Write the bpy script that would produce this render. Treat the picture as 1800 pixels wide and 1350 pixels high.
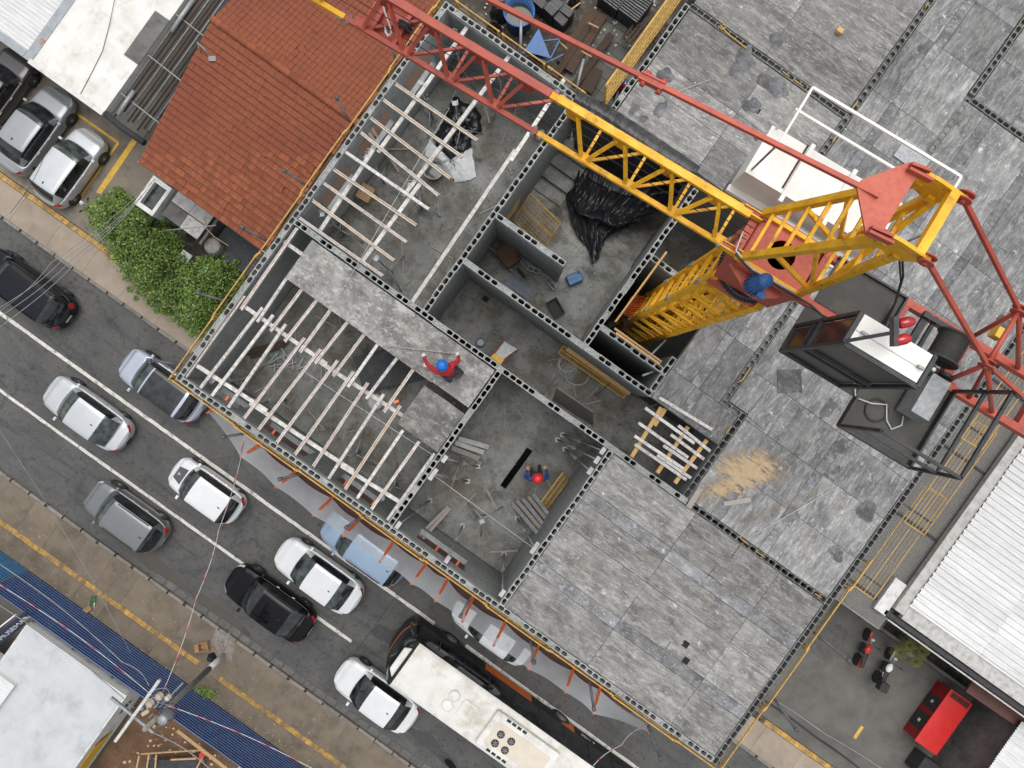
import bpy, bmesh, math, random
from mathutils import Vector, Matrix
R = math.radians
random.seed(7)
for o in list(bpy.data.objects): bpy.data.objects.remove(o)
scene = bpy.context.scene
C = scene.collection
# ---------------------------------------------------------------- camera, sky, sun, exposure
H = 33.5                      # drone height above the street (m)
FPX = 1248.0                  # focal length in pixels of an 1800 px wide picture
cam = bpy.data.cameras.new('camera'); cam.sensor_width = 36; cam.sensor_fit = 'HORIZONTAL'
cam.lens = 36 * FPX / 1800; cam.clip_start = .1; cam.clip_end = 500
camo = bpy.data.objects.new('camera', cam); C.objects.link(camo)
camo.location = (0, 0, H); scene.camera = camo
SUN_EL, SUN_AZ = 74, 20       # soft high overcast sun, from the upper right of the picture
w = bpy.data.worlds.new('World'); scene.world = w; w.use_nodes = True
wn = w.node_tree
bg = wn.nodes['Background']
sk = wn.nodes.new('ShaderNodeTexSky'); sk.sky_type = 'NISHITA'; sk.sun_disc = False
sk.sun_elevation = R(SUN_EL); sk.sun_rotation = R(SUN_AZ); sk.air_density = 1.6; sk.dust_density = 4
hs = wn.nodes.new('ShaderNodeHueSaturation'); hs.inputs['Saturation'].default_value = .22
wn.links.new(sk.outputs[0], hs.inputs['Color']); wn.links.new(hs.outputs[0], bg.inputs[0])
bg.inputs[1].default_value = .15
sl = bpy.data.lights.new('sun', 'SUN'); sl.energy = .75; sl.angle = R(50); sl.color = (1, .97, .92)
so = bpy.data.objects.new('sun', sl); C.objects.link(so)
so.rotation_euler = Vector((math.sin(R(SUN_AZ)) * math.cos(R(SUN_EL)), math.cos(R(SUN_AZ)) * math.cos(R(SUN_EL)), math.sin(R(SUN_EL)))).to_track_quat('Z', 'Y').to_euler()
so.location = (0, 0, 60)
scene.view_settings.view_transform = 'Standard'; scene.view_settings.look = 'None'
scene.view_settings.exposure = 0.30; scene.view_settings.gamma = 1
scene.view_settings.use_curve_mapping = False
scene.render.engine = 'CYCLES'
# ---------------------------------------------------------------- helpers
ANG = R(-35.55)               # the street and the building run at this angle
MUV = Matrix.Rotation(ANG, 4, 'Z')
TOP, FLR = 15.2, 12.4         # wall tops and the room floors of the storey being built
def P(px, py, z):             # a picture measurement (1800 x 1350) to the place at height z
    k = (H - z) / FPX
    return Vector(((px - 900) * k, (675 - py) * k, z))
MUVI = MUV.inverted()
def Q(px, py, z):             # the same in the building's own axes
    return MUVI @ P(px, py, z)
def B(u, v, z): return MUV @ Vector((u, v, z))

class MB:
    """collects shapes in world axes (or the building's axes when uv=True)"""
    def __init__(s, uv=False): s.v = []; s.f = []; s.uv = uv; s.sm = []
    def add(s, vs, fs, sm=False):
        n = len(s.v); s.v += [Vector(q) for q in vs]; s.f += [[i + n for i in f] for f in fs]; s.sm += [sm] * len(fs); return s
    def box(s, c, d, m=None):
        x, y, z = d[0] / 2, d[1] / 2, d[2] / 2
        vs = [Vector((a * x, b * y, e * z)) for e in (-1, 1) for b in (-1, 1) for a in (-1, 1)]
        if m is not None: vs = [m @ q for q in vs]
        c = Vector(c)
        return s.add([q + c for q in vs], [[0, 2, 3, 1], [4, 5, 7, 6], [0, 1, 5, 4], [2, 6, 7, 3], [0, 4, 6, 2], [1, 3, 7, 5]])
    def bb(s, a, b):          # box from corner a to corner b
        a = Vector(a); b = Vector(b)
        return s.box((a + b) / 2, [abs(q) for q in (b - a)])
    def bar(s, a, b, w, h=None, up=(0, 0, 1)):
        a = Vector(a); b = Vector(b); d = b - a; L = d.length
        if L < 1e-6: return s
        x = d / L; up = Vector(up); y = up.cross(x)
        if y.length < 1e-4: y = Vector((0, 1, 0)).cross(x)
        y.normalize(); z = x.cross(y)
        m = Matrix((x, y, z)).transposed()
        return s.box((a + b) / 2, (L, w, h if h else w), m)
    def tube(s, a, b, r, n=8, r2=None, cap=True):
        return s.path([a, b], r, n, r2, cap)
    def path(s, pts, r, n=6, r2=None, cap=True):
        pts = [Vector(q) for q in pts]; N = len(pts); vs = []; fs = []
        for i, q in enumerate(pts):
            d = (pts[min(i + 1, N - 1)] - pts[max(i - 1, 0)]).normalized()
            x = d.orthogonal() if i == 0 else (x - d * x.dot(d))
            if x.length < 1e-5: x = d.orthogonal()
            x.normalize(); y = d.cross(x)
            rr = r if r2 is None else r + (r2 - r) * i / max(1, N - 1)
            vs += [q + (x * math.cos(2 * math.pi * k / n) + y * math.sin(2 * math.pi * k / n)) * rr for k in range(n)]
        for i in range(N - 1):
            for k in range(n):
                fs.append([i * n + k, i * n + (k + 1) % n, (i + 1) * n + (k + 1) % n, (i + 1) * n + k])
        s.add(vs, fs, True)
        if cap:
            m = len(s.v) - len(vs)
            s.f.append([m + k for k in reversed(range(n))]); s.f.append([m + (N - 1) * n + k for k in range(n)]); s.sm += [False, False]
        return s
    def prism(s, poly, z0, z1):   # poly: list of (x, y); z0/z1 numbers or functions
        n = len(poly); f0 = z0 if callable(z0) else (lambda x, y: z0); f1 = z1 if callable(z1) else (lambda x, y: z1)
        a = sum(poly[i][0] * poly[(i + 1) % n][1] - poly[(i + 1) % n][0] * poly[i][1] for i in range(n))
        if a < 0: poly = poly[::-1]
        vs = [(x, y, f0(x, y)) for x, y in poly] + [(x, y, f1(x, y)) for x, y in poly]
        return s.add(vs, [list(reversed(range(n))), [n + i for i in range(n)]] + [[i, (i + 1) % n, n + (i + 1) % n, n + i] for i in range(n)])
    def quad(s, a, b, c, d): return s.add([a, b, c, d], [[0, 1, 2, 3]])
    def grid(s, fn, nu, nv, sm=True):
        vs = [fn(i / nu, j / nv) for j in range(nv + 1) for i in range(nu + 1)]
        return s.add(vs, [[j * (nu + 1) + i, j * (nu + 1) + i + 1, (j + 1) * (nu + 1) + i + 1, (j + 1) * (nu + 1) + i] for j in range(nv) for i in range(nu)], sm)
    def lathe(s, c, prof, n=20, ax=None):  # prof: (radius, height)
        m = Vector((0, 0, 1)).rotation_difference(Vector(ax)).to_matrix() if ax else Matrix.Identity(3)
        c = Vector(c)
        vs = [c + m @ Vector((r * math.cos(2 * math.pi * k / n), r * math.sin(2 * math.pi * k / n), h)) for r, h in prof for k in range(n)]
        fs = [[i * n + k, i * n + (k + 1) % n, (i + 1) * n + (k + 1) % n, (i + 1) * n + k] for i in range(len(prof) - 1) for k in range(n)]
        s.add(vs, fs, True); m0 = len(s.v) - len(vs)
        if prof[0][0] > 0: s.f.append([m0 + k for k in reversed(range(n))]); s.sm.append(False)
        if prof[-1][0] > 0: s.f.append([m0 + (len(prof) - 1) * n + k for k in range(n)]); s.sm.append(False)
        return s
    def mesh(s, name, off=None, inv=None):
        vs = s.v
        if s.uv: vs = [MUV @ q for q in vs]
        if inv is not None: vs = [inv @ q for q in vs]
        me = bpy.data.meshes.new(name); me.from_pydata([tuple(q) for q in vs], [], s.f)
        me.polygons.foreach_set('use_smooth', s.sm); me.update(); return me
    def build(s, name, mat, parent=None, local=False, bev=0):
        """link as one object; a part is brought into its parent's axes, a thing gets its origin at its base"""
        if parent is not None:
            inv = None if local else frame(parent).inverted(); me = s.mesh(name, inv=inv)
            o = bpy.data.objects.new(name, me); C.objects.link(o); o.parent = parent
        else:
            rz = ANG if s.uv else 0
            vs = [MUV @ q for q in s.v] if s.uv else s.v
            n = len(vs); c = Vector((sum(q.x for q in vs) / n, sum(q.y for q in vs) / n, min(q.z for q in vs)))
            m = Matrix.Translation(c) @ Matrix.Rotation(rz, 4, 'Z')
            me = s.mesh(name, inv=m.inverted()); o = bpy.data.objects.new(name, me); C.objects.link(o)
            o.location = c; o.rotation_euler = (0, 0, rz)
        if mat: me.materials.append(M[mat] if isinstance(mat, str) else mat)
        if bev:
            b = o.modifiers.new('bevel', 'BEVEL'); b.width = bev; b.segments = 2; b.limit_method = 'ANGLE'; b.angle_limit = R(40)
        return o
def frame(o):
    m = Matrix.Translation(o.location) @ o.rotation_euler.to_matrix().to_4x4()
    return frame(o.parent) @ m if o.parent else m
def tag(o, label, cat=None, group=None, kind=None):
    if label: o['label'] = label
    if cat: o['category'] = cat
    if group: o['group'] = group
    if kind: o['kind'] = kind
    return o
def struct(o): o['kind'] = 'structure'; return o
def thing(name, label, cat, loc=(0, 0, 0), rz=0, group=None):
    o = bpy.data.objects.new(name, None); C.objects.link(o); o.empty_display_size = .2
    o.location = loc; o.rotation_euler = (0, 0, rz)
    return tag(o, label, cat, group)
def place(name, me, parent, loc=(0, 0, 0), rz=0, rot=None):   # a piece sharing mesh data
    o = bpy.data.objects.new(name, me); C.objects.link(o); o.parent = parent; o.location = loc
    o.rotation_euler = rot if rot else (0, 0, rz); return o
def dup(root, loc, rz, label, group=None):
    r = root.copy(); C.objects.link(r); r.location = loc; r.rotation_euler = (0, 0, rz); r['label'] = label
    if group: r['group'] = group
    for ch in list(root.children):
        c = ch.copy(); C.objects.link(c); c.parent = r
        for g in list(ch.children):
            d = g.copy(); C.objects.link(d); d.parent = c
    return r
ORD = ['first', 'second', 'third', 'fourth', 'fifth', 'sixth', 'seventh', 'eighth', 'ninth', 'tenth', 'eleventh', 'twelfth', 'thirteenth', 'fourteenth', 'fifteenth', 'sixteenth', 'seventeenth', 'eighteenth', 'nineteenth', 'twentieth']

# ---------------------------------------------------------------- materials (all procedural)
M = {}
def N(nt, t, **k):
    n = nt.nodes.new(t)
    for a, b in k.items():
        if a in n.inputs: n.inputs[a].default_value = b
        else: setattr(n, a, b)
    return n
def lk(nt, a, b): nt.links.new(a, b)
def col(c): return (*c, 1) if len(c) == 3 else c
def mixc(nt, f, a, b, mode='MIX'):
    n = nt.nodes.new('ShaderNodeMix'); n.data_type = 'RGBA'; n.blend_type = mode
    for i, x in ((0, f), (6, a), (7, b)):
        if isinstance(x, (int, float)): n.inputs[i].default_value = x
        elif isinstance(x, tuple): n.inputs[i].default_value = col(x)
        else: nt.links.new(x, n.inputs[i])
    return n.outputs[2]
def coords(nt, st=(1, 1, 1), rnd=True):
    tc = N(nt, 'ShaderNodeTexCoord'); v = tc.outputs['Object']
    if rnd:
        oi = N(nt, 'ShaderNodeObjectInfo'); mu = N(nt, 'ShaderNodeVectorMath', operation='SCALE'); mu.inputs[0].default_value = (41, 23, 31)
        lk(nt, oi.outputs['Random'], mu.inputs['Scale'])
        ad = N(nt, 'ShaderNodeVectorMath', operation='ADD'); lk(nt, v, ad.inputs[0]); lk(nt, mu.outputs[0], ad.inputs[1]); v = ad.outputs[0]
    if st != (1, 1, 1):
        ml = N(nt, 'ShaderNodeVectorMath', operation='MULTIPLY'); ml.inputs[1].default_value = st; lk(nt, v, ml.inputs[0]); v = ml.outputs[0]
    return v
def noise(nt, v, s, lo=.35, hi=.65, det=8, rgh=.62, dist=0):
    n = N(nt, 'ShaderNodeTexNoise', Scale=s, Detail=det, Roughness=rgh, Distortion=dist); lk(nt, v, n.inputs['Vector'])
    m = N(nt, 'ShaderNodeMapRange'); m.inputs[1].default_value = lo; m.inputs[2].default_value = hi; lk(nt, n.outputs[0], m.inputs[0])
    return m.outputs[0]
def start(name):
    m = bpy.data.materials.new(name); m.use_nodes = True; nt = m.node_tree; M[name] = m
    return m, nt, nt.nodes['Principled BSDF']
def bumpn(nt, bs, h, strength=.4, dist=.01):
    b = N(nt, 'ShaderNodeBump', Strength=strength, Distance=dist); lk(nt, h, b.inputs['Height']); lk(nt, b.outputs[0], bs.inputs['Normal'])
def vary(nt, c, var):
    if not var: return c
    oi = N(nt, 'ShaderNodeObjectInfo'); m = N(nt, 'ShaderNodeMapRange'); m.inputs[3].default_value = 1 - var; m.inputs[4].default_value = 1 + var
    lk(nt, oi.outputs['Random'], m.inputs[0])
    h = N(nt, 'ShaderNodeHueSaturation'); lk(nt, m.outputs[0], h.inputs['Value']); lk(nt, c, h.inputs['Color']); return h.outputs[0]
def pm(name, c, c2=None, s=3, r=.6, m=0, bump=.25, bs=40, bd=.004, var=.06, st=(1, 1, 1), lo=.35, hi=.65, coat=0, dirt=None, ds=1.2, dlo=.52, dhi=.75, r2=None, spec=None):
    mt, nt, b = start(name); v = coords(nt, st)
    c2 = c2 or tuple(x * .8 for x in c)
    f = noise(nt, v, s, lo, hi); cc = mixc(nt, f, c, c2)
    if dirt: cc = mixc(nt, noise(nt, v, ds, dlo, dhi, 10, .7), cc, dirt)
    lk(nt, vary(nt, cc, var), b.inputs['Base Color'])
    b.inputs['Metallic'].default_value = m
    if r2 is None: b.inputs['Roughness'].default_value = r
    else:
        mr = N(nt, 'ShaderNodeMapRange'); mr.inputs[3].default_value = r; mr.inputs[4].default_value = r2; lk(nt, f, mr.inputs[0]); lk(nt, mr.outputs[0], b.inputs['Roughness'])
    if coat: b.inputs['Coat Weight'].default_value = coat; b.inputs['Coat Roughness'].default_value = .05
    if spec is not None: b.inputs['Specular IOR Level'].default_value = spec
    if bump: bumpn(nt, b, noise(nt, v, bs, 0, 1, 4), bump, bd)
    return mt
# paints and metals
pm('yellow', (.86, .47, .008), (.66, .31, .008), 3.5, .42, bump=.2, var=.13, dirt=(.22, .11, .03), ds=6, dlo=.54, dhi=.72, r2=.65)
pm('yellow_rail', (.56, .33, .07), (.42, .25, .06), 3, .6, bump=.1, dirt=(.24, .16, .07), ds=6, dlo=.5)
pm('yellow_paint', (.70, .44, .04), (.55, .33, .05), 4, .7, bump=.1, dirt=(.25, .20, .13), ds=3, dlo=.5, dhi=.72)
pm('red_lead', (.45, .080, .045), (.34, .062, .04), 3, .55, bump=.15, var=.14, dirt=(.20, .065, .045), ds=6, dlo=.54, dhi=.74)
pm('red_lead_pale', (.52, .12, .075), (.45, .10, .065), 14, .6, bump=.15, lo=.45, hi=.6)
pm('orange_strap', (.75, .14, .02), (.6, .1, .02), 3, .6)
pm('white_paint', (.78, .77, .74), (.68, .66, .61), 2, .5, bump=.05, dirt=(.45, .38, .3), ds=2.2, dlo=.6, dhi=.9)
pm('white_rust', (.62, .61, .59), (.40, .38, .35), 9, .6, bump=.3, var=.14, dirt=(.27, .18, .12), ds=8, dlo=.52, dhi=.72)
pm('rust_joist', (.62, .57, .53), (.42, .26, .18), 5, .6, bump=.3, dirt=(.36, .15, .08), ds=6, dlo=.45, dhi=.72, var=.15)
pm('galv', (.36, .37, .38), (.24, .25, .26), 12, .5, m=.35, bump=.2)
pm('steel_dirty', (.30, .30, .29), (.17, .16, .15), 12, .6, m=.25, bump=.3, dirt=(.35, .33, .30), ds=8)
pm('black_steel', (.025, .026, .03), (.05, .05, .055), 6, .45, m=.2, bump=.15)
pm('dark_cabinet', (.10, .095, .085), (.06, .055, .05), 2, .45, m=.2, bump=.1, st=(1, 5, 1))
pm('brown_glass', (.05, .032, .022), (.03, .02, .015), 3, .18, bump=.02)
pm('grating', (.055, .055, .052), (.10, .095, .085), 90, .8, bump=.8, bs=160, bd=.01, dirt=(.12, .11, .09), ds=3)
pm('motor_blue', (.02, .10, .30), (.015, .08, .24), 6, .4, bump=.1)
pm('rope_drum', (.045, .045, .043), (.08, .08, .075), 60, .6, m=.3, bump=.8, bs=120, st=(1, 1, 1))
pm('lamp_red', (.45, .005, .008), (.30, .004, .006), 5, .12, bump=0, coat=.6)
pm('plastic_blue', (.012, .12, .36), (.01, .09, .28), 3, .4, bump=.1, dirt=(.15, .2, .27), ds=5, dlo=.55)
pm('blue_bin', (.03, .12, .25), (.03, .09, .19), 3, .5, bump=.1, dirt=(.12, .16, .2), ds=4, dlo=.5)
pm('helmet_blue', (.012, .16, .55), (.01, .13, .48), 3, .3, bump=0)
pm('helmet_red', (.62, .04, .03), (.55, .03, .02), 3, .3, bump=0)
pm('cloth_red', (.48, .018, .022), (.33, .012, .016), 8, .85, bump=.6, bs=25, bd=.012)
pm('cloth_blue', (.03, .06, .24), (.02, .04, .16), 8, .85, bump=.6, bs=25, bd=.012)
pm('cloth_dark', (.03, .035, .055), (.02, .024, .04), 8, .9, bump=.5, bs=25, bd=.01)
pm('skin', (.36, .19, .12), (.30, .15, .1), 8, .55)
pm('glove', (.62, .62, .60), (.5, .5, .48), 12, .9)
pm('leather', (.03, .025, .022), (.02, .017, .015), 8, .7)
# timber, plastics, loose stuff
pm('wood', (.50, .33, .17), (.36, .22, .10), 3, .75, st=(2, 18, 18), var=.15, bump=.3, dirt=(.22, .15, .09), ds=1.5)
pm('wood_fresh', (.62, .40, .17), (.50, .29, .11), 3, .75, st=(2, 18, 18), var=.1)
pm('wood_grey', (.34, .31, .28), (.22, .19, .17), 4, .85, st=(2, 16, 16), var=.2, bump=.5, dirt=(.42, .40, .37), ds=4)
pm('wood_dark', (.085, .05, .032), (.045, .028, .02), 3, .85, st=(2, 14, 14), var=.25, bump=.4)
pm('plywood_brown', (.055, .017, .011), (.036, .012, .009), 2, .75, bump=.2, dirt=(.07, .035, .024), ds=3)
pm('tube_dark', (.11, .112, .118), (.07, .07, .075), 12, .55, m=.2, bump=.3)
pm('alley_grey', (.30, .285, .255), (.25, .24, .215), 1.5, .85, bump=.3)
pm('oil', (.036, .036, .037), (.05, .05, .05), 7, .7, bump=.4, bs=50, dirt=(.07, .07, .068), ds=5)
pm('chips', (.26, .26, .25), (.18, .18, .17), 9, .9)
pm('black_plastic', (.010, .010, .012), (.018, .018, .021), 3, .32, bump=.25, bs=14, bd=.03)
pm('grey_plastic', (.30, .30, .29), (.24, .24, .23), 4, .5)
pm('black_board', (.016, .019, .024), (.03, .034, .04), 5, .6, bump=.1, dirt=(.06, .066, .07), ds=3)
pm('black_rubber', (.02, .02, .021), (.035, .035, .036), 8, .8)
pm('white_sheet', (.70, .71, .72), (.52, .54, .55), 5, .55, bump=.5, bs=10, bd=.04)
pm('cardboard', (.36, .22, .11), (.28, .16, .08), 4, .85)
pm('sand', (.62, .44, .25), (.50, .35, .2), 9, .95, bump=.6, bs=90, dirt=(.30, .30, .31), ds=7, dlo=.52, dhi=.62)
pm('dirt', (.17, .095, .05), (.09, .05, .03), 1.5, .95, bump=1, bs=18, bd=.05, dirt=(.28, .2, .14), ds=6, dlo=.55)
pm('mud', (.040, .032, .025), (.075, .062, .05), 1.2, .9, bump=.8, bs=14, bd=.04, dirt=(.17, .16, .14), ds=2.2, dlo=.5, dhi=.7)
pm('red_shiny', (.55, .03, .025), (.48, .02, .02), 2, .3, bump=.02, dirt=(.3, .02, .02), ds=4, dlo=.6)
pm('red_dark', (.30, .008, .012), (.24, .006, .01), 2, .35, bump=.02)
pm('brown_awning', (.12, .045, .035), (.09, .032, .026), 2, .5, bump=.1)
pm('blue_sheet', (.016, .055, .17), (.012, .04, .125), 2, .42, m=.1, bump=.1, dirt=(.05, .08, .14), ds=2.5)
pm('blue_sheet_light', (.02, .13, .27), (.015, .09, .2), 2, .42, m=.1, bump=.1, dirt=(.06, .1, .14), ds=2)
pm('roof_grey', (.50, .52, .53), (.43, .45, .46), 1.2, .6, bump=.1, dirt=(.30, .31, .31), ds=.8, dlo=.52, dhi=.78)
pm('roof_white', (.72, .71, .68), (.60, .58, .54), 1.2, .65, bump=.15, dirt=(.38, .33, .26), ds=1.0, dlo=.52, dhi=.82)
pm('sheet_white', (.68, .68, .675), (.55, .55, .545), 3, .5, bump=.1, var=.08, dirt=(.45, .44, .43), ds=1.5, dlo=.58, dhi=.85, st=(.4, 3, 3))
pm('zinc', (.34, .36, .38), (.26, .28, .30), 3, .45, m=.5, bump=.1, dirt=(.36, .15, .08), ds=2, dlo=.62, dhi=.68)
pm('wall_white', (.66, .66, .65), (.55, .54, .52), 2, .8, bump=.2, dirt=(.25, .22, .18), ds=2.5)
pm('wall_grey', (.16, .155, .145), (.10, .095, .09), 1.5, .85, bump=.4, dirt=(.05, .048, .044), ds=2)
pm('sign_navy', (.035, .05, .10), (.03, .04, .085), 3, .5)
pm('sign_white', (.75, .75, .75), None, 3, .6, bump=0)
pm('sign_yellow', (.70, .42, .03), None, 3, .5, bump=0)
pm('pink_wire', (.62, .10, .16), None, 3, .5, bump=0)
pm('wire_grey', (.30, .30, .31), None, 3, .5, m=.3, bump=0)
pm('wire_white', (.62, .62, .60), None, 3, .6, bump=0)
pm('wire_blue', (.12, .26, .42), None, 3, .6, bump=0)
pm('wire_black', (.025, .025, .025), None, 3, .5, bump=0)
pm('porcelain', (.55, .47, .36), (.45, .36, .26), 5, .4)
pm('green_box', (.01, .12, .04), None, 3, .7)
pm('pale_concrete', (.48, .47, .45), (.36, .35, .33), 4, .8, bump=.5, dirt=(.25, .24, .22), ds=4)
pm('pole_concrete', (.26, .24, .21), (.20, .185, .16), 5, .85, bump=.4)
pm('pole_white', (.60, .60, .58), (.40, .39, .37), 8, .8, bump=.4)
pm('block_dark', (.20, .20, .195), (.13, .13, .125), 14, .9, bump=.7, bs=70, bd=.006, var=.15)
pm('block', (.35, .36, .35), (.26, .27, .26), 14, .9, bump=.7, bs=70, bd=.006, var=.12, dirt=(.50, .51, .50), ds=9, dlo=.55)
pm('sink_black', (.012, .012, .012), None, 4, .9, bump=0)
pm('water_dark', (.05, .05, .045), (.035, .035, .03), 2, .08, bump=.05, bs=6)
pm('puddle', (.075, .065, .05), (.06, .052, .042), 2, .22, bump=.05, bs=6, bd=.002)
pm('kerb', (.22, .20, .175), (.15, .135, .12), 5, .85, bump=.5, var=.15, dirt=(.12, .11, .10), ds=5, dlo=.55)
pm('gutter', (.13, .125, .118), (.09, .086, .08), 5, .85, bump=.5, var=.15, dirt=(.09, .085, .08), ds=2.5, dlo=.5)
pm('slab_tan', (.335, .275, .215), (.275, .225, .175), 1.4, .85, bump=.35, bs=60, var=.07, dirt=(.20, .165, .13), ds=1.0, dlo=.5, dhi=.8)
pm('slab_dark', (.185, .15, .11), (.14, .114, .084), 1.2, .85, bump=.4, bs=60, var=.06, dirt=(.07, .057, .043), ds=.9, dlo=.48, dhi=.75)
pm('yard', (.135, .13, .115), (.10, .095, .085), .9, .8, bump=.35, bs=50, var=.08, dirt=(.075, .07, .064), ds=.7, dlo=.48, dhi=.72)
pm('parking', (.23, .195, .155), (.17, .145, .115), .8, .85, bump=.4, bs=50, dirt=(.095, .085, .07), ds=1.1, dlo=.48, dhi=.7)
pm('tactile', (.58, .33, .06), (.36, .22, .07), 5, .8, bump=.5, bs=60, var=.2, dirt=(.16, .12, .075), ds=1.3, dlo=.42, dhi=.64)
pm('paint_white', (.66, .64, .58), (.52, .50, .45), 7, .75, bump=.3, dirt=(.12, .12, .115), ds=5, dlo=.54, dhi=.66)
pm('bark', (.12, .085, .06), (.07, .05, .035), 8, .9, bump=.8, bs=30, bd=.02)
# vehicles
def paint(name, c, r=.3, metal=.0, coat=1, spec=None):
    pm(name, c, tuple(x * .92 for x in c), 2, r, m=metal, bump=0, coat=coat, var=0, spec=spec)
paint('car_silver', (.52, .54, .56), .35, .35); paint('car_white', (.66, .67, .68)); paint('car_grey', (.16, .17, .175), .35, .4)
paint('car_black', (.004, .004, .005), .08, coat=0, spec=.22); paint('car_blue', (.26, .36, .48), .3, .3); paint('car_graphite', (.075, .068, .07), .3, .3)
paint('car_silverblue', (.42, .46, .54), .3, .35); paint('car_navy', (.006, .007, .012), .1, coat=0, spec=.3); paint('car_mid', (.30, .31, .325), .35, .4)
pm('bus_white', (.70, .69, .66), (.62, .60, .55), 1.2, .45, bump=.05, coat=.2, dirt=(.36, .31, .23), ds=.9, dlo=.50, dhi=.78)
pm('bus_cream', (.68, .61, .50), (.62, .55, .45), 3, .5, bump=.05)
pm('glass_dark', (.008, .009, .010), (.032, .037, .040), 2.2, .06, bump=0, coat=.3, lo=.42, hi=.66)  # paler blotches in both glass colours imitate reflected sky and seats inside
pm('glass_green', (.012, .018, .017), (.075, .095, .090), 2.2, .06, bump=0, coat=.5, lo=.42, hi=.66)
pm('tyre', (.022, .022, .023), (.035, .034, .033), 20, .85, bump=.3)
pm('rim', (.40, .41, .42), (.34, .35, .36), 8, .35, m=.7, bump=0)
pm('tail_red', (.42, .008, .010), (.35, .006, .008), 3, .15, bump=0, coat=.5)
pm('headlight', (.55, .57, .58), (.45, .47, .48), 3, .1, bump=0, coat=.5)
pm('trim_black', (.015, .015, .016), (.02, .02, .021), 5, .5, bump=0)
pm('plate', (.55, .56, .57), None, 3, .5, bump=0)
pm('orange_led', (.75, .17, .03), None, 3, .4, bump=0)

# ---- bigger surfaces
def m_deck(name, st, tint=(1, 1, 1), light=1):
    m, nt, b = start(name); v = coords(nt); vs = coords(nt, st)
    g = lambda x: tuple(x * t * light for t in tint)
    c = mixc(nt, noise(nt, v, 1.6, .36, .64, 10, .72), g(.105), g(.255))
    c = mixc(nt, noise(nt, vs, 1.6, .48, .66, 12, .78), c, g(.40))
    c = mixc(nt, noise(nt, vs, 4, .54, .66, 10, .8), c, g(.54))
    c = mixc(nt, noise(nt, v, 5, .56, .70, 10, .8), c, g(.44))
    c = mixc(nt, noise(nt, v, 20, .555, .66, 8, .78), c, g(.085))
    c = mixc(nt, noise(nt, v, 3.1, .60, .66, 12, .8), c, g(.70))
    c = mixc(nt, noise(nt, v, .55, .54, .82, 9, .72), c, g(.12))
    c = mixc(nt, noise(nt, v, .9, .57, .76, 10, .76), c, (.13, .125, .127))
    c = mixc(nt, noise(nt, v, 1.3, .57, .80, 11, .76), c, (.32, .29, .235))
    c = mixc(nt, noise(nt, vs, .7, .56, .70, 12, .8), c, g(.52))
    f = noise(nt, v, 55, .63, .74, 4, .7); c = mixc(nt, f, c, g(.6))
    lk(nt, vary(nt, c, .24), b.inputs['Base Color']); b.inputs['Roughness'].default_value = .82
    bumpn(nt, b, noise(nt, v, 60, .2, .8, 5), .4, .005); return m
m_deck('deck_u', (1.1, 5, 5), (1, .975, .93), .86); m_deck('deck_v', (5, 1.1, 5), (1, .99, .97), .83); m_deck('damp', (1, 1, 1), (.95, .95, 1), .45); m_deck('deck_board', (1.2, 1.8, 1.8), (1, .97, .92), .88)
m_deck('deck_strip', (1.4, 2.4, 3), (.965, .965, .99), .82)
def m_floor(name, wet=1):
    m, nt, b = start(name); v = coords(nt, rnd=False)
    c = mixc(nt, noise(nt, v, .7, .38, .62, 9, .65), (.125, .128, .118), (.205, .208, .195))
    c = mixc(nt, noise(nt, v, 2.4, .50, .68, 10, .72), c, (.085, .08, .068))
    c = mixc(nt, noise(nt, v, 1.1, .50, .62, 12, .75), c, (.115, .10, .072))
    c = mixc(nt, noise(nt, v, 9, .54, .62, 10, .8), c, (.05, .048, .042))
    c = mixc(nt, noise(nt, v, .9, .57, .66, 8, .7), c, (.055, .055, .05))
    c = mixc(nt, noise(nt, v, 4.5, .59, .66, 12, .8), c, (.28, .285, .275))
    c = mixc(nt, noise(nt, v, 1.3, .60, .74, 8, .7), c, (.27, .275, .27))
    c = mixc(nt, noise(nt, v, 40, .62, .70, 4, .7), c, (.36, .36, .35))
    lk(nt, c, b.inputs['Base Color'])
    mr = N(nt, 'ShaderNodeMapRange'); mr.inputs[3].default_value = .42; mr.inputs[4].default_value = .85; lk(nt, noise(nt, v, 1.1, .4, .6), mr.inputs[0]); lk(nt, mr.outputs[0], b.inputs['Roughness'])
    bumpn(nt, b, noise(nt, v, 22, .2, .8, 8, .7), .7, .012); return m
m_floor('room_floor')
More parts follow.
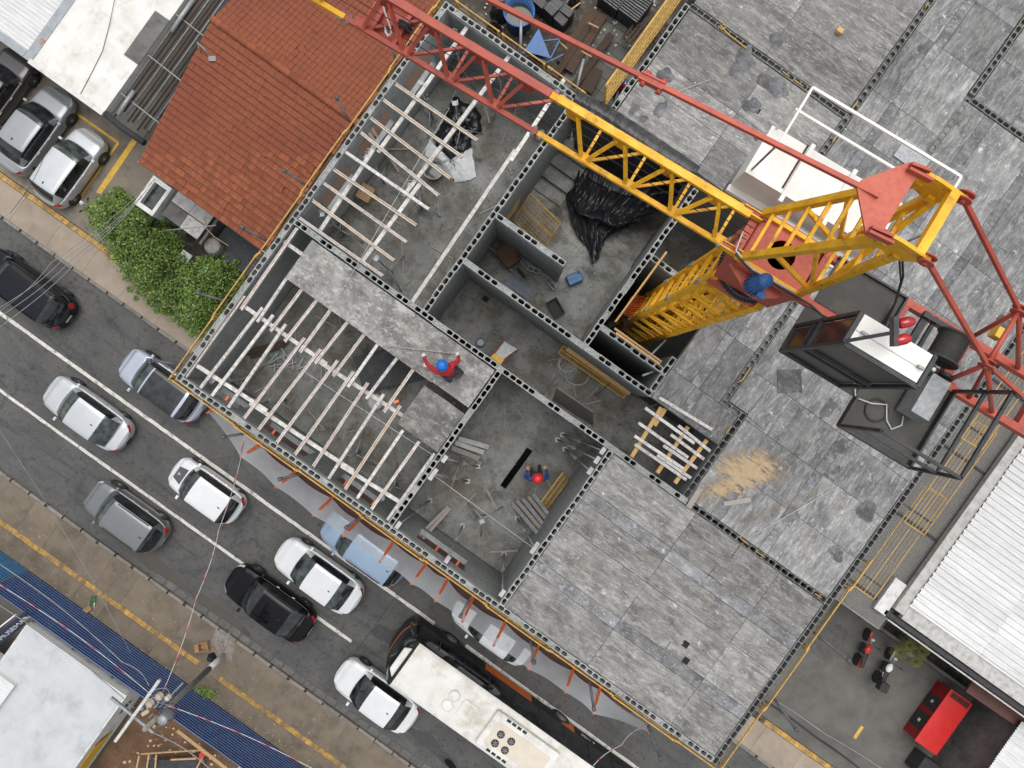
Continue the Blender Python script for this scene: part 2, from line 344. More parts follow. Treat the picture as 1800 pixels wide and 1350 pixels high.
def m_wall(name, a, bcol):   # concrete block courses below the top course
    m, nt, b = start(name); tc = N(nt, 'ShaderNodeTexCoord'); sx = N(nt, 'ShaderNodeSeparateXYZ'); lk(nt, tc.outputs['Object'], sx.inputs[0])
    ad = N(nt, 'ShaderNodeMath', operation='ADD'); lk(nt, sx.outputs[0], ad.inputs[0]); lk(nt, sx.outputs[1], ad.inputs[1])
    cm = N(nt, 'ShaderNodeCombineXYZ'); lk(nt, ad.outputs[0], cm.inputs[0]); lk(nt, sx.outputs[2], cm.inputs[1])
    br = N(nt, 'ShaderNodeTexBrick', Scale=1.0); br.inputs['Brick Width'].default_value = .4; br.inputs['Row Height'].default_value = .2; br.inputs['Mortar Size'].default_value = .008
    br.inputs['Color1'].default_value = col(a); br.inputs['Color2'].default_value = col(tuple(x * .86 for x in a)); br.inputs['Mortar'].default_value = col(bcol)
    lk(nt, cm.outputs[0], br.inputs['Vector'])
    v = tc.outputs['Object']
    c = mixc(nt, noise(nt, v, 1.2, .45, .75, 8, .7), br.outputs[0], tuple(x * .6 for x in a))
    c = mixc(nt, noise(nt, v, 16, .55, .75, 6, .7), c, tuple(x * 1.25 for x in a))
    lk(nt, c, b.inputs['Base Color']); b.inputs['Roughness'].default_value = .9
    iv = N(nt, 'ShaderNodeMath', operation='SUBTRACT'); iv.inputs[0].default_value = 1; lk(nt, br.outputs['Fac'], iv.inputs[1])
    bumpn(nt, b, iv.outputs[0], .8, .012); return m
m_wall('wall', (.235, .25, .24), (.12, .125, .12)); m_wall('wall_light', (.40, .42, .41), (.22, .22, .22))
def m_asphalt():
    m, nt, b = start('asphalt'); v = coords(nt, rnd=False); vs = coords(nt, (.18, 1.6, 1), rnd=False)
    c = mixc(nt, noise(nt, v, .45, .36, .66, 9, .65), (.060, .060, .059), (.098, .096, .092))
    c = mixc(nt, noise(nt, vs, 1.4, .52, .72, 8, .7), c, (.034, .034, .035))
    c = mixc(nt, noise(nt, vs, 2.0, .60, .74, 8, .7), c, (.105, .10, .094))
    c = mixc(nt, noise(nt, v, 3.2, .60, .67, 10, .75), c, (.030, .030, .031))
    c = mixc(nt, noise(nt, v, 5.5, .565, .61, 10, .78), c, (.026, .026, .027))
    c = mixc(nt, noise(nt, v, 1.2, .58, .66, 10, .75), c, (.036, .036, .037))
    c = mixc(nt, noise(nt, v, 30, .53, .66, 6, .75), c, (.14, .138, .133))
    vo = N(nt, 'ShaderNodeTexVoronoi', Scale=.22, feature='DISTANCE_TO_EDGE'); 
    wv = N(nt, 'ShaderNodeTexNoise', Scale=1.6, Detail=8.0, Roughness=.7); lk(nt, v, wv.inputs['Vector'])
    av = N(nt, 'ShaderNodeVectorMath', operation='MULTIPLY_ADD'); av.inputs[1].default_value = (1.6, 1.6, 0); lk(nt, wv.outputs[1], av.inputs[0]); lk(nt, v, av.inputs[2]); lk(nt, av.outputs[0], vo.inputs['Vector'])
    mr = N(nt, 'ShaderNodeMapRange'); mr.inputs[1].default_value = .0; mr.inputs[2].default_value = .012; mr.inputs[3].default_value = .55; mr.inputs[4].default_value = 0; lk(nt, vo.outputs[0], mr.inputs[0])
    c = mixc(nt, mr.outputs[0], c, (.025, .025, .025))
    lk(nt, c, b.inputs['Base Color']); b.inputs['Roughness'].default_value = .8
    bumpn(nt, b, noise(nt, v, 55, .2, .8, 5), .6, .01)
m_asphalt()
def m_sand():   # thin spread of sand: grains thin out to bare slab
    m, nt, b = start('sand_film'); v = coords(nt, rnd=False); vs = coords(nt, (.7, 3.2, 1), rnd=False); out = nt.nodes['Material Output']
    lk(nt, mixc(nt, noise(nt, v, 9), (.52, .385, .235), (.42, .31, .19)), b.inputs['Base Color']); b.inputs['Roughness'].default_value = .95; bumpn(nt, b, noise(nt, v, 90, .2, .8, 4), .6, .006)
    at = N(nt, 'ShaderNodeAttribute', attribute_name='spread')
    f = N(nt, 'ShaderNodeMath', operation='MULTIPLY'); lk(nt, noise(nt, vs, 1.5, .30, .60, 12, .75), f.inputs[0]); lk(nt, at.outputs['Fac'], f.inputs[1])
    ss = N(nt, 'ShaderNodeMapRange'); ss.inputs[1].default_value = .22; ss.inputs[2].default_value = .44; ss.inputs[4].default_value = .9; lk(nt, f.outputs[0], ss.inputs[0])
    tr = N(nt, 'ShaderNodeBsdfTransparent'); mx = N(nt, 'ShaderNodeMixShader'); lk(nt, ss.outputs[0], mx.inputs[0]); lk(nt, tr.outputs[0], mx.inputs[1]); lk(nt, b.outputs[0], mx.inputs[2]); lk(nt, mx.outputs[0], out.inputs[0])
m_sand()
def m_tile():
    m, nt, b = start('roof_tile'); v = coords(nt); w = coords(nt, rnd=False)
    c = mixc(nt, noise(nt, v, 6, .35, .65), (.205, .055, .023), (.255, .075, .031))
    c = mixc(nt, noise(nt, w, .45, .45, .7, 6), c, (.19, .045, .024))
    c = mixc(nt, noise(nt, w, 2.3, .58, .72, 10, .75), c, (.075, .035, .025))
    c = mixc(nt, noise(nt, w, 8, .60, .72, 6, .7), c, (.30, .10, .05))
    at = N(nt, 'ShaderNodeAttribute', attribute_name='shade_grime'); c = mixc(nt, at.outputs['Fac'], c, (.055, .02, .012))  # overlap shadow and dirt painted dark along the tile's lower and side edges
    lk(nt, vary(nt, c, .22), b.inputs['Base Color']); b.inputs['Roughness'].default_value = .85
    bumpn(nt, b, noise(nt, v, 50, .2, .8, 4), .4, .006)
m_tile()
def m_net(name, c, alpha, s=40):
    m, nt, b = start(name); out = nt.nodes['Material Output']
    b.inputs['Base Color'].default_value = col(c); b.inputs['Roughness'].default_value = .8
    tr = N(nt, 'ShaderNodeBsdfTransparent'); mx = N(nt, 'ShaderNodeMixShader')
    v = coords(nt); f = noise(nt, v, 1.5, .3, .7, 4)
    mr = N(nt, 'ShaderNodeMapRange'); mr.inputs[3].default_value = alpha - .06; mr.inputs[4].default_value = alpha + .06; lk(nt, f, mr.inputs[0])
    lk(nt, mr.outputs[0], mx.inputs[0]); lk(nt, tr.outputs[0], mx.inputs[1]); lk(nt, b.outputs[0], mx.inputs[2]); lk(nt, mx.outputs[0], out.inputs[0])
m_net('net_grey', (.84, .87, .92), .58)
def m_leaf():
    m, nt, b = start('leaf'); at = N(nt, 'ShaderNodeAttribute', attribute_name='tone')
    cr = N(nt, 'ShaderNodeValToRGB'); e = cr.color_ramp.elements; e[0].color = (.034, .070, .014, 1); e[1].color = (.30, .36, .30, 1)
    for p, cc in ((.3, (.085, .155, .026)), (.65, (.17, .26, .042)), (.9, (.28, .35, .08)), (.955, (.28, .35, .08))): x = e.new(p); x.color = col(cc)
    lk(nt, at.outputs['Fac'], cr.inputs[0]); lk(nt, cr.outputs[0], b.inputs['Base Color']); b.inputs['Roughness'].default_value = .55
    b.inputs['Subsurface Weight'].default_value = 0
m_leaf()
pm('palm', (.20, .20, .035), (.12, .13, .03), 4, .6, bump=0)
# ---------------------------------------------------------------- the setting: ground, road, pavements
def sheet(name, u0, u1, v0, v1, z, mat, th=.3):
    return struct(MB(True).bb((u0, v0, z - th), (u1, v1, z)).build(name, mat))
sheet('ground', -90, 90, -90, 90, -.10, 'yard')
road = sheet('road', -70, 70, -17.3, -7.6, 0, 'asphalt', .05)
def strip(parent, name, u0, u1, v0, v1, z, mat, wob=.012):    # painted line with a slightly worn edge
    m = MB(True); n = max(2, int(abs(u1 - u0) / .35)) if abs(u1 - u0) > abs(v1 - v0) else max(2, int(abs(v1 - v0) / .35)); r = random.Random(int(u0 * 7 + v0 * 13))
    if abs(u1 - u0) >= abs(v1 - v0):
        a = [(u0 + (u1 - u0) * i / n, v0 + r.uniform(-wob, wob)) for i in range(n + 1)]; b = [(u0 + (u1 - u0) * i / n, v1 + r.uniform(-wob, wob)) for i in range(n + 1)]
    else:
        a = [(u0 + r.uniform(-wob, wob), v0 + (v1 - v0) * i / n) for i in range(n + 1)]; b = [(u1 + r.uniform(-wob, wob), v0 + (v1 - v0) * i / n) for i in range(n + 1)]
    vs = [(x, y, z) for x, y in a] + [(x, y, z) for x, y in b]
    fs = [[i, i + 1, n + 2 + i, n + 1 + i] for i in range(n)]
    if abs(u1 - u0) < abs(v1 - v0): fs = [f[::-1] for f in fs]
    m.add(vs, fs); return m.build(name, mat, parent)
strip(road, 'lane_line', -40, 3.6, -11.40, -11.24, .005, 'paint_white')
strip(road, 'lane_line', 5.4, 40, -11.40, -11.24, .005, 'paint_white')
strip(road, 'lane_line', -40, .9, -14.36, -14.22, .005, 'paint_white')
strip(road, 'joint_line', 1.35, 1.38, -16.9, -8.0, .004, 'trim_black', .006)
strip(road, 'joint_line', -10.8, -10.77, -9.0, -7.9, .004, 'trim_black', .006)
def blob(m, c, rx, ry, z, seed, n=18, j=.22):   # flat irregular patch
    r = random.Random(seed); pts = []
    ph = [r.uniform(0, 6.3) for _ in range(4)]
    for i in range(n):
        a = 2 * math.pi * i / n
        k = 1 + j * (.5 * math.sin(2 * a + ph[0]) + .35 * math.sin(3 * a + ph[1]) + .3 * math.sin(5 * a + ph[2])) + r.uniform(-j, j) * .15
        pts.append((c[0] + rx * k * math.cos(a), c[1] + ry * k * math.sin(a)))
    m.add([(x, y, z) for x, y in pts], [list(range(n))]); return m
pu = MB(True); blob(pu, (-9.6, -16.75), 2.6, .34, .006, 3, 30, .22); blob(pu, (-5.0, -16.8), 1.7, .28, .006, 9, 30, .22); pu.build('puddle', 'puddle', road)
for i, (u, v, rx, ry) in enumerate([(-15, -13.0, .8, .35), (-11.5, -10.2, .5, .4), (-1.5, -15.6, .6, .3), (2.4, -13, .9, .5), (6.8, -16.1, 1.3, .35), (9.5, -9.6, 1.2, .4)]):
    blob(MB(True), (u, v), rx, ry, .004 + i * .0002, 40 + i, 20, .5).build('dark_stain', 'oil', road)
# kerbs and gutter stones, each its own piece
low = struct(MB(True).bb((-60, -20.35, -.1), (60, -17.46, .115)).build('pavement', 'slab_dark'))
upp = struct(MB(True).bb((-60, -7.52, -.1), (60, -5.86, .09)).build('pavement', 'mud'))
def kerb_mesh(L, wv, h, name):
    m = MB(); m.box((0, 0, h / 2), (L, wv, h)); me = m.mesh(name); return me
kerb = struct(MB(True).bb((-60, -17.42, -.1), (60, -17.34, .05)).build('kerb_low', 'mud')); kerb.name = 'kerb_bed'
kme = [kerb_mesh(.97 - .06 * i, .15, .25, 'kerb_stone') for i in range(3)]
for k in kme: k.materials.append(M['kerb'])
rr = random.Random(3); u = -19.0
FK = Matrix(); 
def stones(bed, v, u0, u1, meshes, step, z, jv=.012, jz=.012, name='kerb_stone'):
    inv = frame(bed).inverted(); u = u0
    while u < u1:
        p = inv @ B(u + step / 2, v + rr.uniform(-jv, jv), z + rr.uniform(-jz, jz))
        place(name, rr.choice(meshes), bed, p, rr.uniform(-.015, .015)); u += step
stones(kerb, -17.38, -18.5, 11.5, kme, 1.0, -.10)
kerb2 = struct(MB(True).bb((-60, -7.60, -.1), (60, -7.53, .05)).build('kerb_bed', 'mud'))
stones(kerb2, -7.57, -27, -12, kme, 1.0, -.10); stones(kerb2, -7.57, 17.5, 28, kme, 1.0, -.10)
gme = []
for i in range(4):
    m = MB(); n = 8; r2 = random.Random(i)
    pl = [(-.29 + r2.uniform(0, .05), -.16), (.29 - r2.uniform(0, .05), -.165 + r2.uniform(0, .03)), (.295, .0), (.28 - r2.uniform(0, .06), .16), (-.1, .165), (-.28 + r2.uniform(0, .05), .15 - r2.uniform(0, .03))]
    m.prism(pl, -.05, .012 + .004 * i); me = m.mesh('gutter_stone'); me.materials.append(M['gutter']); gme.append(me)
stones(kerb, -17.12, -8.5, 11, gme, .62, .0, .02, .004, 'gutter_stone')
# paving slabs
def slabs(bed, u0, u1, du, v0, v1, mat, z=.13, name='paving_slab'):
    inv = frame(bed).inverted(); m = MB(); m.box((0, 0, -.05), (du - .010, abs(v1 - v0) - .010, .10)); me = m.mesh(name); me.materials.append(M[mat])
    u = u0
    while u < u1:
        place(name, me, bed, inv @ B(u + du / 2, (v0 + v1) / 2, z + rr.uniform(-.004, .004)), rr.uniform(-.002, .002)); u += du
slabs(low, -19.5, 12, 1.5, -17.47, -19.12, 'slab_dark'); slabs(low, -18.5, 8, 1.5, -19.40, -20.32, 'slab_dark')
slabs(upp, -30, -11, 2.1, -7.50, -6.14, 'slab_tan'); slabs(upp, 17, 30, 2.1, -7.50, -6.14, 'slab_tan')
slabs(low, 12, 20, 1.5, -17.47, -19.12, 'slab_dark')
tm = MB(); tm.box((0, 0, -.02), (.242, .242, .04))
for a in range(4):
    for b in range(4): tm.lathe((-.09 + a * .06, -.09 + b * .06, 0), [(.016, 0), (.011, .005)], 5)
tme = tm.mesh('tactile_tile'); tme.materials.append(M['tactile'])
def tactile(bed, u0, u1, v, gaps=()):
    inv = frame(bed).inverted(); u = u0
    while u < u1:
        if not any(a < u < b for a, b in gaps): place('tactile_tile', tme, bed, inv @ B(u, v, .132 + rr.uniform(-.002, .002)), rr.choice((0, math.pi / 2)))
        u += .25
tactile(low, -17, 4.5, -19.26, ((-4.35, -3.0),)); tactile(upp, -28, -18.4, -6.0); tactile(upp, 19, 26, -6.0)
# parking forecourt with painted bays
park = sheet('parking_lot', -60, -18.2, -5.84, .6, .125, 'parking', .2)
def pline(parent, a, b, w, mat='yellow_paint', z=.130):
    a = Vector(Q(*a, .13)); b = Vector(Q(*b, .13)); a.z = b.z = z; d = (b - a).normalized(); n = Vector((-d.y, d.x, 0)) * w / 2
    m = MB(True); m.quad(a - n, b - n, b + n, a + n); return m.build('painted_line', mat, parent)
pline(park, (44, 134), (68, 150), .12); pline(park, (122, 191), (208, 251), .12, z=.131)
pline(park, (46, 136), (-4, 214), .12); pline(park, (128, 196), (70, 284), .12); pline(park, (208, 251), (140, 348), .12, z=.1325); pline(park, (237, 246), (173, 340), .26)
yard = sheet('yard', 14, 60, -5.84, .62, .125, 'yard', .2)
slabs(yard, 26.0, 29, 1.4, -2.2, -3.6, 'slab_dark', .132); slabs(yard, 26.0, 29, 1.4, -.7, -2.1, 'slab_dark', .132)
pline(yard, (1516, 1277), (1502, 1298), .16)
blob(MB(True), tuple(Q(1455, 1130, .13))[:2], 1.3, .75, .131, 77, 20, .6).build('paint_patch', 'gutter', yard)
alley = sheet('alley_floor', 14, 60, .64, 40, .02, 'yard', .1)
court = sheet('courtyard_floor', -16, -1.2, 7.6, 40, .03, 'mud', .1)

# ---------------------------------------------------------------- neighbouring buildings
# red tiled house: ridge along the street, eaves front and back
RZ, EZ, VR, VE, VB = 6.0, 4.5, 4.75, -1.5, 11.0
UL, UR_ = -17.75, -8.4
house = thing('tiled_house', 'house with red clay tile gable roof between parking lot and construction', 'house', B(-13, 3, .1), ANG)
w_ = MB(True); w_.bb((UL + .45, VE + .9, .1), (UR_ - .4, VE + 1.1, EZ + .1)); w_.bb((UL + .45, VE + 1.1, .1), (UL + .65, VB - .6, EZ)); w_.bb((UR_ - .6, VE + 1.1, .1), (UR_ - .4, VB - .6, EZ)); w_.bb((UL + .65, VB - .8, .1), (UR_ - .6, VB - .6, EZ))
w_.build('wall', 'wall_grey', house)
und = MB(True); sl_f = (RZ - EZ) / (VR - VE)
und.add([(UL + .1, VE + .05, EZ - .09), (UR_, VE + .05, EZ - .09), (UR_, VR, RZ - .09), (UL + .1, VR, RZ - .09), (UR_, VB, EZ - .09), (UL + .1, VB, EZ - .09)], [[0, 1, 2, 3], [3, 2, 4, 5]])
roof = und.build('roof', 'wood_dark', house)
def tile_mesh():
    prof = [(-.108, .0), (-.095, .016), (-.07, .024), (-.045, .024), (-.02, .012), (.0, .004), (.04, .012), (.075, .010), (.108, .004)]
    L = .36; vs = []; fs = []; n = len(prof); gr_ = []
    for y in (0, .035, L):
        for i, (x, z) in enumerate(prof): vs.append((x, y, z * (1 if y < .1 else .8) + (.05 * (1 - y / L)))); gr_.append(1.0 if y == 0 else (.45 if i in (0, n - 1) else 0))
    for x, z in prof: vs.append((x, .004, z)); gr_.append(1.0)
    for r in (0, 1): fs += [[r * n + i, r * n + i + 1, (r + 1) * n + i + 1, (r + 1) * n + i] for i in range(n - 1)]
    fs += [[i + 1, i, 3 * n + i, 3 * n + i + 1] for i in range(n - 1)]
    return vs, fs, gr_
tv, tf, tg = tile_mesh()
tme2 = bpy.data.meshes.new('roof_tile'); tme2.from_pydata(tv, [], tf); tme2.materials.append(M['roof_tile']); tme2.attributes.new('shade_grime', 'FLOAT', 'POINT').data.foreach_set('value', tg)
tiles = []
sf = math.atan2(RZ - EZ, VR - VE); GAU, TW = .272, .212
for side in (0, 1):
    nrow = int(math.hypot(VR - VE, RZ - EZ) / GAU); ncol = int((UR_ - UL) / TW)
    for j in range(nrow):
        for i in range(ncol):
            u = UL + .1 + (i + .5) * TW + rr.uniform(-.006, .006); d = j * GAU + rr.uniform(-.008, .008); dz = rr.uniform(0, .006)
            if side == 0: m = Matrix.Translation((u, VE + d * math.cos(sf), EZ + d * math.sin(sf) + dz)) @ Matrix.Rotation(sf, 4, 'X')
            else: m = Matrix.Translation((u, VB - d * math.cos(sf), EZ + d * math.sin(sf) + dz)) @ Matrix.Rotation(math.pi, 4, 'Z') @ Matrix.Rotation(sf, 4, 'X')
            m = m @ Matrix.Rotation(rr.uniform(-.02, .02), 4, 'Z')
            if random.random() < .008: m = m @ Matrix.Translation((0, -.05, .01)) @ Matrix.Rotation(.09, 4, 'Z')
            c = B(*m.translation)
            px = 900 + c.x / (H - c.z) * FPX; py = 675 - c.y / (H - c.z) * FPX; seen = py > -30
            hid = (MUVI @ c).x * (H - TOP) / (H - c.z) > -7.2        # behind the new building
            if seen and not hid: tiles.append((-py, m))
tiles.sort(key=lambda t: t[0]); inv = frame(roof).inverted() @ MUV
for k, (a, m) in enumerate(tiles):
    if k < 290:
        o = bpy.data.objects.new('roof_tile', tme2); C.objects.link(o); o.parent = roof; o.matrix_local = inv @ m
rest = MB()
base = frame(roof)
for a, m in tiles[290:]:
    mm = MUV @ m; rest.add([mm @ Vector(q) for q in tv], tf)
o = rest.build('roof_tiles', 'roof_tile', roof); o['kind'] = 'stuff'; o.data.attributes.new('shade_grime', 'FLOAT', 'POINT').data.foreach_set('value', tg * (len(tiles) - 290))
rm = MB(); rm.grid(lambda s, t: Vector(((s - .5) * .46, .13 * math.cos(math.pi * t) * (1 + .18 * s), .10 * math.sin(math.pi * t) * (1 + .18 * s))), 1, 8)
rme = rm.mesh('ridge_tile'); rme.materials.append(M['roof_tile']); u = UL + .3
while u < -10:
    o = bpy.data.objects.new('ridge_tile', rme); C.objects.link(o); o.parent = roof; o.matrix_local = frame(roof).inverted() @ MUV @ Matrix.Translation((u, VR, RZ + .03)); u += .41
# gutter fascia and the yard in front of the house
MB(True).bb((UL, VE - .02, EZ - .18), (UR_, VE + .02, EZ - .05)).build('fascia', 'pale_concrete', house)
an = thing('tv_antenna', 'old bent antenna mast lying on the upper left of the tiled roof', 'antenna', P(372, 95, 5.9))
MB().tube(P(346, 74, 6.0), P(372, 99, 5.7), .035, 6).build('mast', 'steel_dirty', an); MB().tube(P(347, 75, 6.02), P(354, 98, 5.65), .018, 5).build('rod', 'galv', an); MB().box(P(374, 104, 5.75), (.28, .2, .12)).build('bracket', 'steel_dirty', an)
# front yard of the house: walls, dark porch, sheets
yf = struct(MB(True).bb((-18.1, -5.8, -.1), (-7.6, -.7, .06)).build('front_yard', 'mud'))
gp = thing('gate_porch', 'white framed gate with small dark canopy at left corner of tiled house', 'gate', B(-17.6, -2.6, .1), ANG)
MB(True).bb((-18.15, -3.2, .1), (-17.95, -1.7, 2.3)).bb((-17.3, -3.2, .1), (-17.15, -1.7, 2.3)).bb((-17.95, -1.9, 2.1), (-17.3, -1.7, 2.3)).bb((-17.95, -3.2, 2.1), (-17.3, -3.0, 2.3)).build('frame', 'wall_white', gp)
MB(True).bb((-17.95, -3.0, 2.0), (-17.3, -1.9, 2.05)).build('canopy', 'glass_green', gp)
cs = thing('fibre_cement_canopy', 'grey fibre cement sheet canopy below the eave of the tiled house', 'canopy', B(-15.7, -2.6, .1), ANG)
for i in range(2):
    for j in range(2):
        MB(True).bb((-17.0 + i * .98, -2.9 + j * .72, 2.0 + .02 * i), (-16.05 + i * .98, -2.22 + j * .72, 2.04 + .02 * i)).build('roof_sheet', 'pale_concrete' if (i + j) % 3 else 'wall_grey', cs)
MB(True).bb((-14.95, -3.0, .1), (-14.83, -1.4, 2.0)).build('wall', 'wall_grey', cs)
cp2 = thing('dark_canopy', 'dark sheet canopy over porch in front of tiled house', 'canopy', B(-13, -2.6, .1), ANG)
MB(True).bb((-14.7, -3.0, 1.3), (-12.4, -1.2, 1.35)).build('roof_sheet', 'black_board', cp2)
for a in (-14.6, -12.5): MB(True).bb((a - .04, -2.9, .06), (a + .04, -2.82, 1.3)).build('post', 'steel_dirty', cp2)
tag(MB(True).bb((-11.9, -3.9, .06), (-9.7, -3.7, 1.9)).bb((-9.9, -3.7, .06), (-9.7, -1.2, 1.9)).build('yard_wall', 'wall_grey'), 'dark low wall in yard beside the bush and tiled house', 'wall')
tag(MB().path([P(357, 383, 2.3), P(362, 400, 2.2), P(375, 415, 2.1), P(402, 432, 2.2)], .02, 6).build('garden_hose', 'sand'), 'pale curved hose hanging below the eave of the tiled house', 'hose')
tag(MB().tube(P(292, 405, 2.6), P(380, 396, 3.4), .03, 6).build('support_pole', 'galv'), 'thin grey pole from the eave of tiled house into the bush', 'pole')
tag(MB().lathe(P(393, 441, .5), [(.30, .0), (.42, .5), (.44, 1.0), (.36, 1.25), (.34, 1.28), (.0, 1.2)], 16).build('water_barrel', 'steel_dirty'), 'round dark barrel in the yard under the tiled eave', 'barrel')
tag(MB().box(P(325, 452, 1.2), (.5, .5, .04), MUV.to_3x3()).build('corrugated_scrap', 'galv'), 'small corrugated sheet scrap beside the bush in the yard', 'sheet')

# white flat-roofed building at upper left with a corrugated sheet roof behind
wz = 3.3
a0 = Q(180, 201, wz); wu1, wv0 = a0.x, a0.y
wb = thing('white_building', 'white flat roofed building beside the parked cars with corrugated sheet section', 'building', B(wu1 - 5, wv0 + 5, .1), ANG)
bl = Q(51, 108, wz); us = bl.x
m = MB(True); m.bb((us, wv0, 0.1), (wu1, 14, wz)); m.build('wall', 'roof_white', wb)
MB(True).bb((us + .02, wv0 - .06, wz - .02), (wu1 + .02, wv0 + .16, wz + .07)).build('parapet', 'wall_white', wb)
MB(True).bb((us - 9, wv0, .1), (us - .02, 14, wz - .35)).build('wall', 'wall_grey', wb)
MB(True).bb((us - .30, wv0 + .02, wz - .34), (us + .10, 14, wz + .03)).build('flashing', 'zinc', wb)
MB(True).bb((us - 9, wv0 + .02, wz - .34), (us - .32, wv0 + .34, wz + .025)).build('flashing', 'zinc', wb)
def corr(L, W, pitch, h, name, mat, n=4, flat=.35):   # corrugated sheet, ribs along x, thickness 5 mm
    pr = []; k = int(round(W / pitch))
    for i in range(k):
        y = i * pitch
        pr += [(y, 0), (y + pitch * flat, 0), (y + pitch * (flat + .12), h), (y + pitch * .88, h)]
    pr.append((k * pitch, 0)); N_ = len(pr)
    vs = [(x, y, z) for x in (0, L) for y, z in pr] + [(x, y, z - .005) for x in (0, L) for y, z in pr]
    fs = [[i, N_ + i, N_ + i + 1, i + 1] for i in range(N_ - 1)] + [[2 * N_ + i, 2 * N_ + i + 1, 3 * N_ + i + 1, 3 * N_ + i] for i in range(N_ - 1)]
    fs += [[i, i + 1, 2 * N_ + i + 1, 2 * N_ + i] for i in range(N_ - 1)] + [[N_ + i + 1, N_ + i, 3 * N_ + i, 3 * N_ + i + 1] for i in range(N_ - 1)]
    me = bpy.data.meshes.new(name); me.from_pydata(vs, [], fs); me.materials.append(M[mat]); return me
cme = corr(3.0, 1.08, .18, .05, 'roof_sheet', 'sheet_white')
iv = frame(wb).inverted()
for i in range(3):
    for j in range(8):
        o = bpy.data.objects.new('roof_sheet', cme); C.objects.link(o); o.parent = wb
        o.matrix_local = iv @ MUV @ Matrix.Translation((us - .36 - (i + 1) * 2.9 + rr.uniform(-.02, .02), wv0 + .3 + j * 1.06, wz - .06 + i * .006 + j * .003))
# dark damaged roof corner
MB(True).bb((wu1 - .72, wv0 + 2.6, wz + .004), (wu1 + .03, wv0 + 4.9, wz + .03)).build('roof_patch', 'wall_grey', wb)
tag(MB().path([P(202, -4, wz + .1), P(192, 45, wz + .05), P(180, 90, wz + .03), P(160, 130, wz + .02), P(140, 168, wz + .02)], .012, 5).build('roof_cable', 'wire_black'), 'thin dark cable lying across the white flat roof', 'cable')
# side alley with rods and pipes
gap = struct(MB(True).bb((wu1 + .04, wv0 - .2, -.1), (UL + .4, 14, .05)).build('side_alley', 'mud'))
for i in range(10):
    m = MB(True); x = wu1 + .14 + i * .19; m.path([(x, wv0 + .4 + rr.uniform(-.2, .3), 3.1 + rr.uniform(-.04, .04)), (x + rr.uniform(-.03, .03), 5, 3.12), (x + rr.uniform(-.05, .05), 11, 3.1)], .04, 5)
    tag(m.build('steel_pipe', 'wood_dark' if i % 3 else 'steel_dirty'), '%s long rusty pipe from the white building in the dark side alley' % ORD[i], 'pipe', 'pipes along the side alley')
for k, v_ in enumerate((wv0 + 1.2, wv0 + 3.2, wv0 + 5.3)):
    tag(MB(True).bar((wu1 - .1, v_, 3.2), (UL + .25, v_ - .15, 3.2), .05).build('cross_bar', 'steel_dirty'), '%s thin cross bar from the car park over the alley pipes' % ORD[k], 'bar', 'cross bars over the alley')
tag(MB(True).path([(wu1 + .05, wv0 + .1, 3.2), (wu1 + .9, wv0 + .02, 3.2), (wu1 + 2.1, wv0 + .05, 3.2)], .14, 10).build('black_pipe', 'black_rubber'), 'thick black plastic pipe across the mouth of the side alley', 'pipe')
for k, (a, b) in enumerate((((236, 160), (208, 202)), ((340, 0), (302, 56)))):
    tag(MB().path([P(*a, 3.3), (P(*a, 3.3) + P(*b, 3.3)) / 2 + Vector((0, 0, .03)), P(*b, 3.3)], .10, 8).build('foil_duct', 'galv'), ('short shiny foil duct near the car park end of the alley', 'shiny foil duct at the far end of the side alley')[k], 'duct')

# right neighbour: big white corrugated roof with a grated alley in front
rz_ = 4.5
rb = thing('white_shed', 'large white corrugated metal roof shed at right of the construction', 'shed', B(24, 7, .1), ANG)
c0 = Q(1602, 1042, rz_); ru = c0.x; rv = Q(1600, 1085, rz_).y
MB(True).bb((ru + .1, rv + .1, .1), (45, 22, rz_ - .12)).build('wall', 'alley_grey', rb)
MB(True).bb((ru - .16, rv - .1, rz_ - .3), (ru + .28, 22, rz_ - .02)).build('gutter', 'pale_concrete', rb)
MB(True).bb((ru + .30, rv - .25, rz_ - .3), (45, rv + .42, rz_ - .03)).build('gutter', 'pale_concrete', rb)
MB(True).bb((ru - .3, rv - .50, rz_ - .55), (45, rv - .30, rz_ - .2)).build('fascia', 'black_steel', rb)
MB(True).bb((ru - .3, rv - .62, rz_ - .7), (45, rv - .56, rz_ - .4)).build('pipe', 'wall_white', rb)
cme2 = corr(3.6, 1.08, .27, .06, 'roof_sheet', 'sheet_white'); iv = frame(rb).inverted()
for i in range(5):
    for j in range(12):
        o = bpy.data.objects.new('roof_sheet', cme2); C.objects.link(o); o.parent = rb
        o.matrix_local = iv @ MUV @ Matrix.Translation((ru + .24 + i * 3.5 + rr.uniform(-.02, .02), rv + .35 + j * 1.08, rz_ + .02 + i * .008 + rr.uniform(0, .006))) @ Matrix.Rotation(rr.uniform(-.003, .003), 4, 'Z')
MB(True).bb((ru - .75, rv - .55, .1), (ru - .2, rv + 1.0, rz_ - .2)).build('pillar', 'wall_white', rb)
gr = thing('alley_grille', 'wire mesh grille stretched over the alley right of the building', 'grille', B(18, 6, .1), ANG)
gz = 4.15; g0 = Q(1480, 1058, gz); m = MB(True); u = 12.0
while u < ru + .09: m.bb((u, g0.y, gz), (u + .012, 16, gz + .012)); u += .085
v = g0.y
while v < 15: m.bb((12, v, gz + .0125), (ru + .09, v + .012, gz + .024)); v += .085
m.build('wire_mesh', 'tube_dark', gr); MB(True).bb((12, g0.y - .06, gz - .04), (ru - .2, g0.y - .01, gz + .04)).build('edge_bar', 'steel_dirty', gr)
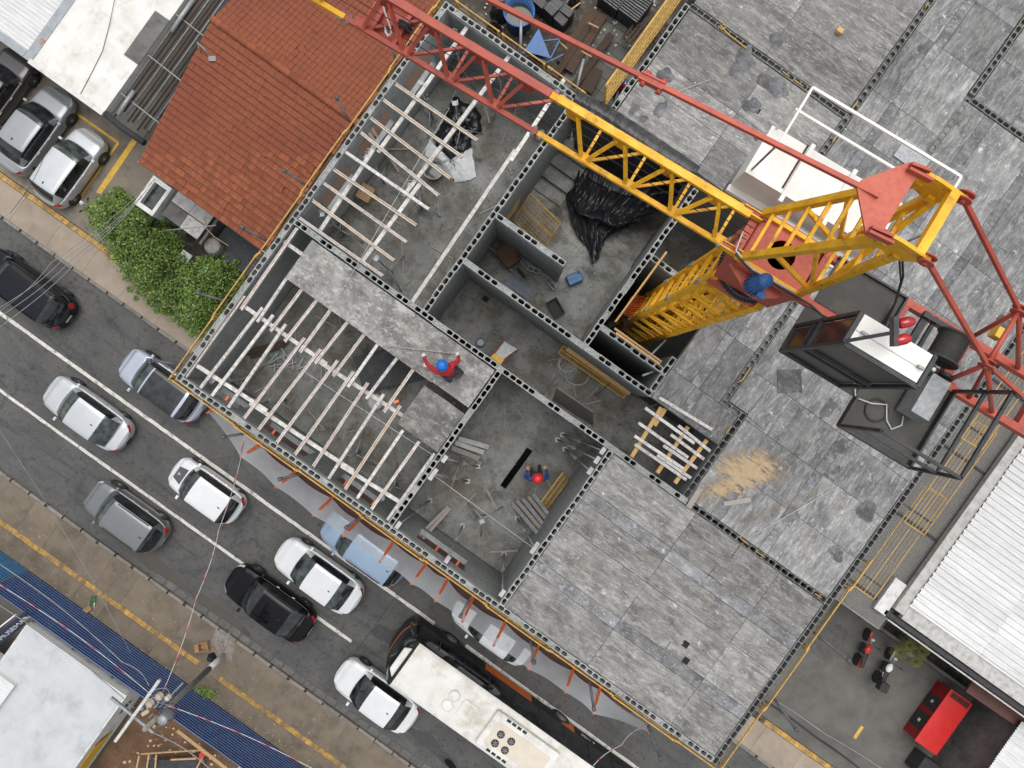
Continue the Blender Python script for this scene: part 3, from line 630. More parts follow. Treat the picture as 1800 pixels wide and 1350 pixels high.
for k in range(4): MB(True).bb((12, g0.y + .9 + k * 3.4, gz - .1), (ru + .05, g0.y + 1.0 + k * 3.4, gz - .03)).build('beam', 'black_steel', gr)
struct(MB(True).bb((11.5, g0.y - .05, 3.85), (ru + .09, 20, 4.02)).build('alley_slab', 'alley_grey'))
tag(MB(True).bb((14, .64, .1), (ru + .05, .80, 1.1)).bb((ru + .05, .64, .1), (27, .80, .75)).build('yard_wall', 'wall_grey'), 'low dark wall between the motorcycle yard and the grilled alley', 'wall')
struct(MB(True).bb((ru + .1, .82, .0), (27.0, rv + .8, .15)).build('planted_strip', 'mud'))
# brown awning, small white roof and brown box at the far right
aw = MB(True); q = [Q(1698, 1216, 3), Q(1722, 1180, 3), Q(1830, 1252, 3), Q(1806, 1290, 3)]; aw.prism([(p.x, p.y) for p in q], 2.9, 3.0)
tag(aw.build('awning', 'brown_awning'), 'dark brown awning along the edge of the white shed', 'awning')
sr = thing('small_white_roof', 'small white corrugated roof in the lower right corner', 'roof', B(28.5, -3.5, .1), ANG)
q = Q(1764, 1312, 3.2); cme3 = corr(3.6, 1.0, .125, .03, 'roof_sheet', 'sheet_white'); iv = frame(sr).inverted()
for j in range(4):
    o = bpy.data.objects.new('roof_sheet', cme3); C.objects.link(o); o.parent = sr; o.matrix_local = iv @ MUV @ Matrix.Translation((q.x - .0 + rr.uniform(-.02, .02), q.y - 2.6 + j * .98, 3.2 + j * .01))
MB(True).bb((q.x + .2, q.y - 2.5, .1), (q.x + 3.4, q.y + 1.3, 3.1)).build('wall', 'wall_grey', sr)

# blue hoarding with horizontal ribs along the lower pavement
def hoarding(name, label, u0, u1, v, h, mat):
    t = thing(name, label, 'fence', B((u0 + u1) / 2, v, .1), ANG)
    n = 16; step = 1.05; u = u0; k = 0
    while u < u1 - .1:
        L = min(step, u1 - u); m = MB(True)
        pr = []
        for i in range(n):
            z = .12 + (h - .12) * i / n; p = (h - .12) / n
            pr += [(z, 0), (z + p * .45, 0), (z + p * .6, .045), (z + p * .9, .045)]
        pr.append((h, 0)); off = .006 * (k % 2)
        vs = [(x, v + y + off, z) for x in (u, u + L + .02) for z, y in pr]; N_ = len(pr)
        m.add(vs, [[i, N_ + i, N_ + i + 1, i + 1] for i in range(N_ - 1)])
        m.build('fence_sheet', mat, t); u += step; k += 1
    u = u0 + .3
    while u < u1: MB(True).bb((u, v - .10, .1), (u + .07, v - .02, h)).build('post', 'wood_dark', t); u += 2.1
    return t
hoarding('blue_hoarding', 'dark blue ribbed metal hoarding along the lower pavement', -13.35, 4.2, -20.36, 2.75, 'blue_sheet')
hoarding('light_blue_gate', 'lighter blue ribbed metal gate at left end of the hoarding', -17.5, -13.4, -20.36, 2.35, 'blue_sheet_light')
# grey flat roof building behind it
gb = thing('grey_building', 'building with pale grey flat roof behind the blue hoarding', 'building', B(-8.5, -24, .1), ANG)
gz_ = 3.0; g1 = Q(50, 1092, gz_); g2 = Q(226, 1217, gz_)
MB(True).bb((g1.x, -34, .1), (g2.x, -20.55, gz_)).build('wall', 'wall_white', gb)
MB(True).bb((g1.x + .06, -34, gz_ + .004), (g2.x - .06, -20.6, gz_ + .03)).build('roof', 'roof_grey', gb)
MB(True).bb((g2.x - .04, -34, gz_ - .12), (g2.x + .03, -20.5, gz_ + .035)).build('roof_edge', 'wall_white', gb)
MB(True).bb((g1.x - 9, -34, gz_ - .9), (g1.x + 1.2, -22.8, gz_ + .25)).build('side_block', 'sheet_white', gb)
for k in range(2): MB(True).box((g2.x + .015, -21.9 - k * 1.9, 1.6), (.03, .5, .5)).build('diamond_window', 'glass_dark', gb)
MB(True).bb((g2.x + .02, -25.6, 0.9), (g2.x + .06, -23.6, 2.3)).build('shop_poster', 'sign_yellow', gb)
sg = thing('roof_sign', 'navy sign board with white lettering at the left edge of the grey roof', 'sign', B(g1.x - .6, -21, gz_))
a, b, c, d = P(-10, 1118, 3.2), P(46, 1072, 3.2), P(43, 1098, 2.6), P(-10, 1142, 2.6)
m = MB(); nn = Vector((.03, .03, -.06)); m.add([a, b, c, d, a + nn, b + nn, c + nn, d + nn], [[3, 2, 1, 0], [4, 5, 6, 7], [0, 1, 5, 4], [1, 2, 6, 5], [2, 3, 7, 6], [3, 0, 4, 7]]); m.build('board', 'sign_navy', sg)
ft = bpy.data.curves.new('lettering', 'FONT'); ft.body = 'MUSEMAR'; ft.size = .36; ft.extrude = .004; ft.align_x = 'CENTER'; ft.align_y = 'CENTER'
fo = bpy.data.objects.new('lettering', ft); C.objects.link(fo); ft.materials.append(M['sign_white'])
X = (b - a).normalized(); Y = (a - d); Y = (Y - X * Y.dot(X)).normalized(); Z = X.cross(Y)
ctr = (P(8, 1105, 3.2) + P(40, 1080, 3.2) + P(8, 1128, 2.6) + P(40, 1100, 2.6)) / 4
mm = Matrix((X, Y, Z)).transposed().to_4x4(); mm.translation = ctr + Z * .03
bpy.context.view_layer.update(); lme = bpy.data.meshes.new_from_object(fo.evaluated_get(bpy.context.evaluated_depsgraph_get())); bpy.data.objects.remove(fo)
fo = bpy.data.objects.new('lettering', lme); C.objects.link(fo); fo.parent = sg; fo.matrix_local = frame(sg).inverted() @ mm
MB().bar(P(-10, 1110, 3.24), P(28, 1080, 3.24), .05, .04).build('edge_trim', 'sign_white', sg)
dl = struct(MB(True).bb((g2.x + .1, -34, -.05), (6, -20.5, .04)).build('dirt_lot', 'dirt'))
# ---------------------------------------------------------------- the building under construction
bld = thing('unfinished_building', 'unfinished concrete block building with open rooms and pale deck slabs', 'building', (0, 0, 0), ANG)
TH = .15
def block_mesh(L=.392, ew=.020, cw=.012, sw=.021):
    hx = L / 2; vs = []; fs = []
    xs = [-hx, -hx + ew, -cw, cw, hx - ew, hx]; ys = [-TH / 2, -TH / 2 + sw, TH / 2 - sw, TH / 2]
    idx = {}
    for z in (0, -.19):
        for j, y in enumerate(ys):
            for i, x in enumerate(xs): idx[i, j, z] = len(vs); vs.append((x, y, z))
    for j in range(3):
        for i in range(5):
            if j == 1 and i in (1, 3):
                q = [(i, 1), (i + 1, 1), (i + 1, 2), (i, 2)]
                for k in range(4):
                    a, b = q[k], q[(k + 1) % 4]
                    fs.append([idx[(*b, 0)], idx[(*a, 0)], idx[(*a, -.19)], idx[(*b, -.19)]][::-1])
                for k in range(4):      # rounded corners of the core
                    p = Vector(vs[idx[(*q[k], 0)]]); a = Vector(vs[idx[(*q[k - 1], 0)]]); b = Vector(vs[idx[(*q[(k + 1) % 4], 0)]])
                    n = len(vs); vs += [tuple(p + Vector((0, 0, -.002))), tuple(p + (b - p).normalized() * .03 + Vector((0, 0, -.002))), tuple(p + (a - p).normalized() * .03 + Vector((0, 0, -.002)))]
                    fs.append([n, n + 1, n + 2])
            else: fs.append([idx[i, j, 0], idx[i + 1, j, 0], idx[i + 1, j + 1, 0], idx[i, j + 1, 0]])
    for a, b in (((0, 0), (5, 0)), ((5, 0), (5, 3)), ((5, 3), (0, 3)), ((0, 3), (0, 0))): fs.append([idx[(*a, 0)], idx[(*a, -.19)], idx[(*b, -.19)], idx[(*b, 0)]])
    return vs, fs
bvs, bfs = block_mesh()
bme = bpy.data.meshes.new('concrete_block'); bme.from_pydata(bvs, [], bfs); bme.materials.append(M['block'])
bvs2, bfs2 = block_mesh(.398, .012, .008, .017); bme_d = bpy.data.meshes.new('concrete_block'); bme_d.from_pydata(bvs2, [], bfs2); bme_d.materials.append(M['block_dark'])
def leaf(m, ax, c, a, b, z0, z1, t=.028):
    for s in (-1, 1):
        y = c + s * (TH / 2 - t / 2 - .004)
        if ax == 'u': m.box(((a + b) / 2, y, (z0 + z1) / 2), (b - a, t, z1 - z0))
        else: m.box((y, (a + b) / 2, (z0 + z1) / 2), (t, b - a, z1 - z0))
bme_f = []
for q_ in range(3):     # blocks with a mortared core
    vv = list(bvs); ff = list(bfs)
    for sx in ((-1,), (1,), (-1, 1))[q_]:
        n = len(vv); x0, x1 = sorted((sx * .010, sx * .178)); vv += [(x0, -.055, -.03), (x1, -.055, -.045), (x1, .055, -.02), (x0, .055, -.035)]; ff.append([n, n + 1, n + 2, n + 3])
    me_ = bpy.data.meshes.new('concrete_block'); me_.from_pydata(vv, [], ff); me_.materials.append(M['block']); bme_f.append(me_)
def wall(ax, c, a, b, base=FLR - .2, ops=(), light=False, single=True, skip=(), dark=None):
    """a hollow block wall along u or v: leaves below, one course of separate blocks on top"""
    m = MB(True); zt = TOP - .192; cuts = sorted({a, b} | {x for o in ops for x in o[:2]})
    for x0, x1 in zip(cuts, cuts[1:]):
        xm = (x0 + x1) / 2; hole = [o for o in ops if o[0] <= xm <= o[1]]
        if not hole: leaf(m, ax, c, x0, x1, base, zt)
        else:
            leaf(m, ax, c, x0, x1, base, hole[0][2]); leaf(m, ax, c, x0, x1, hole[0][3], zt)
            for z in (hole[0][2] - .02, hole[0][3] + .02):
                if ax == 'u': m.box((xm, c, z), (x1 - x0, TH - .012, .036))
                else: m.box((c, xm, z), (TH - .012, x1 - x0, .036))
            for x in (x0 - .01, x1 + .01):
                zz = (hole[0][2] + hole[0][3]) / 2; hh = hole[0][3] - hole[0][2]
                if ax == 'u': m.box((x, c, zz), (.02, TH - .012, hh))
                else: m.box((c, x, zz), (TH - .012, .02, hh))
    for x in (a + .015, b - .015):
        if ax == 'u': m.box((x, c, (base + zt) / 2), (.028, TH - .07, zt - base))
        else: m.box((c, x, (base + zt) / 2), (TH - .07, .028, zt - base))
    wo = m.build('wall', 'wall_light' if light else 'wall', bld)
    n = int((b - a) / .4); s = (b - a) / n; j = MB()
    for i in range(n):
        x = a + (i + .5) * s; dz = rr.uniform(-.006, .004) - (.012 if dark and dark(x) else 0); dc = rr.uniform(-.008, .008); sc = s / .4
        if any(p < x < q for p, q in skip): continue
        loc = (x, c + dc, TOP + dz) if ax == 'u' else (c + dc, x, TOP + dz)
        if single:
            dk = dark and dark(x); o = place('concrete_block', bme_d if dk else (rr.choice(bme_f) if rr.random() < .35 else bme), wo, loc, (0 if ax == 'u' else math.pi / 2) + rr.uniform(-.014, .014)); o.scale = (sc, 1, 1)
        else:
            mm = Matrix.Translation(loc) @ Matrix.Rotation(0 if ax == 'u' else math.pi / 2, 4, 'Z') @ Matrix.Diagonal((sc, 1, 1, 1)); j.add([mm @ Vector(q) for q in bvs], bfs)
    if not single: o = j.build('block_course', 'block_dark', wo, local=True); o['kind'] = 'stuff'
    return wo
OW, IW = FLR - .2, FLR - .2
U1, U3, V2, V4 = -7.07, 9.92, -4.87, 6.97
h = TH / 2
win = lambda a, b, z0=FLR + 1.05, z1=TOP - .62: (a, b, z0, z1)
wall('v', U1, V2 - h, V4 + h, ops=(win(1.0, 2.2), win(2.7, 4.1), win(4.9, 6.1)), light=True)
wall('u', V2, U1 + h, U3 - h, ops=(win(-4.9, -3.4), win(-2.4, -1.1), win(.3, 1.9), win(-6.6, -5.6)))
wall('v', U3, V2 - h, 9.6, dark=lambda x: True); wall('v', U3, 9.6, 15, single=False)
wall('u', V4, U1 + h, -2.95 + h)
wall('v', -2.93, .15 + h, V4 - h); wall('u', .15, U1 + h, U3 - h, dark=lambda x: x > 5.3)
wall('v', -.45, V2 + h, .15 - h); wall('v', 3.1, V2 + h, .15 - h)
wall('u', 1.87, -2.93 + h, 3.1, base=8); wall('u', 3.31, -2.93 + h, -.68)
wall('v', .95, 1.87 + h, 6.85, base=4); wall('u', 2.54, .95 + h, 2.95, base=4); wall('v', 3.03, 1.87 + h, 3.0, base=4)
wall('u', 4.76, .95 + h, 2.3, base=4)
wall('v', -2.0, 7.15, 10.6, base=0); wall('v', -2.0, 10.8, 14, base=0, single=False)
wall('u', 10.62, -2.0 + h, 3.05 - h, dark=lambda x: True); wall('v', 3.05, 8.9, 14.4, dark=lambda x: True)
wall('v', 4.72, 2.8 + h, 6.6, dark=lambda x: True); wall('u', 2.8, 4.72 - h, 5.33 - h, dark=lambda x: True); wall('v', 5.33, .15 + h, 2.8 + h, dark=lambda x: True)
wall('v', 5.31, 8.6, 12.9 - h, single=False); wall('v', 5.31, 12.9 + h, 16, single=False); wall('u', 12.85, 5.31 + h, 9.8, single=False)
# storeys below: outer shell to the ground and the floor the rooms stand on
lo_ = MB(True)
lo_.bb((U1 - .07, V2 - .07, 0), (U1 + .1, V4 + .07, FLR - .22)); lo_.bb((U1 + .1, V2 - .07, 0), (U3 + .07, V2 + .1, FLR - .22)); lo_.bb((U3 - .1, V2 + .1, 0), (U3 + .07, 24, FLR - .22)); lo_.bb((U1 + .1, V4 - .1, 0), (-2.9, V4 + .07, FLR - .22)); lo_.bb((-2.07, 14, 0), (-1.93, 24, FLR))
lo_.build('lower_wall', 'wall', bld)
fl = MB(True)
def slabf(a, b, c, d, z=FLR): fl.bb((a, c, z - .18), (b, d, z))
slabf(U1 + .1, -.45 + .02, V2 + .1, .15 - .0); slabf(-.42, 1.46, V2 + .1, .15); slabf(1.66, 3.1, V2 + .1, .15)   # slot between the last two
slabf(1.46, 1.66, V2 + .1, -2.66); slabf(1.46, 1.66, -1.27, .15)
slabf(U1 + .1, -2.93, .16, V4 - .02); slabf(-2.92, .95, .16, 4.86); slabf(.96, 3.1, .16, 1.87); slabf(3.11, 5.33, .16, 1.87); slabf(-2.92, -.7, 4.87, 6.4)
slabf(3.11, U3 - .1, V2 + .1, .15)
fl.build('room_floor', 'room_floor', bld)
MB(True).bb((-2.9, V4 - .2, 9.4), (3.0, 7.1, 9.6)).bb((-.68, 4.9, 9.0), (.9, 6.9, 9.2)).build('lower_floor', 'room_floor', bld)
MB(True).bb((1.03, 4.84, 11.2), (3.0, 6.9, 11.3)).build('landing', 'room_floor', bld)
MB(True).bb((1.03, 1.95, 10.2), (3.0, 2.46, 10.3)).build('landing', 'plywood_brown', bld)
# stair flight going down between the wall and the stair well
st = MB(True)
for i in range(9):
    MB(True).bb((-.62, 4.87 + i * .27, FLR - .17 * (i + 1) - .14), (.86, 4.87 + (i + 1) * .27, FLR - .17 * (i + 1) + .0)).build('stair_step', 'room_floor', bld)
for k, i in enumerate(range(4)): MB(True).bb((-2.85, 5.1 + i * .4, FLR - .1 + .17 * i), (-1.9, 5.5 + i * .4, FLR + .17 * (i + 1) - .1)).build('stair_step', 'room_floor', bld)
# deck slabs: separate panels with open joints, darker closing strips
deck = MB(True).bb((3.2, V2 + .12, TOP - .25), (U3 - .1, .02, TOP - .13)).bb((5.45, .28, TOP - .25), (U3 - .1, 22, TOP - .13)).bb((-1.9, 7.2, TOP - .25), (5.44, 22, TOP - .13)).bb((3.12, 2.9, TOP - .25), (5.44, 7.19, TOP - .13)).bb((3.12, 1.82, TOP - .25), (5.24, 2.89, TOP - .13)).build('deck', 'wall', bld)
inv_d = frame(deck).inverted()
def panel(a, b, c, d, mat, name='deck_panel', z=None):
    if b - a < .05 or d - c < .05: return
    zz = (z if z else TOP - .022) + rr.uniform(-.004, .004)
    m = MB(True); cx, cy = (a + b) / 2, (c + d) / 2; m.box((0, 0, -.05), (b - a - .010, d - c - .010, .1)); m.uv = False
    me = m.mesh(name); me.materials.append(M[mat]); place(name, me, deck, (cx, cy, zz), rr.uniform(-.0015, .0015))
def panels(us, vs, mat, strips_u=(), strips_v=()):
    for a, b in zip(us, us[1:]):
        for c, d in zip(vs, vs[1:]):
            s = (b - a) < .5 or (d - c) < .5
            panel(a, b, c, d, 'deck_strip' if s else mat)
panels([3.19, 5.81, 8.45, 9.83], [-4.78, -3.62, -3.30, -2.15, -1.40, -1.06, .06], 'deck_u')
panels([5.42, 6.12, 6.42, 7.65, 7.9, 9.83], [.24, 1.5, 2.75, 3.9], 'deck_v'); panels([4.81, 5.9, 6.2, 7.5, 7.75, 8.9, 9.83], [3.9, 5.6, 7.9, 9.4, 12.75], 'deck_v')
panels([4.81, 5.42], [2.9, 3.9], 'deck_v')
panels([3.12, 3.9, 4.15, 5.24], [1.82, 2.71], 'deck_v'); panels([3.12, 3.75, 4.0, 4.63], [2.71, 4.3, 6.6, 8.8], 'deck_v'); panels([4.63, 4.8], [6.7, 8.8], 'deck_v')
panels([-1.9, .66, 2.95], [7.22, 8.32, 9.05, 10.52], 'deck_u'); panels([-1.9, .4, 2.95], [10.72, 11.9, 13.1, 14.4, 16], 'deck_u')
panels([3.15, 3.75, 4.0, 5.2], [8.8, 10.4, 11.6, 13.5, 15, 17], 'deck_v'); panels([5.41, 6.6, 6.9, 8.3, 9.83], [12.94, 14.2, 15.6, 17.4], 'deck_v')
for k, (x, y, sx, sy) in enumerate([(.38, 11.23, .17, .2), (0, 10.2, .26, .42), (1.01, 10.2, .40, .26), (.86, 9.45, .24, .2), (-1.75, 9.72, .12, .14), (-1.41, 8.79, .25, .16), (-1.57, 7.63, .13, .19), (-1.0, 8.0, .12, .27), (-1.22, 7.55, .1, .12), (9.35, 2.66, .20, .33), (7.82, 3.6, .2, .2), (7.82, 1.44, .22, .2), (9.36, 1.3, .22, .16), (1.48, 8.86, .13, .1), (9.36, 8.67, .16, .17), (8.1, 3.05, .08, .13), (3.6, 13.2, .14, .12), (7.0, 4.2, .12, .35)]):
    blob(MB(True), (x, y), sx, sy, TOP - .012, 100 + k, 18, .35).build('damp_patch', 'damp', deck)
for u, v in ((7.55, -2.86), (7.8, -3.2)): MB(True).bb((u - .085, v - .085, TOP - .016), (u + .085, v + .085, TOP - .0135)).build('duct_opening', 'sink_black', deck)  # flat black plates paint the dark depth of the openings
MB(True).bb((.95, 9.35, TOP - .016), (1.12, 9.5, TOP - .0135)).build('duct_opening', 'sink_black', deck)
dm = MB(True)
def dots(a, b, n):
    for i in range(n):
        x = a[0] + (b[0] - a[0]) * i / (n - 1); y = a[1] + (b[1] - a[1]) * i / (n - 1); dm.lathe((x, y, TOP - .015), [(.016, 0), (.0, .003)], 6)
for a, b, n in (((1315, 732), (1342, 755), 9), ((1300, 960), (1286, 980), 8), ((1258, 996), (1243, 1015), 7), ((1095, 1040), (1104, 1050), 4), ((1178, 1130), (1171, 1140), 5), ((1450, 833), (1466, 845), 6), ((1457, 798), (1451, 808), 4), ((1677, 492), (1665, 508), 6), ((1758, 435), (1770, 443), 5), ((1522, 204), (1528, 222), 3)):
    dots(Q(*a, TOP), Q(*b, TOP), n)
o = dm.build('bolt_holes', 'sink_black', deck); o['kind'] = 'stuff'
# wall ties / yellow conduit in the cores
for k, pts in enumerate([[(1262, 45), (1268, 52), (1276, 48), (1273, 43), (1266, 45), (1280, 60), (1296, 72), (1313, 86)], [(1375, 125), (1388, 135)], [(1396, 140), (1412, 152)], [(1463, 250), (1472, 236)], [(1497, 193), (1508, 178)], [(1626, 15), (1632, 4)], [(1318, 648), (1305, 668), (1296, 672)], [(1276, 762), (1286, 748)], [(1300, 945), (1316, 958)], [(1328, 968), (1345, 980)], [(1432, 1043), (1444, 1051)], [(1795, 50), (1803, 40)]]):
    r_ = [P(x, y, TOP + .02) for x, y in pts]; MB().path(r_, .016, 6).build('conduit', 'yellow_rail', deck)
sp_ = [Q(x, y, TOP) for x, y in ((1200, 890), (1226, 838), (1250, 795), (1300, 772), (1350, 770), (1412, 802), (1408, 840), (1350, 862), (1300, 880), (1245, 896))]
cs_ = sum(sp_, Vector()) / len(sp_); sd = MB(True); ring_ = []; spv = []
for t in (0, .4, .75, 1.15):
    for i in range(40):
        f = i / 4; a = sp_[int(f) % 10].lerp(sp_[(int(f) + 1) % 10], f - int(f)); q = cs_.lerp(a, t); sd.v.append(Vector((q.x, q.y, TOP - .010 + .012 * (1 - t / 1.15)))); spv.append(max(0, 1.05 - t * .92))
sd.f = [[r * 40 + i, (r + 1) * 40 + i, (r + 1) * 40 + (i + 1) % 40, r * 40 + (i + 1) % 40][::-1] for r in range(3) for i in range(40)]; sd.sm = [True] * len(sd.f)
o = sd.build('spilled_sand', 'sand_film'); o.data.attributes.new('spread', 'FLOAT', 'POINT').data.foreach_set('value', spv)
tag(o, 'yellow sand spilled over the grey deck below the crane cabinet', 'sand', kind='stuff')
# ---------------------------------------------------------------- the tower crane (x along the counter-jib, -y towards the open rooms)
CA = R(-31.0)
crane = thing('tower_crane', 'yellow and red tower crane with lattice mast, jib and counter jib', 'crane', B(2.15, 3.9, 3.0), CA)
CZ = 3.0
def cz(z): return z - CZ
def cbar(name, a, b, w, hh, mat, parent, up=(0, 0, 1)):
    m = MB(); m.bar((a[0], a[1], cz(a[2])), (b[0], b[1], cz(b[2])), w, hh, up); return m.build(name, mat, parent, local=True)
def cbox(name, a, b, mat, parent, bev=0):
    return MB().bb((a[0], a[1], cz(a[2])), (b[0], b[1], cz(b[2]))).build(name, mat, parent, local=True, bev=bev)
def ctube(name, pts, r, mat, parent, n=8):
    return MB().path([(p[0], p[1], cz(p[2])) for p in pts], r, n).build(name, mat, parent, local=True)
MR = Matrix.Rotation(ANG - CA, 3, 'Z')
def mst(x, y, z): q = MR @ Vector((x, y, 0)); return (q.x, q.y, z)
hw = .5
mast = MB()
for sx in (-1, 1):
    for sy in (-1, 1):
        a = mst(sx * (hw - .06), sy * (hw - .06), 0); mast.box((a[0], a[1], cz(12.6)), (.12, .12, 18.2), MR)
mast = mast.build('mast', 'yellow', crane, local=True)
zb = 10.0
while zb < 21.4:
    for k in range(4):
        c, s = [(1, 0), (0, 1), (-1, 0), (0, -1)][k]
        def fp(t, z, o=0): # point on face k, t across the face
            return mst(c * (hw - .05 - o) - s * t, s * (hw - .05 - o) + c * t, z)
        up = MR @ Vector((c, s, 0))
        cbar('brace', fp(-hw + .1, zb), fp(hw - .1, zb), .07, .05, 'yellow', mast, up)
        cbar('brace', fp(-hw + .1, zb + .06), fp(hw - .1, zb + .56), .06, .05, 'yellow', mast, up)
        cbar('brace', fp(-hw + .1, zb + 1.02, .055), fp(hw - .1, zb + .56, .055), .06, .05, 'yellow', mast, up)
    zb += 1.08
for k in range(4):   # splice plates with bolts
    for sx, sy in ((-1, -1), (1, -1), (-1, 1)):
        a = mst(sx * (hw + .004), sy * (hw - .06), 0); z = 13.2 + k * 2.5
        m = MB(); m.box((a[0], a[1], cz(z)), (.03, .11, .34), MR)
        for dz in (-.11, .11): m.lathe((a[0] + sx * .02, a[1], cz(z + dz)), [(.025, -.02), (.025, .02)], 6, ax=(sx, 0, 0))
        m.build('splice_plate', 'steel_dirty', mast, local=True)
lad = MB()
for sy in (-.18, .18): a = mst(-.1, sy, 0); lad.box((a[0], a[1], cz(13)), (.04, .04, 16), MR)
z = 8.0
while z < 21.4: a = mst(-.1, 0, z); lad.box((a[0], a[1], cz(z)), (.03, .36, .03), MR); z += .28
lad.build('ladder', 'yellow', crane, local=True)
# turntable: red box with a round opening, slewing ring, motor on its bracket
TTZ = 22.9
cbox('turntable_frame', (-.52, -.46, 21.75), (.52, -.40, TTZ), 'red_lead', crane); cbox('turntable_frame', (-.52, .40, 21.75), (.52, .46, TTZ), 'red_lead', crane)
cbox('turntable_frame', (-.52, -.40, 21.75), (-.46, .40, TTZ), 'red_lead', crane); cbox('turntable_frame', (.46, -.40, 21.75), (.52, .40, TTZ), 'red_lead', crane)
m = MB(); n = 32; sq = []; ci = []
for i in range(n):
    a = 2 * math.pi * i / n + math.pi / 4; c, s = math.cos(a), math.sin(a); k = 1 / max(abs(c), abs(s)); sq.append((.50 * c * k, .44 * s * k)); ci.append((.22 * c, .22 * s))
z1 = cz(TTZ + .01); z0 = cz(TTZ - .02)
vs = [(x, y, z1) for x, y in sq] + [(x, y, z1) for x, y in ci] + [(x, y, z0) for x, y in ci]
m.add(vs, [[i, (i + 1) % n, n + (i + 1) % n, n + i] for i in range(n)] + [[n + i, n + (i + 1) % n, 2 * n + (i + 1) % n, 2 * n + i] for i in range(n)])
m.build('turntable_plate', 'red_lead_pale', crane, local=True)
cbox('flange', (-.66, -.36, TTZ - .10), (-.53, .36, TTZ - .06), 'red_lead_pale', crane)
for i in range(5): MB().lathe((-.595, -.28 + i * .14, cz(TTZ - .058)), [(.014, 0), (.012, .012)], 6).build('bolt', 'black_steel', crane, local=True)
rg = MB(); rg.lathe((0, 0, cz(21.6)), [(.46, 0), (.54, 0), (.54, .14), (.46, .14), (.46, 0)], 40)
for i in range(60): a = 2 * math.pi * i / 60; rg.box((.555 * math.cos(a), .555 * math.sin(a), cz(21.67)), (.04, .035, .13), Matrix.Rotation(a, 3, 'Z'))
rg.build('slewing_ring', 'black_steel', crane, local=True)
cbox('ring_support', (-.50, -.50, 21.30), (.50, .50, 21.58), 'red_lead', crane)
def cp(px, py, z): return frame(crane).inverted() @ P(px, py, z)
pl = [cp(x, y, 22.72) for x, y in ((1281, 465), (1313, 518), (1326, 526), (1368, 524), (1385, 512), (1296, 458))]
MB().prism([(q.x, q.y) for q in pl], cz(22.70), cz(22.74)).build('motor_bracket', 'red_lead_pale', crane, local=True)
q = cp(1321, 503, 22.745)
mo = MB().lathe((q.x, q.y, q.z), [(.125, 0), (.13, .02), (.13, .34), (.12, .38), (.108, .40), (.108, .60), (.10, .635), (0, .64)], 20)
for i in range(16):
    a = 2 * math.pi * i / 16; mo.box((q.x + .135 * math.cos(a), q.y + .135 * math.sin(a), q.z + .17), (.03, .012, .26), Matrix.Rotation(a, 3, 'Z'))
mot = mo.build('slew_motor', 'motor_blue', crane, local=True); MB().box((q.x + .12, q.y - .12, q.z + .25), (.12, .1, .14)).build('terminal_box', 'plastic_blue', mot, local=True)
# jib: triangular lattice, lower chords y=+-.313, top chord above; red middle section between yellow ones
PT = .772; LB, LT = 22.9, 23.64; YW = .313
def jib(name, x0, x1, mat):
    m = MB()
    for y in (-YW, YW): m.box(((x0 + x1) / 2, y, cz(LB)), (x1 - x0 - .01, .075, .075))
    m.box(((x0 + x1) / 2, 0, cz(LT)), (x1 - x0 - .01, .092, .07)); m.box(((x0 + x1) / 2, 0, cz(LT - .055)), (x1 - x0 - .01, .06, .04))
    j = m.build(name, mat, crane, local=True)
    k0 = math.ceil((x0 + .05 - NB) / PT); x = NB + k0 * PT; first = True
    while x < x1 - .02:
        for y in (-YW, YW):
            s = 1 if y > 0 else -1
            g = MB(); g.prism([(x - .13, y - s * .10 - (.0)), (x + .13, y - s * .10), (x + .07, y + s * .02), (x - .07, y + s * .02)], cz(LB + .044), cz(LB + .056)); g.build('gusset', mat, j, local=True)
            for d in (-PT / 2, PT / 2):
                if x0 - .05 < x + d < x1 + .05: cbar('brace', (x + math.copysign(.05, d), y * .93, LB + .05), (x + d - math.copysign(.06, d), y * .10, LT - .07), .048, .048, mat, j, (0, s, .4))
        for d in (-PT / 2, PT / 2):
            if x0 < x + d < x1 and (d > 0 or first):
                g = MB(); xx = x + d
                for s in (-1, 1): g.add([(xx - .15, s * .035, cz(LT - .03)), (xx + .15, s * .035, cz(LT - .03)), (xx + .08, s * .085, cz(LT - .16)), (xx - .08, s * .085, cz(LT - .16))], [[0, 1, 2, 3], [3, 2, 1, 0]])
                g.build('gusset', mat, j, local=True)
        cbar('brace', (x, -YW + .05, LB - .01), (x, YW - .05, LB - .01), .042, .042, mat, j)
        if x + PT < x1 + .1: cbar('brace', (x + .06, -YW + .05, LB - .055), (x + PT - .06, YW - .05, LB - .055), .042, .042, mat, j)
        x += PT; first = False
    for xx in (x0 + .06, x1 - .06):
        for y in (-YW, YW): MB().lathe((xx, y - .075, cz(LB)), [(.035, 0), (.035, .15)], 10, ax=(0, 1, 0)).build('pin', 'steel_dirty', j, local=True)
    return j
NB = -.815 - 2.45
jib('jib_section', -1.61 - 2.45, -.82, 'yellow'); jib('jib_section', -4.95 - 2.45, -1.61 - 2.45, 'red_lead'); jib('jib_section', -11, -4.95 - 2.45, 'yellow')
for i, y in enumerate((-.2, -.08, .05, .16)): ctube('hoist_rope', [(-11, y, LB + .16 + .05 * i), (-.6, y * .7, LB + .2 + .04 * i)], .007, 'wire_black', crane, 5)
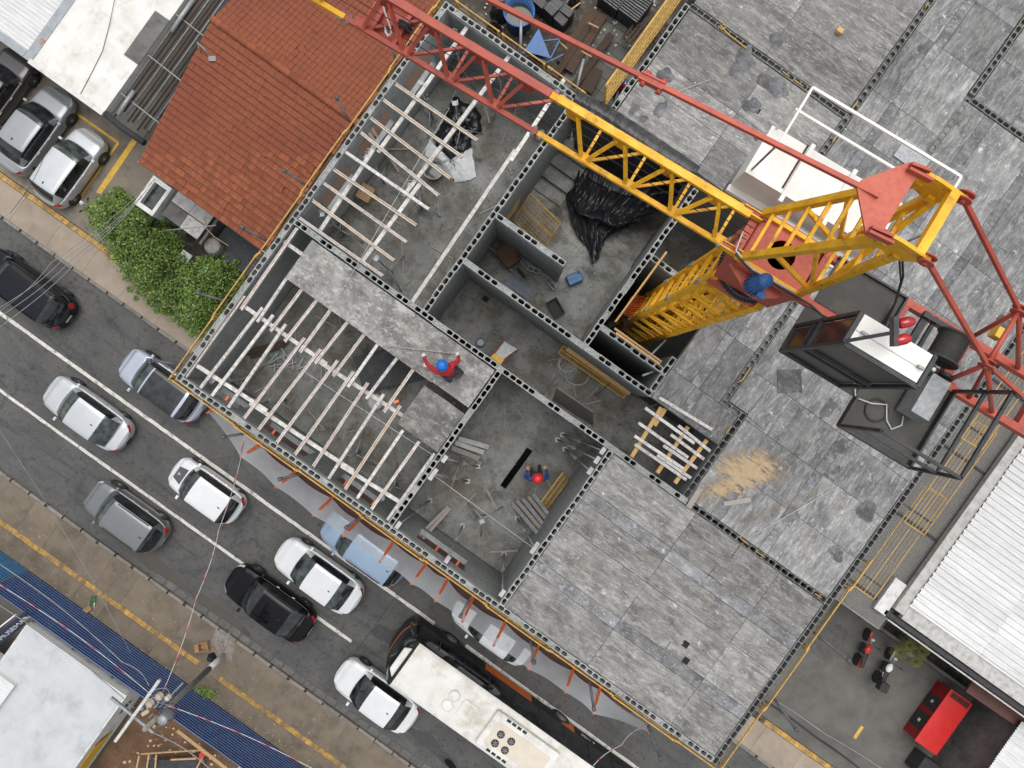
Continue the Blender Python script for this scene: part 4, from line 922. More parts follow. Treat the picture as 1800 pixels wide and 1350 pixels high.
# trolley with its rope loop
tr = cp(692, 42, 22.75); 
t_ = MB(); t_.box((tr.x, tr.y, tr.z), (.62, .5, .06)); t_.box((tr.x - .2, tr.y, tr.z + .08), (.06, .62, .1)); t_.box((tr.x + .2, tr.y, tr.z + .08), (.06, .62, .1)); t_ = t_.build('trolley', 'red_lead', crane, local=True)
MB().lathe((tr.x + .22, tr.y - .04, tr.z + .14), [(.11, 0), (.13, .015), (.09, .03), (.09, .05), (.13, .065), (.11, .08)], 18, ax=(0, 1, 0)).build('pulley', 'black_steel', t_, local=True)
rp = [cp(x, y, 22.95) for x, y in ((671, -4), (676, 20), (686, 48), (688, 58), (682, 64), (677, 56), (676, 46), (680, 60), (687, 62))]
MB().path(rp, .014, 6).build('rope_loop', 'wire_white', t_, local=True)
# jib root lugs
for y in (-YW, YW):
    cbox('root_lug', (-.86, y - .05, LB - .09), (-.52, y - .03, LB + .09), 'yellow', crane); cbox('root_lug', (-.86, y + .03, LB - .09), (-.52, y + .05, LB + .09), 'yellow', crane); cbox('root_link', (-.84, y - .025, LB - .07), (-.46, y + .025, LB + .07), 'red_lead', crane)
# A-frame
AZ, AX = 26.1, .37
for y, ya in ((-.38, -.37), (.38, .37)):
    cbar('a_frame_leg', (-.55, y, TTZ + .06), (AX - .22, ya, AZ - .12), .085, .11, 'yellow', crane, (0, 1, 0)); cbar('a_frame_leg', (.5, y, TTZ + .06), (AX + .02, ya, AZ - .25), .085, .10, 'yellow', crane, (0, 1, 0))
    cbar('a_frame_brace', (-.30, y, TTZ + 1.0), (.44, y, TTZ + .5), .05, .06, 'yellow', crane, (0, 1, 0)); cbar('a_frame_brace', (.42, y, TTZ + .7), (-.1, ya, TTZ + 1.9), .05, .06, 'yellow', crane, (0, 1, 0))
    m = MB(); pg = [(AX - .27, AZ + .05), (AX - .12, AZ + .07), (AX + .24, AZ + .03), (AX + .26, AZ - .06), (AX + .06, AZ - .42), (AX - .22, AZ - .30)]
    m.add([(x, ya - .02, cz(z)) for x, z in pg] + [(x, ya + .02, cz(z)) for x, z in pg], [list(range(6)), list(range(11, 5, -1))] + [[i, 6 + i, 6 + (i + 1) % 6, (i + 1) % 6] for i in range(6)]); m.build('apex_plate', 'yellow', crane, local=True)
    cbar('base_rail', (-.55, y, TTZ + .05), (.56, y, TTZ + .05), .06, .07, 'yellow', crane)
cbar('apex_bar', (AX + .1, -.37, AZ + .0), (AX + .1, .37, AZ + .0), .10, .10, 'yellow', crane); cbar('a_frame_brace', (AX + .08, -.35, AZ - .3), (.46, .38, TTZ + 1.1), .06, .06, 'yellow', crane); cbar('a_frame_brace', (AX + .08, .35, AZ - .3), (.46, -.38, TTZ + 1.1), .06, .06, 'yellow', crane)
for i in range(6):
    t = .1 + i * .14; x = -.55 + t * (AX - .22 + .55); z = TTZ + .06 + t * (AZ - .18 - TTZ); cbar('rung', (x, -.38, z), (x, .38, z), .045, .045, 'yellow', crane)
for i in range(4):
    t = .2 + i * .2; x = .5 + t * (AX + .02 - .5); z = TTZ + .06 + t * (AZ - .3 - TTZ); cbar('rung', (x, -.38, z), (x, .38, z), .045, .045, 'yellow', crane)
# tie yoke plate, links, tie bar
pl = [cp(x, y, AZ + .02) for x, y in ((1506, 330), (1515, 316), (1598, 285), (1623, 293), (1611, 310), (1564, 387), (1553, 405), (1541, 423), (1522, 413))]
MB().prism([(q.x, q.y) for q in pl], cz(AZ), cz(AZ + .03)).build('tie_yoke', 'red_lead_pale', crane, local=True)
for a, b in (((1600, 289), (1634, 302)), ((1595, 297), (1637, 318)), ((1530, 400), (1568, 416)), ((1525, 407), (1568, 428))):
    p, q = cp(*a, AZ + .06), cp(*b, AZ + .06); MB().bar(p, q, .03, .10).build('link_plate', 'red_lead', crane, local=True)
E_ = Vector((-11.96 - 2.45, 0, cz(LT + .06))); S_ = cp(1545, 345, AZ + .05)
crm = frame(crane)
def projx(q): q = crm @ q; return 900 + q.x / (H - q.z) * FPX
t = 0
for i in range(400):
    if projx(S_.lerp(E_, i / 400)) < 1152: t = i / 400; break
J = S_.lerp(E_, t); dT = (E_ - S_).normalized()
MB().bar(S_, J, .05, .06).build('tie_bar', 'red_lead', crane, local=True); MB().bar(J, E_, .05, .06).build('tie_bar', 'red_lead', crane, local=True)
jm = MB()
for s in (-1, 1): jm.bar(J - dT * .13 + Vector((0, s * .035, 0)), J + dT * .17 + Vector((0, s * .035, 0)), .02, .09)
jm.lathe(J + dT * .1 + Vector((0, -.09, 0)), [(.03, 0), (.03, .18)], 10, ax=(0, 1, 0)); jm.lathe(J - dT * .1 + Vector((0, -.09, 0)), [(.03, 0), (.03, .18)], 10, ax=(0, 1, 0)); jm.build('tie_joint', 'red_lead', crane, local=True)
# counter-jib: two beams, cross members, trestle with back ties
for y in (-.38, .38):
    cbox('counter_jib_beam', (.55, y - .055, TTZ - .16), (6.5, y + .055, TTZ), 'red_lead', crane)
    nd = (2.58, y * 1.05, 24.5)
    m = MB()
    m.bar((AX + .2, y * .98, cz(AZ)), (nd[0], nd[1], cz(nd[2])), .05, .045); m.build('back_tie', 'red_lead', crane, local=True)
    m = MB()
    for s in (-1, 1): m.lathe((AX + .22, y + s * .035 - .008, cz(AZ - .0)), [(.09, 0), (.09, .016)], 14, ax=(0, 1, 0))
    m.lathe((AX + .22, y - .07, cz(AZ)), [(.03, 0), (.03, .14)], 10, ax=(0, 1, 0)); m.build('tie_clevis', 'red_lead', crane, local=True)
    m = MB()
    for s in (-1, 1): m.lathe((nd[0], nd[1] + s * .035 - .008, cz(nd[2])), [(.10, 0), (.10, .016)], 14, ax=(0, 1, 0))
    m.lathe((nd[0], nd[1] - .07, cz(nd[2])), [(.03, 0), (.03, .14)], 10, ax=(0, 1, 0)); m.build('tie_clevis', 'red_lead', crane, local=True)
    ctube('trestle_leg', [nd, (3.05, y, TTZ)], .035, 'red_lead', crane); ctube('trestle_leg', [nd, (3.9, y, TTZ)], .035, 'red_lead', crane); ctube('trestle_leg', [nd, (3.5, -y, TTZ)], .03, 'red_lead', crane)
    cbar('back_tie', nd, (6.2, y, TTZ + .1), .045, .045, 'red_lead', crane)
ctube('trestle_bar', [(2.58, -.40, 24.5), (2.58, .40, 24.5)], .03, 'red_lead', crane)
for x in (.62, 1.98, 3.05, 4.4): cbox('cross_beam', (x - .07, -.325, TTZ - .15), (x + .07, .325, TTZ - .004), 'red_lead', crane)
for x in (3.2, 3.75):
    m = MB(); m.lathe((x, -.44, cz(TTZ - .05)), [(.05, 0), (.05, .14)], 10, ax=(0, 1, 0)); m.build('lug_pin', 'red_lead', crane, local=True)
cbox('platform', (.76, -.325, TTZ + .004), (1.9, .40, TTZ + .03), 'grating', crane)
cbox('platform', (.72, -1.24, TTZ - .06), (2.03, -.44, TTZ - .03), 'grating', crane)
cbox('platform', (2.04, -1.74, TTZ - .06), (3.25, -.44, TTZ - .03), 'grating', crane)
for a, b in (((2.04, -1.74), (3.25, -1.74)), ((2.04, -1.74), (2.04, -1.24)), ((3.25, -1.74), (3.25, -.44)), ((.74, .40), (1.92, .40)), ((1.92, -.32), (1.92, .40))): cbar('toe_board', (*a, TTZ + .02), (*b, TTZ + .02), .03, .14, 'black_steel', crane)
# guard rail of the side platform
RT = 24.16
for p in ((2.04, -1.74), (3.25, -1.74), (3.25, -.42)): cbar('rail_post', (*p, TTZ), (*p, RT), .045, .045, 'black_steel', crane, (0, 1, 0))
for z in (RT, (RT + TTZ) / 2 + .1):
    cbar('hand_rail', (2.04, -1.74, z), (3.25, -1.74, z), .045, .045, 'black_steel', crane); cbar('hand_rail', (3.25, -1.74, z), (3.25, -.42, z), .045, .045, 'black_steel', crane)
cbar('hand_rail', (3.25, -.42, RT), (5.5, -.42, RT), .045, .045, 'black_steel', crane)
# electrical cabinet with a white roof
cx0, cx1, cy0, cy1, zt = .73, 1.76, -1.225, -.80, 24.92
cab = cbox('cabinet', (cx0 + .03, cy0 + .03, TTZ), (cx1 - .03, cy1 - .03, zt - .03), 'dark_cabinet', crane)
cbox('cabinet_roof', (cx0 + .035, cy0 + .035, zt - .029), (cx1 - .035, cy1 + .0, zt + .01), 'white_paint', cab)
for x, y in ((cx0, cy0), (cx1, cy0), (cx0, cy1), (cx1, cy1)): cbox('frame_post', (x - .025, y - .025, TTZ), (x + .025, y + .025, zt), 'black_steel', cab)
for z in (zt - .01, TTZ + .02, TTZ + .75, TTZ + .95):
    cbar('frame_bar', (cx0, cy0 - .004, z), (cx1, cy0 - .004, z), .05, .05, 'black_steel', cab); cbar('frame_bar', (cx0 - .004, cy0, z), (cx0 - .004, cy1, z), .05, .05, 'black_steel', cab)
cbar('frame_bar', (cx1, cy0, zt), (cx1, cy1, zt), .05, .05, 'black_steel', cab)
cbox('side_window', (cx0 + .014, cy0 + .05, TTZ + .98), (cx0 + .028, cy1 - .05, zt - .08), 'brown_glass', cab); cbox('side_window', (cx0 + .014, cy0 + .05, TTZ + .06), (cx0 + .028, cy1 - .05, TTZ + .72), 'brown_glass', cab)
cbar('roof_seam', (cx0 + .04, -1.02, zt + .012), (cx1 - .03, -1.02, zt + .012), .008, .006, 'galv', cab)
for x in (cx0 + .1, cx1 - .14): cbox('lifting_lug', (x, -1.03, zt + .012), (x + .08, -1.0, zt + .07), 'galv', cab)
# twin red warning lamps on an arm
la = cp(1484, 600, 25.0); lb = cp(1568, 585, 25.35)
MB().bar(la, lb, .045, .03).build('lamp_arm', 'black_steel', crane, local=True)
lm = MB().box(cp(1572, 583, 25.3), (.06, .34, .1), Matrix.Rotation(.55, 3, 'Z')).build('lamp_board', 'black_steel', crane, local=True)
for px, py in ((1592, 567), (1585, 597)):
    q = cp(px, py, 25.3); a = cp(px + 10, py - 2, 25.3); ax = (a - q).normalized()
    MB().lathe(q - ax * .09, [(.045, 0), (.065, .02), (.068, .12), (.055, .17), (.03, .195), (0, .2)], 16, ax=tuple(ax)).build('warning_lamp', 'lamp_red', crane, local=True)
# rope drum and winch
dr = MB().lathe((2.70, -.24, cz(23.2)), [(.25, 0), (.25, .03), (.205, .035), (.205, .42), (.25, .425), (.25, .45)], 28, ax=(0, 1, 0)).build('rope_drum', 'rope_drum', crane, local=True)
for i in range(18):
    y = -.20 + i * .0215; MB().lathe((2.70, y, cz(23.2)), [(.203, 0), (.214, .010), (.203, .02)], 28, ax=(0, 1, 0)).build('rope_turn', 'rope_drum', dr, local=True)
cbar('winch_frame', (2.28, -.32, TTZ + .1), (2.28, .36, TTZ + .1), .10, .06, 'black_steel', crane); cbar('winch_frame', (2.42, -.32, TTZ + .1), (2.42, .36, TTZ + .1), .05, .06, 'black_steel', crane)
cbar('winch_frame', (2.2, .28, TTZ + .16), (2.95, .30, TTZ + .16), .07, .08, 'black_steel', crane); cbar('winch_frame', (2.3, -.34, TTZ + .16), (3.0, -.34, TTZ + .16), .07, .08, 'black_steel', crane)
wm = MB().lathe((2.62, -.52, cz(23.15)), [(.10, 0), (.12, .03), (.12, .15), (.07, .19), (.07, .26)], 16, ax=(0, 1, 0)); wm.box((2.52, -.42, cz(23.25)), (.2, .14, .2)); wm.lathe((2.86, -.42, cz(23.25)), [(.11, 0), (.11, .05)], 18, ax=(0, 1, 0)); wm.build('winch_motor', 'black_steel', crane, local=True)
MB().lathe((2.60, -.44, cz(23.36)), [(.03, 0), (.03, .02), (0, .025)], 12).build('cap', 'white_paint', crane, local=True)
cbox('brake_box', (2.65, -1.1, TTZ), (2.95, -.46, 23.32), 'galv', crane, .01); cbar('box_trim', (2.64, -1.1, TTZ + .02), (2.64, -.46, TTZ + .02), .02, .04, 'black_steel', crane)
cbox('yellow_box', (3.35, .62, 22.72), (3.5, .78, 22.9), 'yellow_paint', crane)
# operator cab hanging on the far side, white ribbed roof and white hand rails
kx0, kx1, ky0, ky1, kz = -1.0, 1.5, 1.2, 2.1, 21.9
kb = cbox('operator_cab', (kx0 + .02, ky0 + .02, 21.15), (kx1, ky1, kz), 'white_paint', crane)
cbox('cab_sill', (kx0, ky0 - .10, 21.05), (kx1 + .01, ky0 + .018, 21.16), 'white_paint', kb); cbox('cab_window', (kx0 + .1, ky0 + .1, 19.9), (kx1 - .1, ky1 - .1, 21.14), 'brown_glass', kb)
for x in (-.28, .52, 1.2): cbox('roof_rib', (x, ky0 - .12, kz - .02), (x + .07, ky1 + .06, kz + .05), 'white_paint', kb)
cbox('roof_gap', (-.33, ky0 + .1, kz + .002), (-.30, ky1 + .02, kz + .02), 'plywood_brown', kb)
cbox('step_plate', (kx0 + .7, ky0 - .42, 21.35), (kx1 + .1, ky0 - .12, 21.42), 'white_paint', kb)
for z, y in ((23.0, 2.33), (22.45, 2.22)): cbar('cab_rail', (-.9, y, z), (1.66, y, z), .04, .04, 'white_paint', kb)
for x in (-.9, 1.66): cbar('cab_rail', (x, 1.37, 23.0), (x, 2.33, 23.0), .035, .035, 'white_paint', kb); cbar('cab_rail', (x, 2.33, 23.0), (x, 2.08, kz), .035, .035, 'white_paint', kb); cbar('cab_rail', (x, 1.37, 23.0), (x, 1.3, kz), .03, .03, 'galv', kb)
# slack cables
ctube('power_cable', [(-.7, -.1, 23.05), (-.62, -.42, 23.15), (-.3, -.50, 23.1), (.4, -.48, 23.1), (.7, -.47, 23.1), (.95, -.52, 23.1), (1.0, -.75, 23.0)], .018, 'wire_black', crane)
ctube('power_cable', [(-.7, -.05, 23.08), (-.66, -.38, 23.18), (-.3, -.47, 23.14), (.4, -.45, 23.14)], .014, 'wire_white', crane)
ctube('power_cable', [(.5, .36, 24.6), (1.0, .45, 24.2), (1.45, .38, 23.6), (1.75, .2, 23.1), (1.8, -.2, 22.96)], .016, 'wire_black', crane); ctube('power_cable', [(.5, .32, 24.6), (1.05, .40, 24.1), (1.5, .34, 23.5), (1.78, .15, 23.05), (1.84, -.2, 22.97)], .014, 'wire_black', crane)
ring = [(2.42 + .17 * math.cos(a), -1.25 + .17 * math.sin(a), TTZ - .01) for a in [i * math.pi / 9 for i in range(19)]]
ctube('cable_coil', ring, .012, 'wire_black', crane)
ctube('white_cable', [(1.9, -1.05, TTZ), (2.05, -1.25, TTZ), (2.3, -1.2, TTZ), (2.5, -1.1, TTZ), (2.62, -1.3, TTZ), (2.75, -1.38, TTZ), (2.85, -1.25, TTZ), (2.8, -1.12, TTZ)], .012, 'wire_white', crane)
# ---------------------------------------------------------------- formwork: joists, bearers, boards, props
def joist(a, b, z, kind, label, group, w=.078, hh=.09):
    a, b = P(*a, z), P(*b, z); d = (b - a).normalized(); n = Vector((-d.y, d.x, 0))
    t = thing('joist', label, 'joist', (a + b) / 2 - Vector((0, 0, hh / 2)), math.atan2(d.y, d.x), group)
    L = (b - a).length; jz = hh / 2
    if kind == 'w':
        MB().box((0, 0, jz), (L, w, hh)).build('rail', 'white_rust', t, local=True)
        m = MB(); k = max(2, int(L / .55))
        for i in range(k): m.box((-L / 2 + (i + .5) * L / k + rr.uniform(-.03, .03), 0, hh + .001), (.03, .018, .003))
        m.build('slots', 'trim_black', t, local=True)['kind'] = 'stuff'
    else:
        for s in (-1, 1): MB().box((0, s * (w / 2 - .011), jz), (L + (.02 if s > 0 else 0), .022, hh)).build('rail', 'white_rust', t, local=True)
        MB().box((0, 0, jz - .008), (L - .02, w - .046, hh - .016)).build('web', 'rust_joist' if kind == 'r' else 'wood', t, local=True)
    return t
JZ = TOP - .105
up_ = [((523, 401), (424, 544), 'r'), ((504, 490), (453, 566), 'w'), ((531, 509), (476, 582), 'r'), ((558, 527), (501, 600), 'r'), ((583, 543), (528, 619), 'r'), ((613, 564), (554, 639), 'r'), ((642, 586), (586, 661), 'r'), ((665, 604), (612, 680), 'w'), ((700, 627), (644, 701), 'w'), ((729, 646), (675, 724), 'r')]
for i, (a, b, k) in enumerate(up_): joist(a, b, JZ, k, '%s %s joist from the left in upper row of front left room' % (ORD[i], 'white steel' if k == 'w' else 'rusty'), 'joists of the front left room')
lo2 = [((430, 520), (327, 662), 'r'), ((462, 541), (353, 682), 'w'), ((481, 554), (373, 696), 'w'), ((503, 570), (402, 716), 'w'), ((536, 594), (430, 735), 'r'), ((564, 614), (455, 755), 'r'), ((594, 634), (487, 778), 'r'), ((622, 653), (519, 799), 'r'), ((647, 673), (551, 820), 'r'), ((675, 693), (578, 841), 'w'), ((704, 713), (607, 860), 't'), ((709, 756), (628, 876), 'w'), ((737, 776), (653, 895), 'r'), ((764, 797), (681, 914), 'w')]
for i, (a, b, k) in enumerate(lo2): joist(a, b, JZ, k, '%s %s joist from the left in lower row along front wall' % (ORD[i], 'white steel' if k == 'w' else 'rusty'), 'joists of the front left room')
bk = [((695, 148), (839, 247), 't'), ((674, 176), (813, 277), 't'), ((651, 207), (792, 314), 't'), ((634, 233), (771, 344), 'r'), ((607, 267), (754, 368), 'w'), ((587, 298), (732, 396), 't'), ((569, 322), (715, 426), 'r'), ((550, 353), (693, 458), 't'), ((526, 383), (673, 485), 'r')]
for i, (a, b, k) in enumerate(bk): joist(a, b, JZ, k, '%s pale joist from the crane jib across the back left room' % ORD[i], 'joists of the back left room')
def bearer(a, b, z, label, w=.10, hh=.09):
    a, b = P(*a, z), P(*b, z); m = MB(); m.bar(a, b, w, hh)
    return tag(m.build('bearer', 'white_rust'), label, 'beam', 'white bearers carrying the joists')
BZ = TOP - .20
bearer((428, 537), (575, 640), BZ, 'white bearer under middle of front left room joists, left piece'); bearer((556, 632), (712, 733), BZ - .001, 'white bearer under middle of front left room joists, right piece')
bearer((346, 642), (470, 722), BZ, 'white bearer near front wall of front left room, left piece'); bearer((440, 708), (622, 828), BZ - .002, 'white bearer near front wall of front left room, middle piece'); bearer((600, 818), (703, 882), BZ, 'white bearer near front wall of front left room, right piece')
bearer((500, 425), (560, 467), BZ, 'short white bearer sticking out under the left end of the long board')
bearer((821, 49), (665, 268), BZ, 'white bearer nearest the tiled roof in back left room, far piece'); bearer((657, 263), (564, 405), BZ - .002, 'white bearer nearest the tiled roof in back left room, near piece')
bearer((895, 100), (710, 345), BZ, 'middle white bearer of back left room, far piece'); bearer((739, 323), (638, 459), BZ - .002, 'middle white bearer of back left room, near piece')
bearer((992, 140), (898, 283), BZ, 'white bearer beside stair room wall, far piece under the jib'); bearer((906, 264), (725, 531), BZ - .002, 'white bearer beside stair room wall, near piece')
# boards laid on the joists
def board(u0, u1, v0, v1, label, z=TOP - .02, mat='deck_board'):
    m = MB(True); m.bb((u0, v0, z - .035), (u1, v1, z)); return tag(m.build('formwork_board', mat), label, 'board', 'formwork boards')
board(-6.36, -3.72, -1.17, .03, 'grey weathered board at left end of the long strip on joists'); board(-3.715, -1.72, -1.18, .03, 'grey board in the middle of the long strip beside the red worker', TOP - .018); board(-1.715, -.56, -1.15, .03, 'pale board at right end of long strip by the wall corner', TOP - .02)
board(-1.82, -.55, -2.55, -1.34, 'separate square board lying below the red worker', TOP - .021)
# opening with timber beams and white joists
for i, (a, b) in enumerate((((1162, 716), (1110, 803)), ((1169, 719), (1150, 748)), ((1209, 750), (1155, 831)), ((1242, 773), (1186, 849)))):
    m = MB(); m.bar(P(*a, TOP - .26), P(*b, TOP - .26), .10, .10); tag(m.build('timber_beam', 'wood_fresh'), '%s fresh timber beam from the left under white joists in deck opening' % ORD[i], 'beam', 'timber beams in the deck opening')
for i, (a, b) in enumerate((((1134, 717), (1220, 779)), ((1192, 748), (1248, 793)), ((1122, 743), (1209, 804)), ((1179, 764), (1237, 807)), ((1166, 783), (1225, 823)), ((1115, 766), (1203, 825)), ((1155, 800), (1214, 840)), ((1116, 781), (1206, 843)))):
    joist(a, b, TOP - .16 + .003 * (i % 3), 'w', '%s white joist from the top across the timber beams of deck opening' % ORD[i], 'white joists in the deck opening')
joist((1159, 699), (1251, 755), TOP + .028, 'w', 'single white joist lying on the deck beside the opening', None)
tag(MB().bar(P(1210, 892, TOP + .03), P(1232, 858, TOP + .03), .14, .03).build('plank', 'wood_grey'), 'short grey plank across the wall at lower end of the sand', 'plank')
# telescopic props on tripods
def prop(px, py, label, hgt=2.5, rz=0, full=True):
    c = P(px, py, FLR); t = thing('tripod_prop', label, 'prop', c, rz, 'tripod shoring props')
    MB().tube((0, 0, .02), (0, 0, hgt * .55), .03, 8).build('outer_tube', 'galv', t, local=True); MB().tube((0, 0, hgt * .5), (0, 0, hgt), .024, 8).build('inner_tube', 'galv', t, local=True)
    MB().lathe((0, 0, hgt * .55), [(.05, 0), (.05, .07)], 10).build('collar', 'steel_dirty', t, local=True); MB().box((0, 0, hgt), (.16, .12, .02)).bb((-.08, -.06, hgt), (-.07, .06, hgt + .1)).bb((.07, -.06, hgt), (.08, .06, hgt + .1)).build('fork_head', 'galv', t, local=True)
    for k in range(3):
        a = k * 2.094; MB().tube((0, 0, .62), (.62 * math.cos(a), .62 * math.sin(a), .02), .018, 6).build('leg', 'galv', t, local=True); MB().tube((0, 0, .12), (.40 * math.cos(a), .40 * math.sin(a), .24), .012, 5).build('stay', 'galv', t, local=True)
    rg = [(.06 * math.cos(x), .1 + .06 * math.sin(x), hgt * .55) for x in [i * .7 for i in range(9)]]; MB().path(rg, .008, 5).build('pin_ring', 'galv', t, local=True)
    return t
for k, (x, y, l) in enumerate(((437, 669, 'tripod prop in the left corner of the front left room'), (503, 703, 'tripod prop under the front bearer left of centre in front left room'), (633, 794, 'tripod prop below the red worker near front wall'), (699, 850, 'tripod prop in right corner of front left room'), (676, 322, 'tripod prop beside the wooden box in back left room'), (742, 366, 'tripod prop between bucket and long board in back left room'), (606, 412, 'tripod prop nearest the long board in back left room'), (760, 208, 'tripod prop left of the black plastic pile'), (811, 132, 'tripod prop under the red jib section by outer wall'), (882, 178, 'tripod prop under the red jib right of black plastic'), (690, 480, 'tripod prop beside end of lowest back room joist'), (812, 240, 'tripod prop standing in the black plastic pile'))):
    prop(x, y, l, rz=rr.uniform(0, 2))
prop(850, 905, 'tripod stand alone in middle of front room with blue worker', 1.0, .4)
def prop2(hx, hy, fx, fy, label, long=False):
    a, b = P(hx, hy, TOP - .16), P(fx, fy, FLR + .02); t = thing('wall_prop', label, 'prop', b, ANG, 'raking props in the room of the blue worker')
    d = b - a; MB().tube(a, a + d * .55, .022, 7).build('inner_tube', 'galv', t); MB().tube(a + d * .5, b, .03, 7).build('outer_tube', 'steel_dirty', t)
    MB().box(a + Vector((0, 0, .06)), (.11, .34 if long else .20, .10), MUV.to_3x3()).build('head_block', 'pale_concrete', t); MB().box(b, (.14, .14, .02)).build('foot_plate', 'galv', t)
    c = a + d * .55; MB().path([c + Vector((.05 * math.cos(x), .05 * math.sin(x), .03 * math.sin(2 * x))) for x in [i * .7 for i in range(10)]], .009, 5).build('pin_ring', 'galv', t)
for q in ((1059, 792, 989, 764, 'raking prop nearest the corner above the blue worker'), (1049, 808, 980, 773, 'second raking prop from the corner above the blue worker'), (1037, 827, 993, 789, 'third raking prop from the corner above the blue worker'), (940, 962, 909, 911, 'raking prop below the grey plank bundle with long head block', True), (787, 982, 813, 924, 'raking prop at the front wall window of blue worker room'), (701, 922, 756, 880, 'raking prop in left corner of the blue worker room'), (883, 1041, 886, 973, 'raking prop in the lowest corner of the blue worker room'), (762, 833, 822, 846, 'raking prop on left wall with long head block', True), (782, 806, 840, 820, 'raking prop on left wall below the pale planks')):
    prop2(*q)
# ---------------------------------------------------------------- edge protection
def rails(name, label, pts, group, z0=TOP - .85, z1=TOP + .06):
    t = thing(name, label, 'guardrail', Vector(pts[0]) * 1, 0, group); a, b = Vector(pts[0]), Vector(pts[1]); a.z = b.z = 0
    d = (b - a).normalized()
    for z in (z1, (z0 + z1) / 2, z0): MB().bar(a + Vector((0, 0, z)), b + Vector((0, 0, z)), .026, .05).build('rail', 'yellow_rail', t)
    m = MB(); L = (b - a).length; k = int(L / .3)
    for i in range(1, k): q = a.lerp(b, i / k); m.bar(q + Vector((0, 0, z0)), q + Vector((0, 0, z1)), .004, .004, d)
    for i in range(1, 4): z = z0 + (z1 - z0) * i / 4; m.bar(a + Vector((0, 0, z)), b + Vector((0, 0, z)), .004, .004)
    m.build('wire_mesh', 'yellow_rail', t)
    for q in (a + d * .1, b - d * .1): MB().bar(q + Vector((0, 0, z0 - .3)), q + Vector((0, 0, z1 + .02)), .05, .05, d).build('post', 'yellow_rail', t)
    return t
v = V2 - .1; i = 0
while v < V4:
    e = min(v + 1.95, V4 + .15); rails('guardrail', '%s yellow guardrail panel from front corner along the tiled house side' % ORD[i], (B(U1 - .17 - .03 * (i % 2), v - .06, 0), B(U1 - .17 - .03 * (i % 2), e, 0)), 'yellow guardrails'); v += 1.95; i += 1
u = U1 - .12; i = 0
while u < U3:
    e = min(u + 2.0, U3 + .2); rails('guardrail', '%s yellow guardrail panel from the left along the street side' % ORD[i], (B(u - .05, V2 - .15 - .03 * (i % 2), 0), B(e, V2 - .15 - .03 * (i % 2), 0)), 'yellow guardrails', TOP - .6, TOP - .02); u += 2.0; i += 1
v = V2 - .1; i = 0
while v < 1.4:
    e = min(v + 2.0, 1.7); rails('guardrail', '%s yellow guardrail panel from the street along the right side' % ORD[i], (B(U3 + .2 + .03 * (i % 2), v, 0), B(U3 + .2 + .03 * (i % 2), e, 0)), 'yellow guardrails'); v += 1.9; i += 1
u = U1 + .1; i = 0
while u < -3.2:
    e = min(u + 1.5, -2.8); rails('guardrail', '%s yellow guardrail panel from the tiled house along the courtyard side' % ORD[i], (B(u, V4 + .22, 0), B(e, V4 + .22, 0)), 'yellow guardrails', TOP - .9, TOP + .02); u += 1.45; i += 1
outr = [((592, 172), (614, 214)), ((500, 300), (542, 328)), ((426, 399), (470, 424)), ((348, 515), (398, 530)), ((262, 633), (320, 641)), ((392, 768), (436, 761)), ((492, 842), (531, 832)), ((609, 927), (636, 907)), ((810, 1083), (825, 1053)), ((939, 1164), (933, 1126)), ((1044, 1246), (1036, 1197)), ((1161, 1333), (1139, 1275)), ((1492, 1161), (1430, 1111)), ((1400, 1283), (1361, 1228)), ((688, 75), (696, 110))]
on = ['over the tiled roof below the jib', 'over the tiled roof near the ridge', 'over the tiled roof eave', 'over the green bush', 'over the silver blue car', 'over left end of the grey net', 'over the grey net left of blue car', 'over the hood of the blue car', 'over the white car under the net', 'over the grey net right of the white car', 'over the right part of the grey net', 'past the right end of the grey net', 'pointing at the motorcycles', 'over the pavement right of the building', 'over the tiled roof under the jib tip']
for k, (a, b) in enumerate(outr):
    t = thing('outrigger_tube', 'grey scaffold tube sticking out ' + on[k], 'tube', P(*b, TOP - .5), 0, 'outrigger tubes around the edge')
    pa, pb = P(*a, TOP - .35), P(*b, TOP - .5); MB().tube(pa, pb, .036, 8).build('tube', 'tube_dark', t); MB().lathe(pa, [(.05, -.06), (.055, 0), (.05, .06)], 8, ax=tuple((pb - pa).normalized())).build('coupler', 'tube_dark', t)
# protective tray over the street: brown boarding, orange straps, grey net
sp = [((385, 718), (364, 726)), ((467, 778), (422, 805)), ((527, 826), (484, 858)), ((593, 869), (549, 908)), ((638, 909), (602, 944)), ((697, 943), (667, 989)), ((755, 983), (722, 1028)), ((792, 1008), (764, 1058)), ((830, 1050), (812, 1094)), ((892, 1083), (867, 1136)), ((947, 1130), (928, 1178)), ((1008, 1169), (993, 1219)), ((1054, 1200), (1042, 1256)), ((1136, 1270), (1140, 1289))]
tray = thing('debris_tray', 'protective tray over the street with brown boards, orange straps and grey net', 'debris tray', B(0, -6, 7.3), ANG)
ZI, ZO = 7.5, 8.9
sb = [(Q(*a, ZI), Q(*b, ZO)) for a, b in sp]
for i in range(len(sb) - 1):
    ua, ub = sb[i][0].x, sb[i + 1][0].x
    if i in (0,): ua += .5
    if i == len(sb) - 2: ub -= .6
    MB(True).bb((ua + .01, -7.62 + (.3 if i in (0, 12) else 0), 7.30 + .004 * (i % 2)), (ub - .01, -4.96, 7.36 + .004 * (i % 2))).build('tray_board', 'plywood_brown', tray)
for a, b in sb:
    a2 = a - (b - a).normalized() * .9 if True else a
    m = MB(True); m.bar(Vector((a.x, -5.2, ZI - .1)), Vector((a.x, a.y + .25, ZI - .06)), .09, .03); m.build('strap', 'orange_strap', tray)
    m = MB(True); m.bar(Vector((a.x, a.y + .27, ZI - .06)), b, .09, .02); m.build('strap', 'orange_strap', tray)
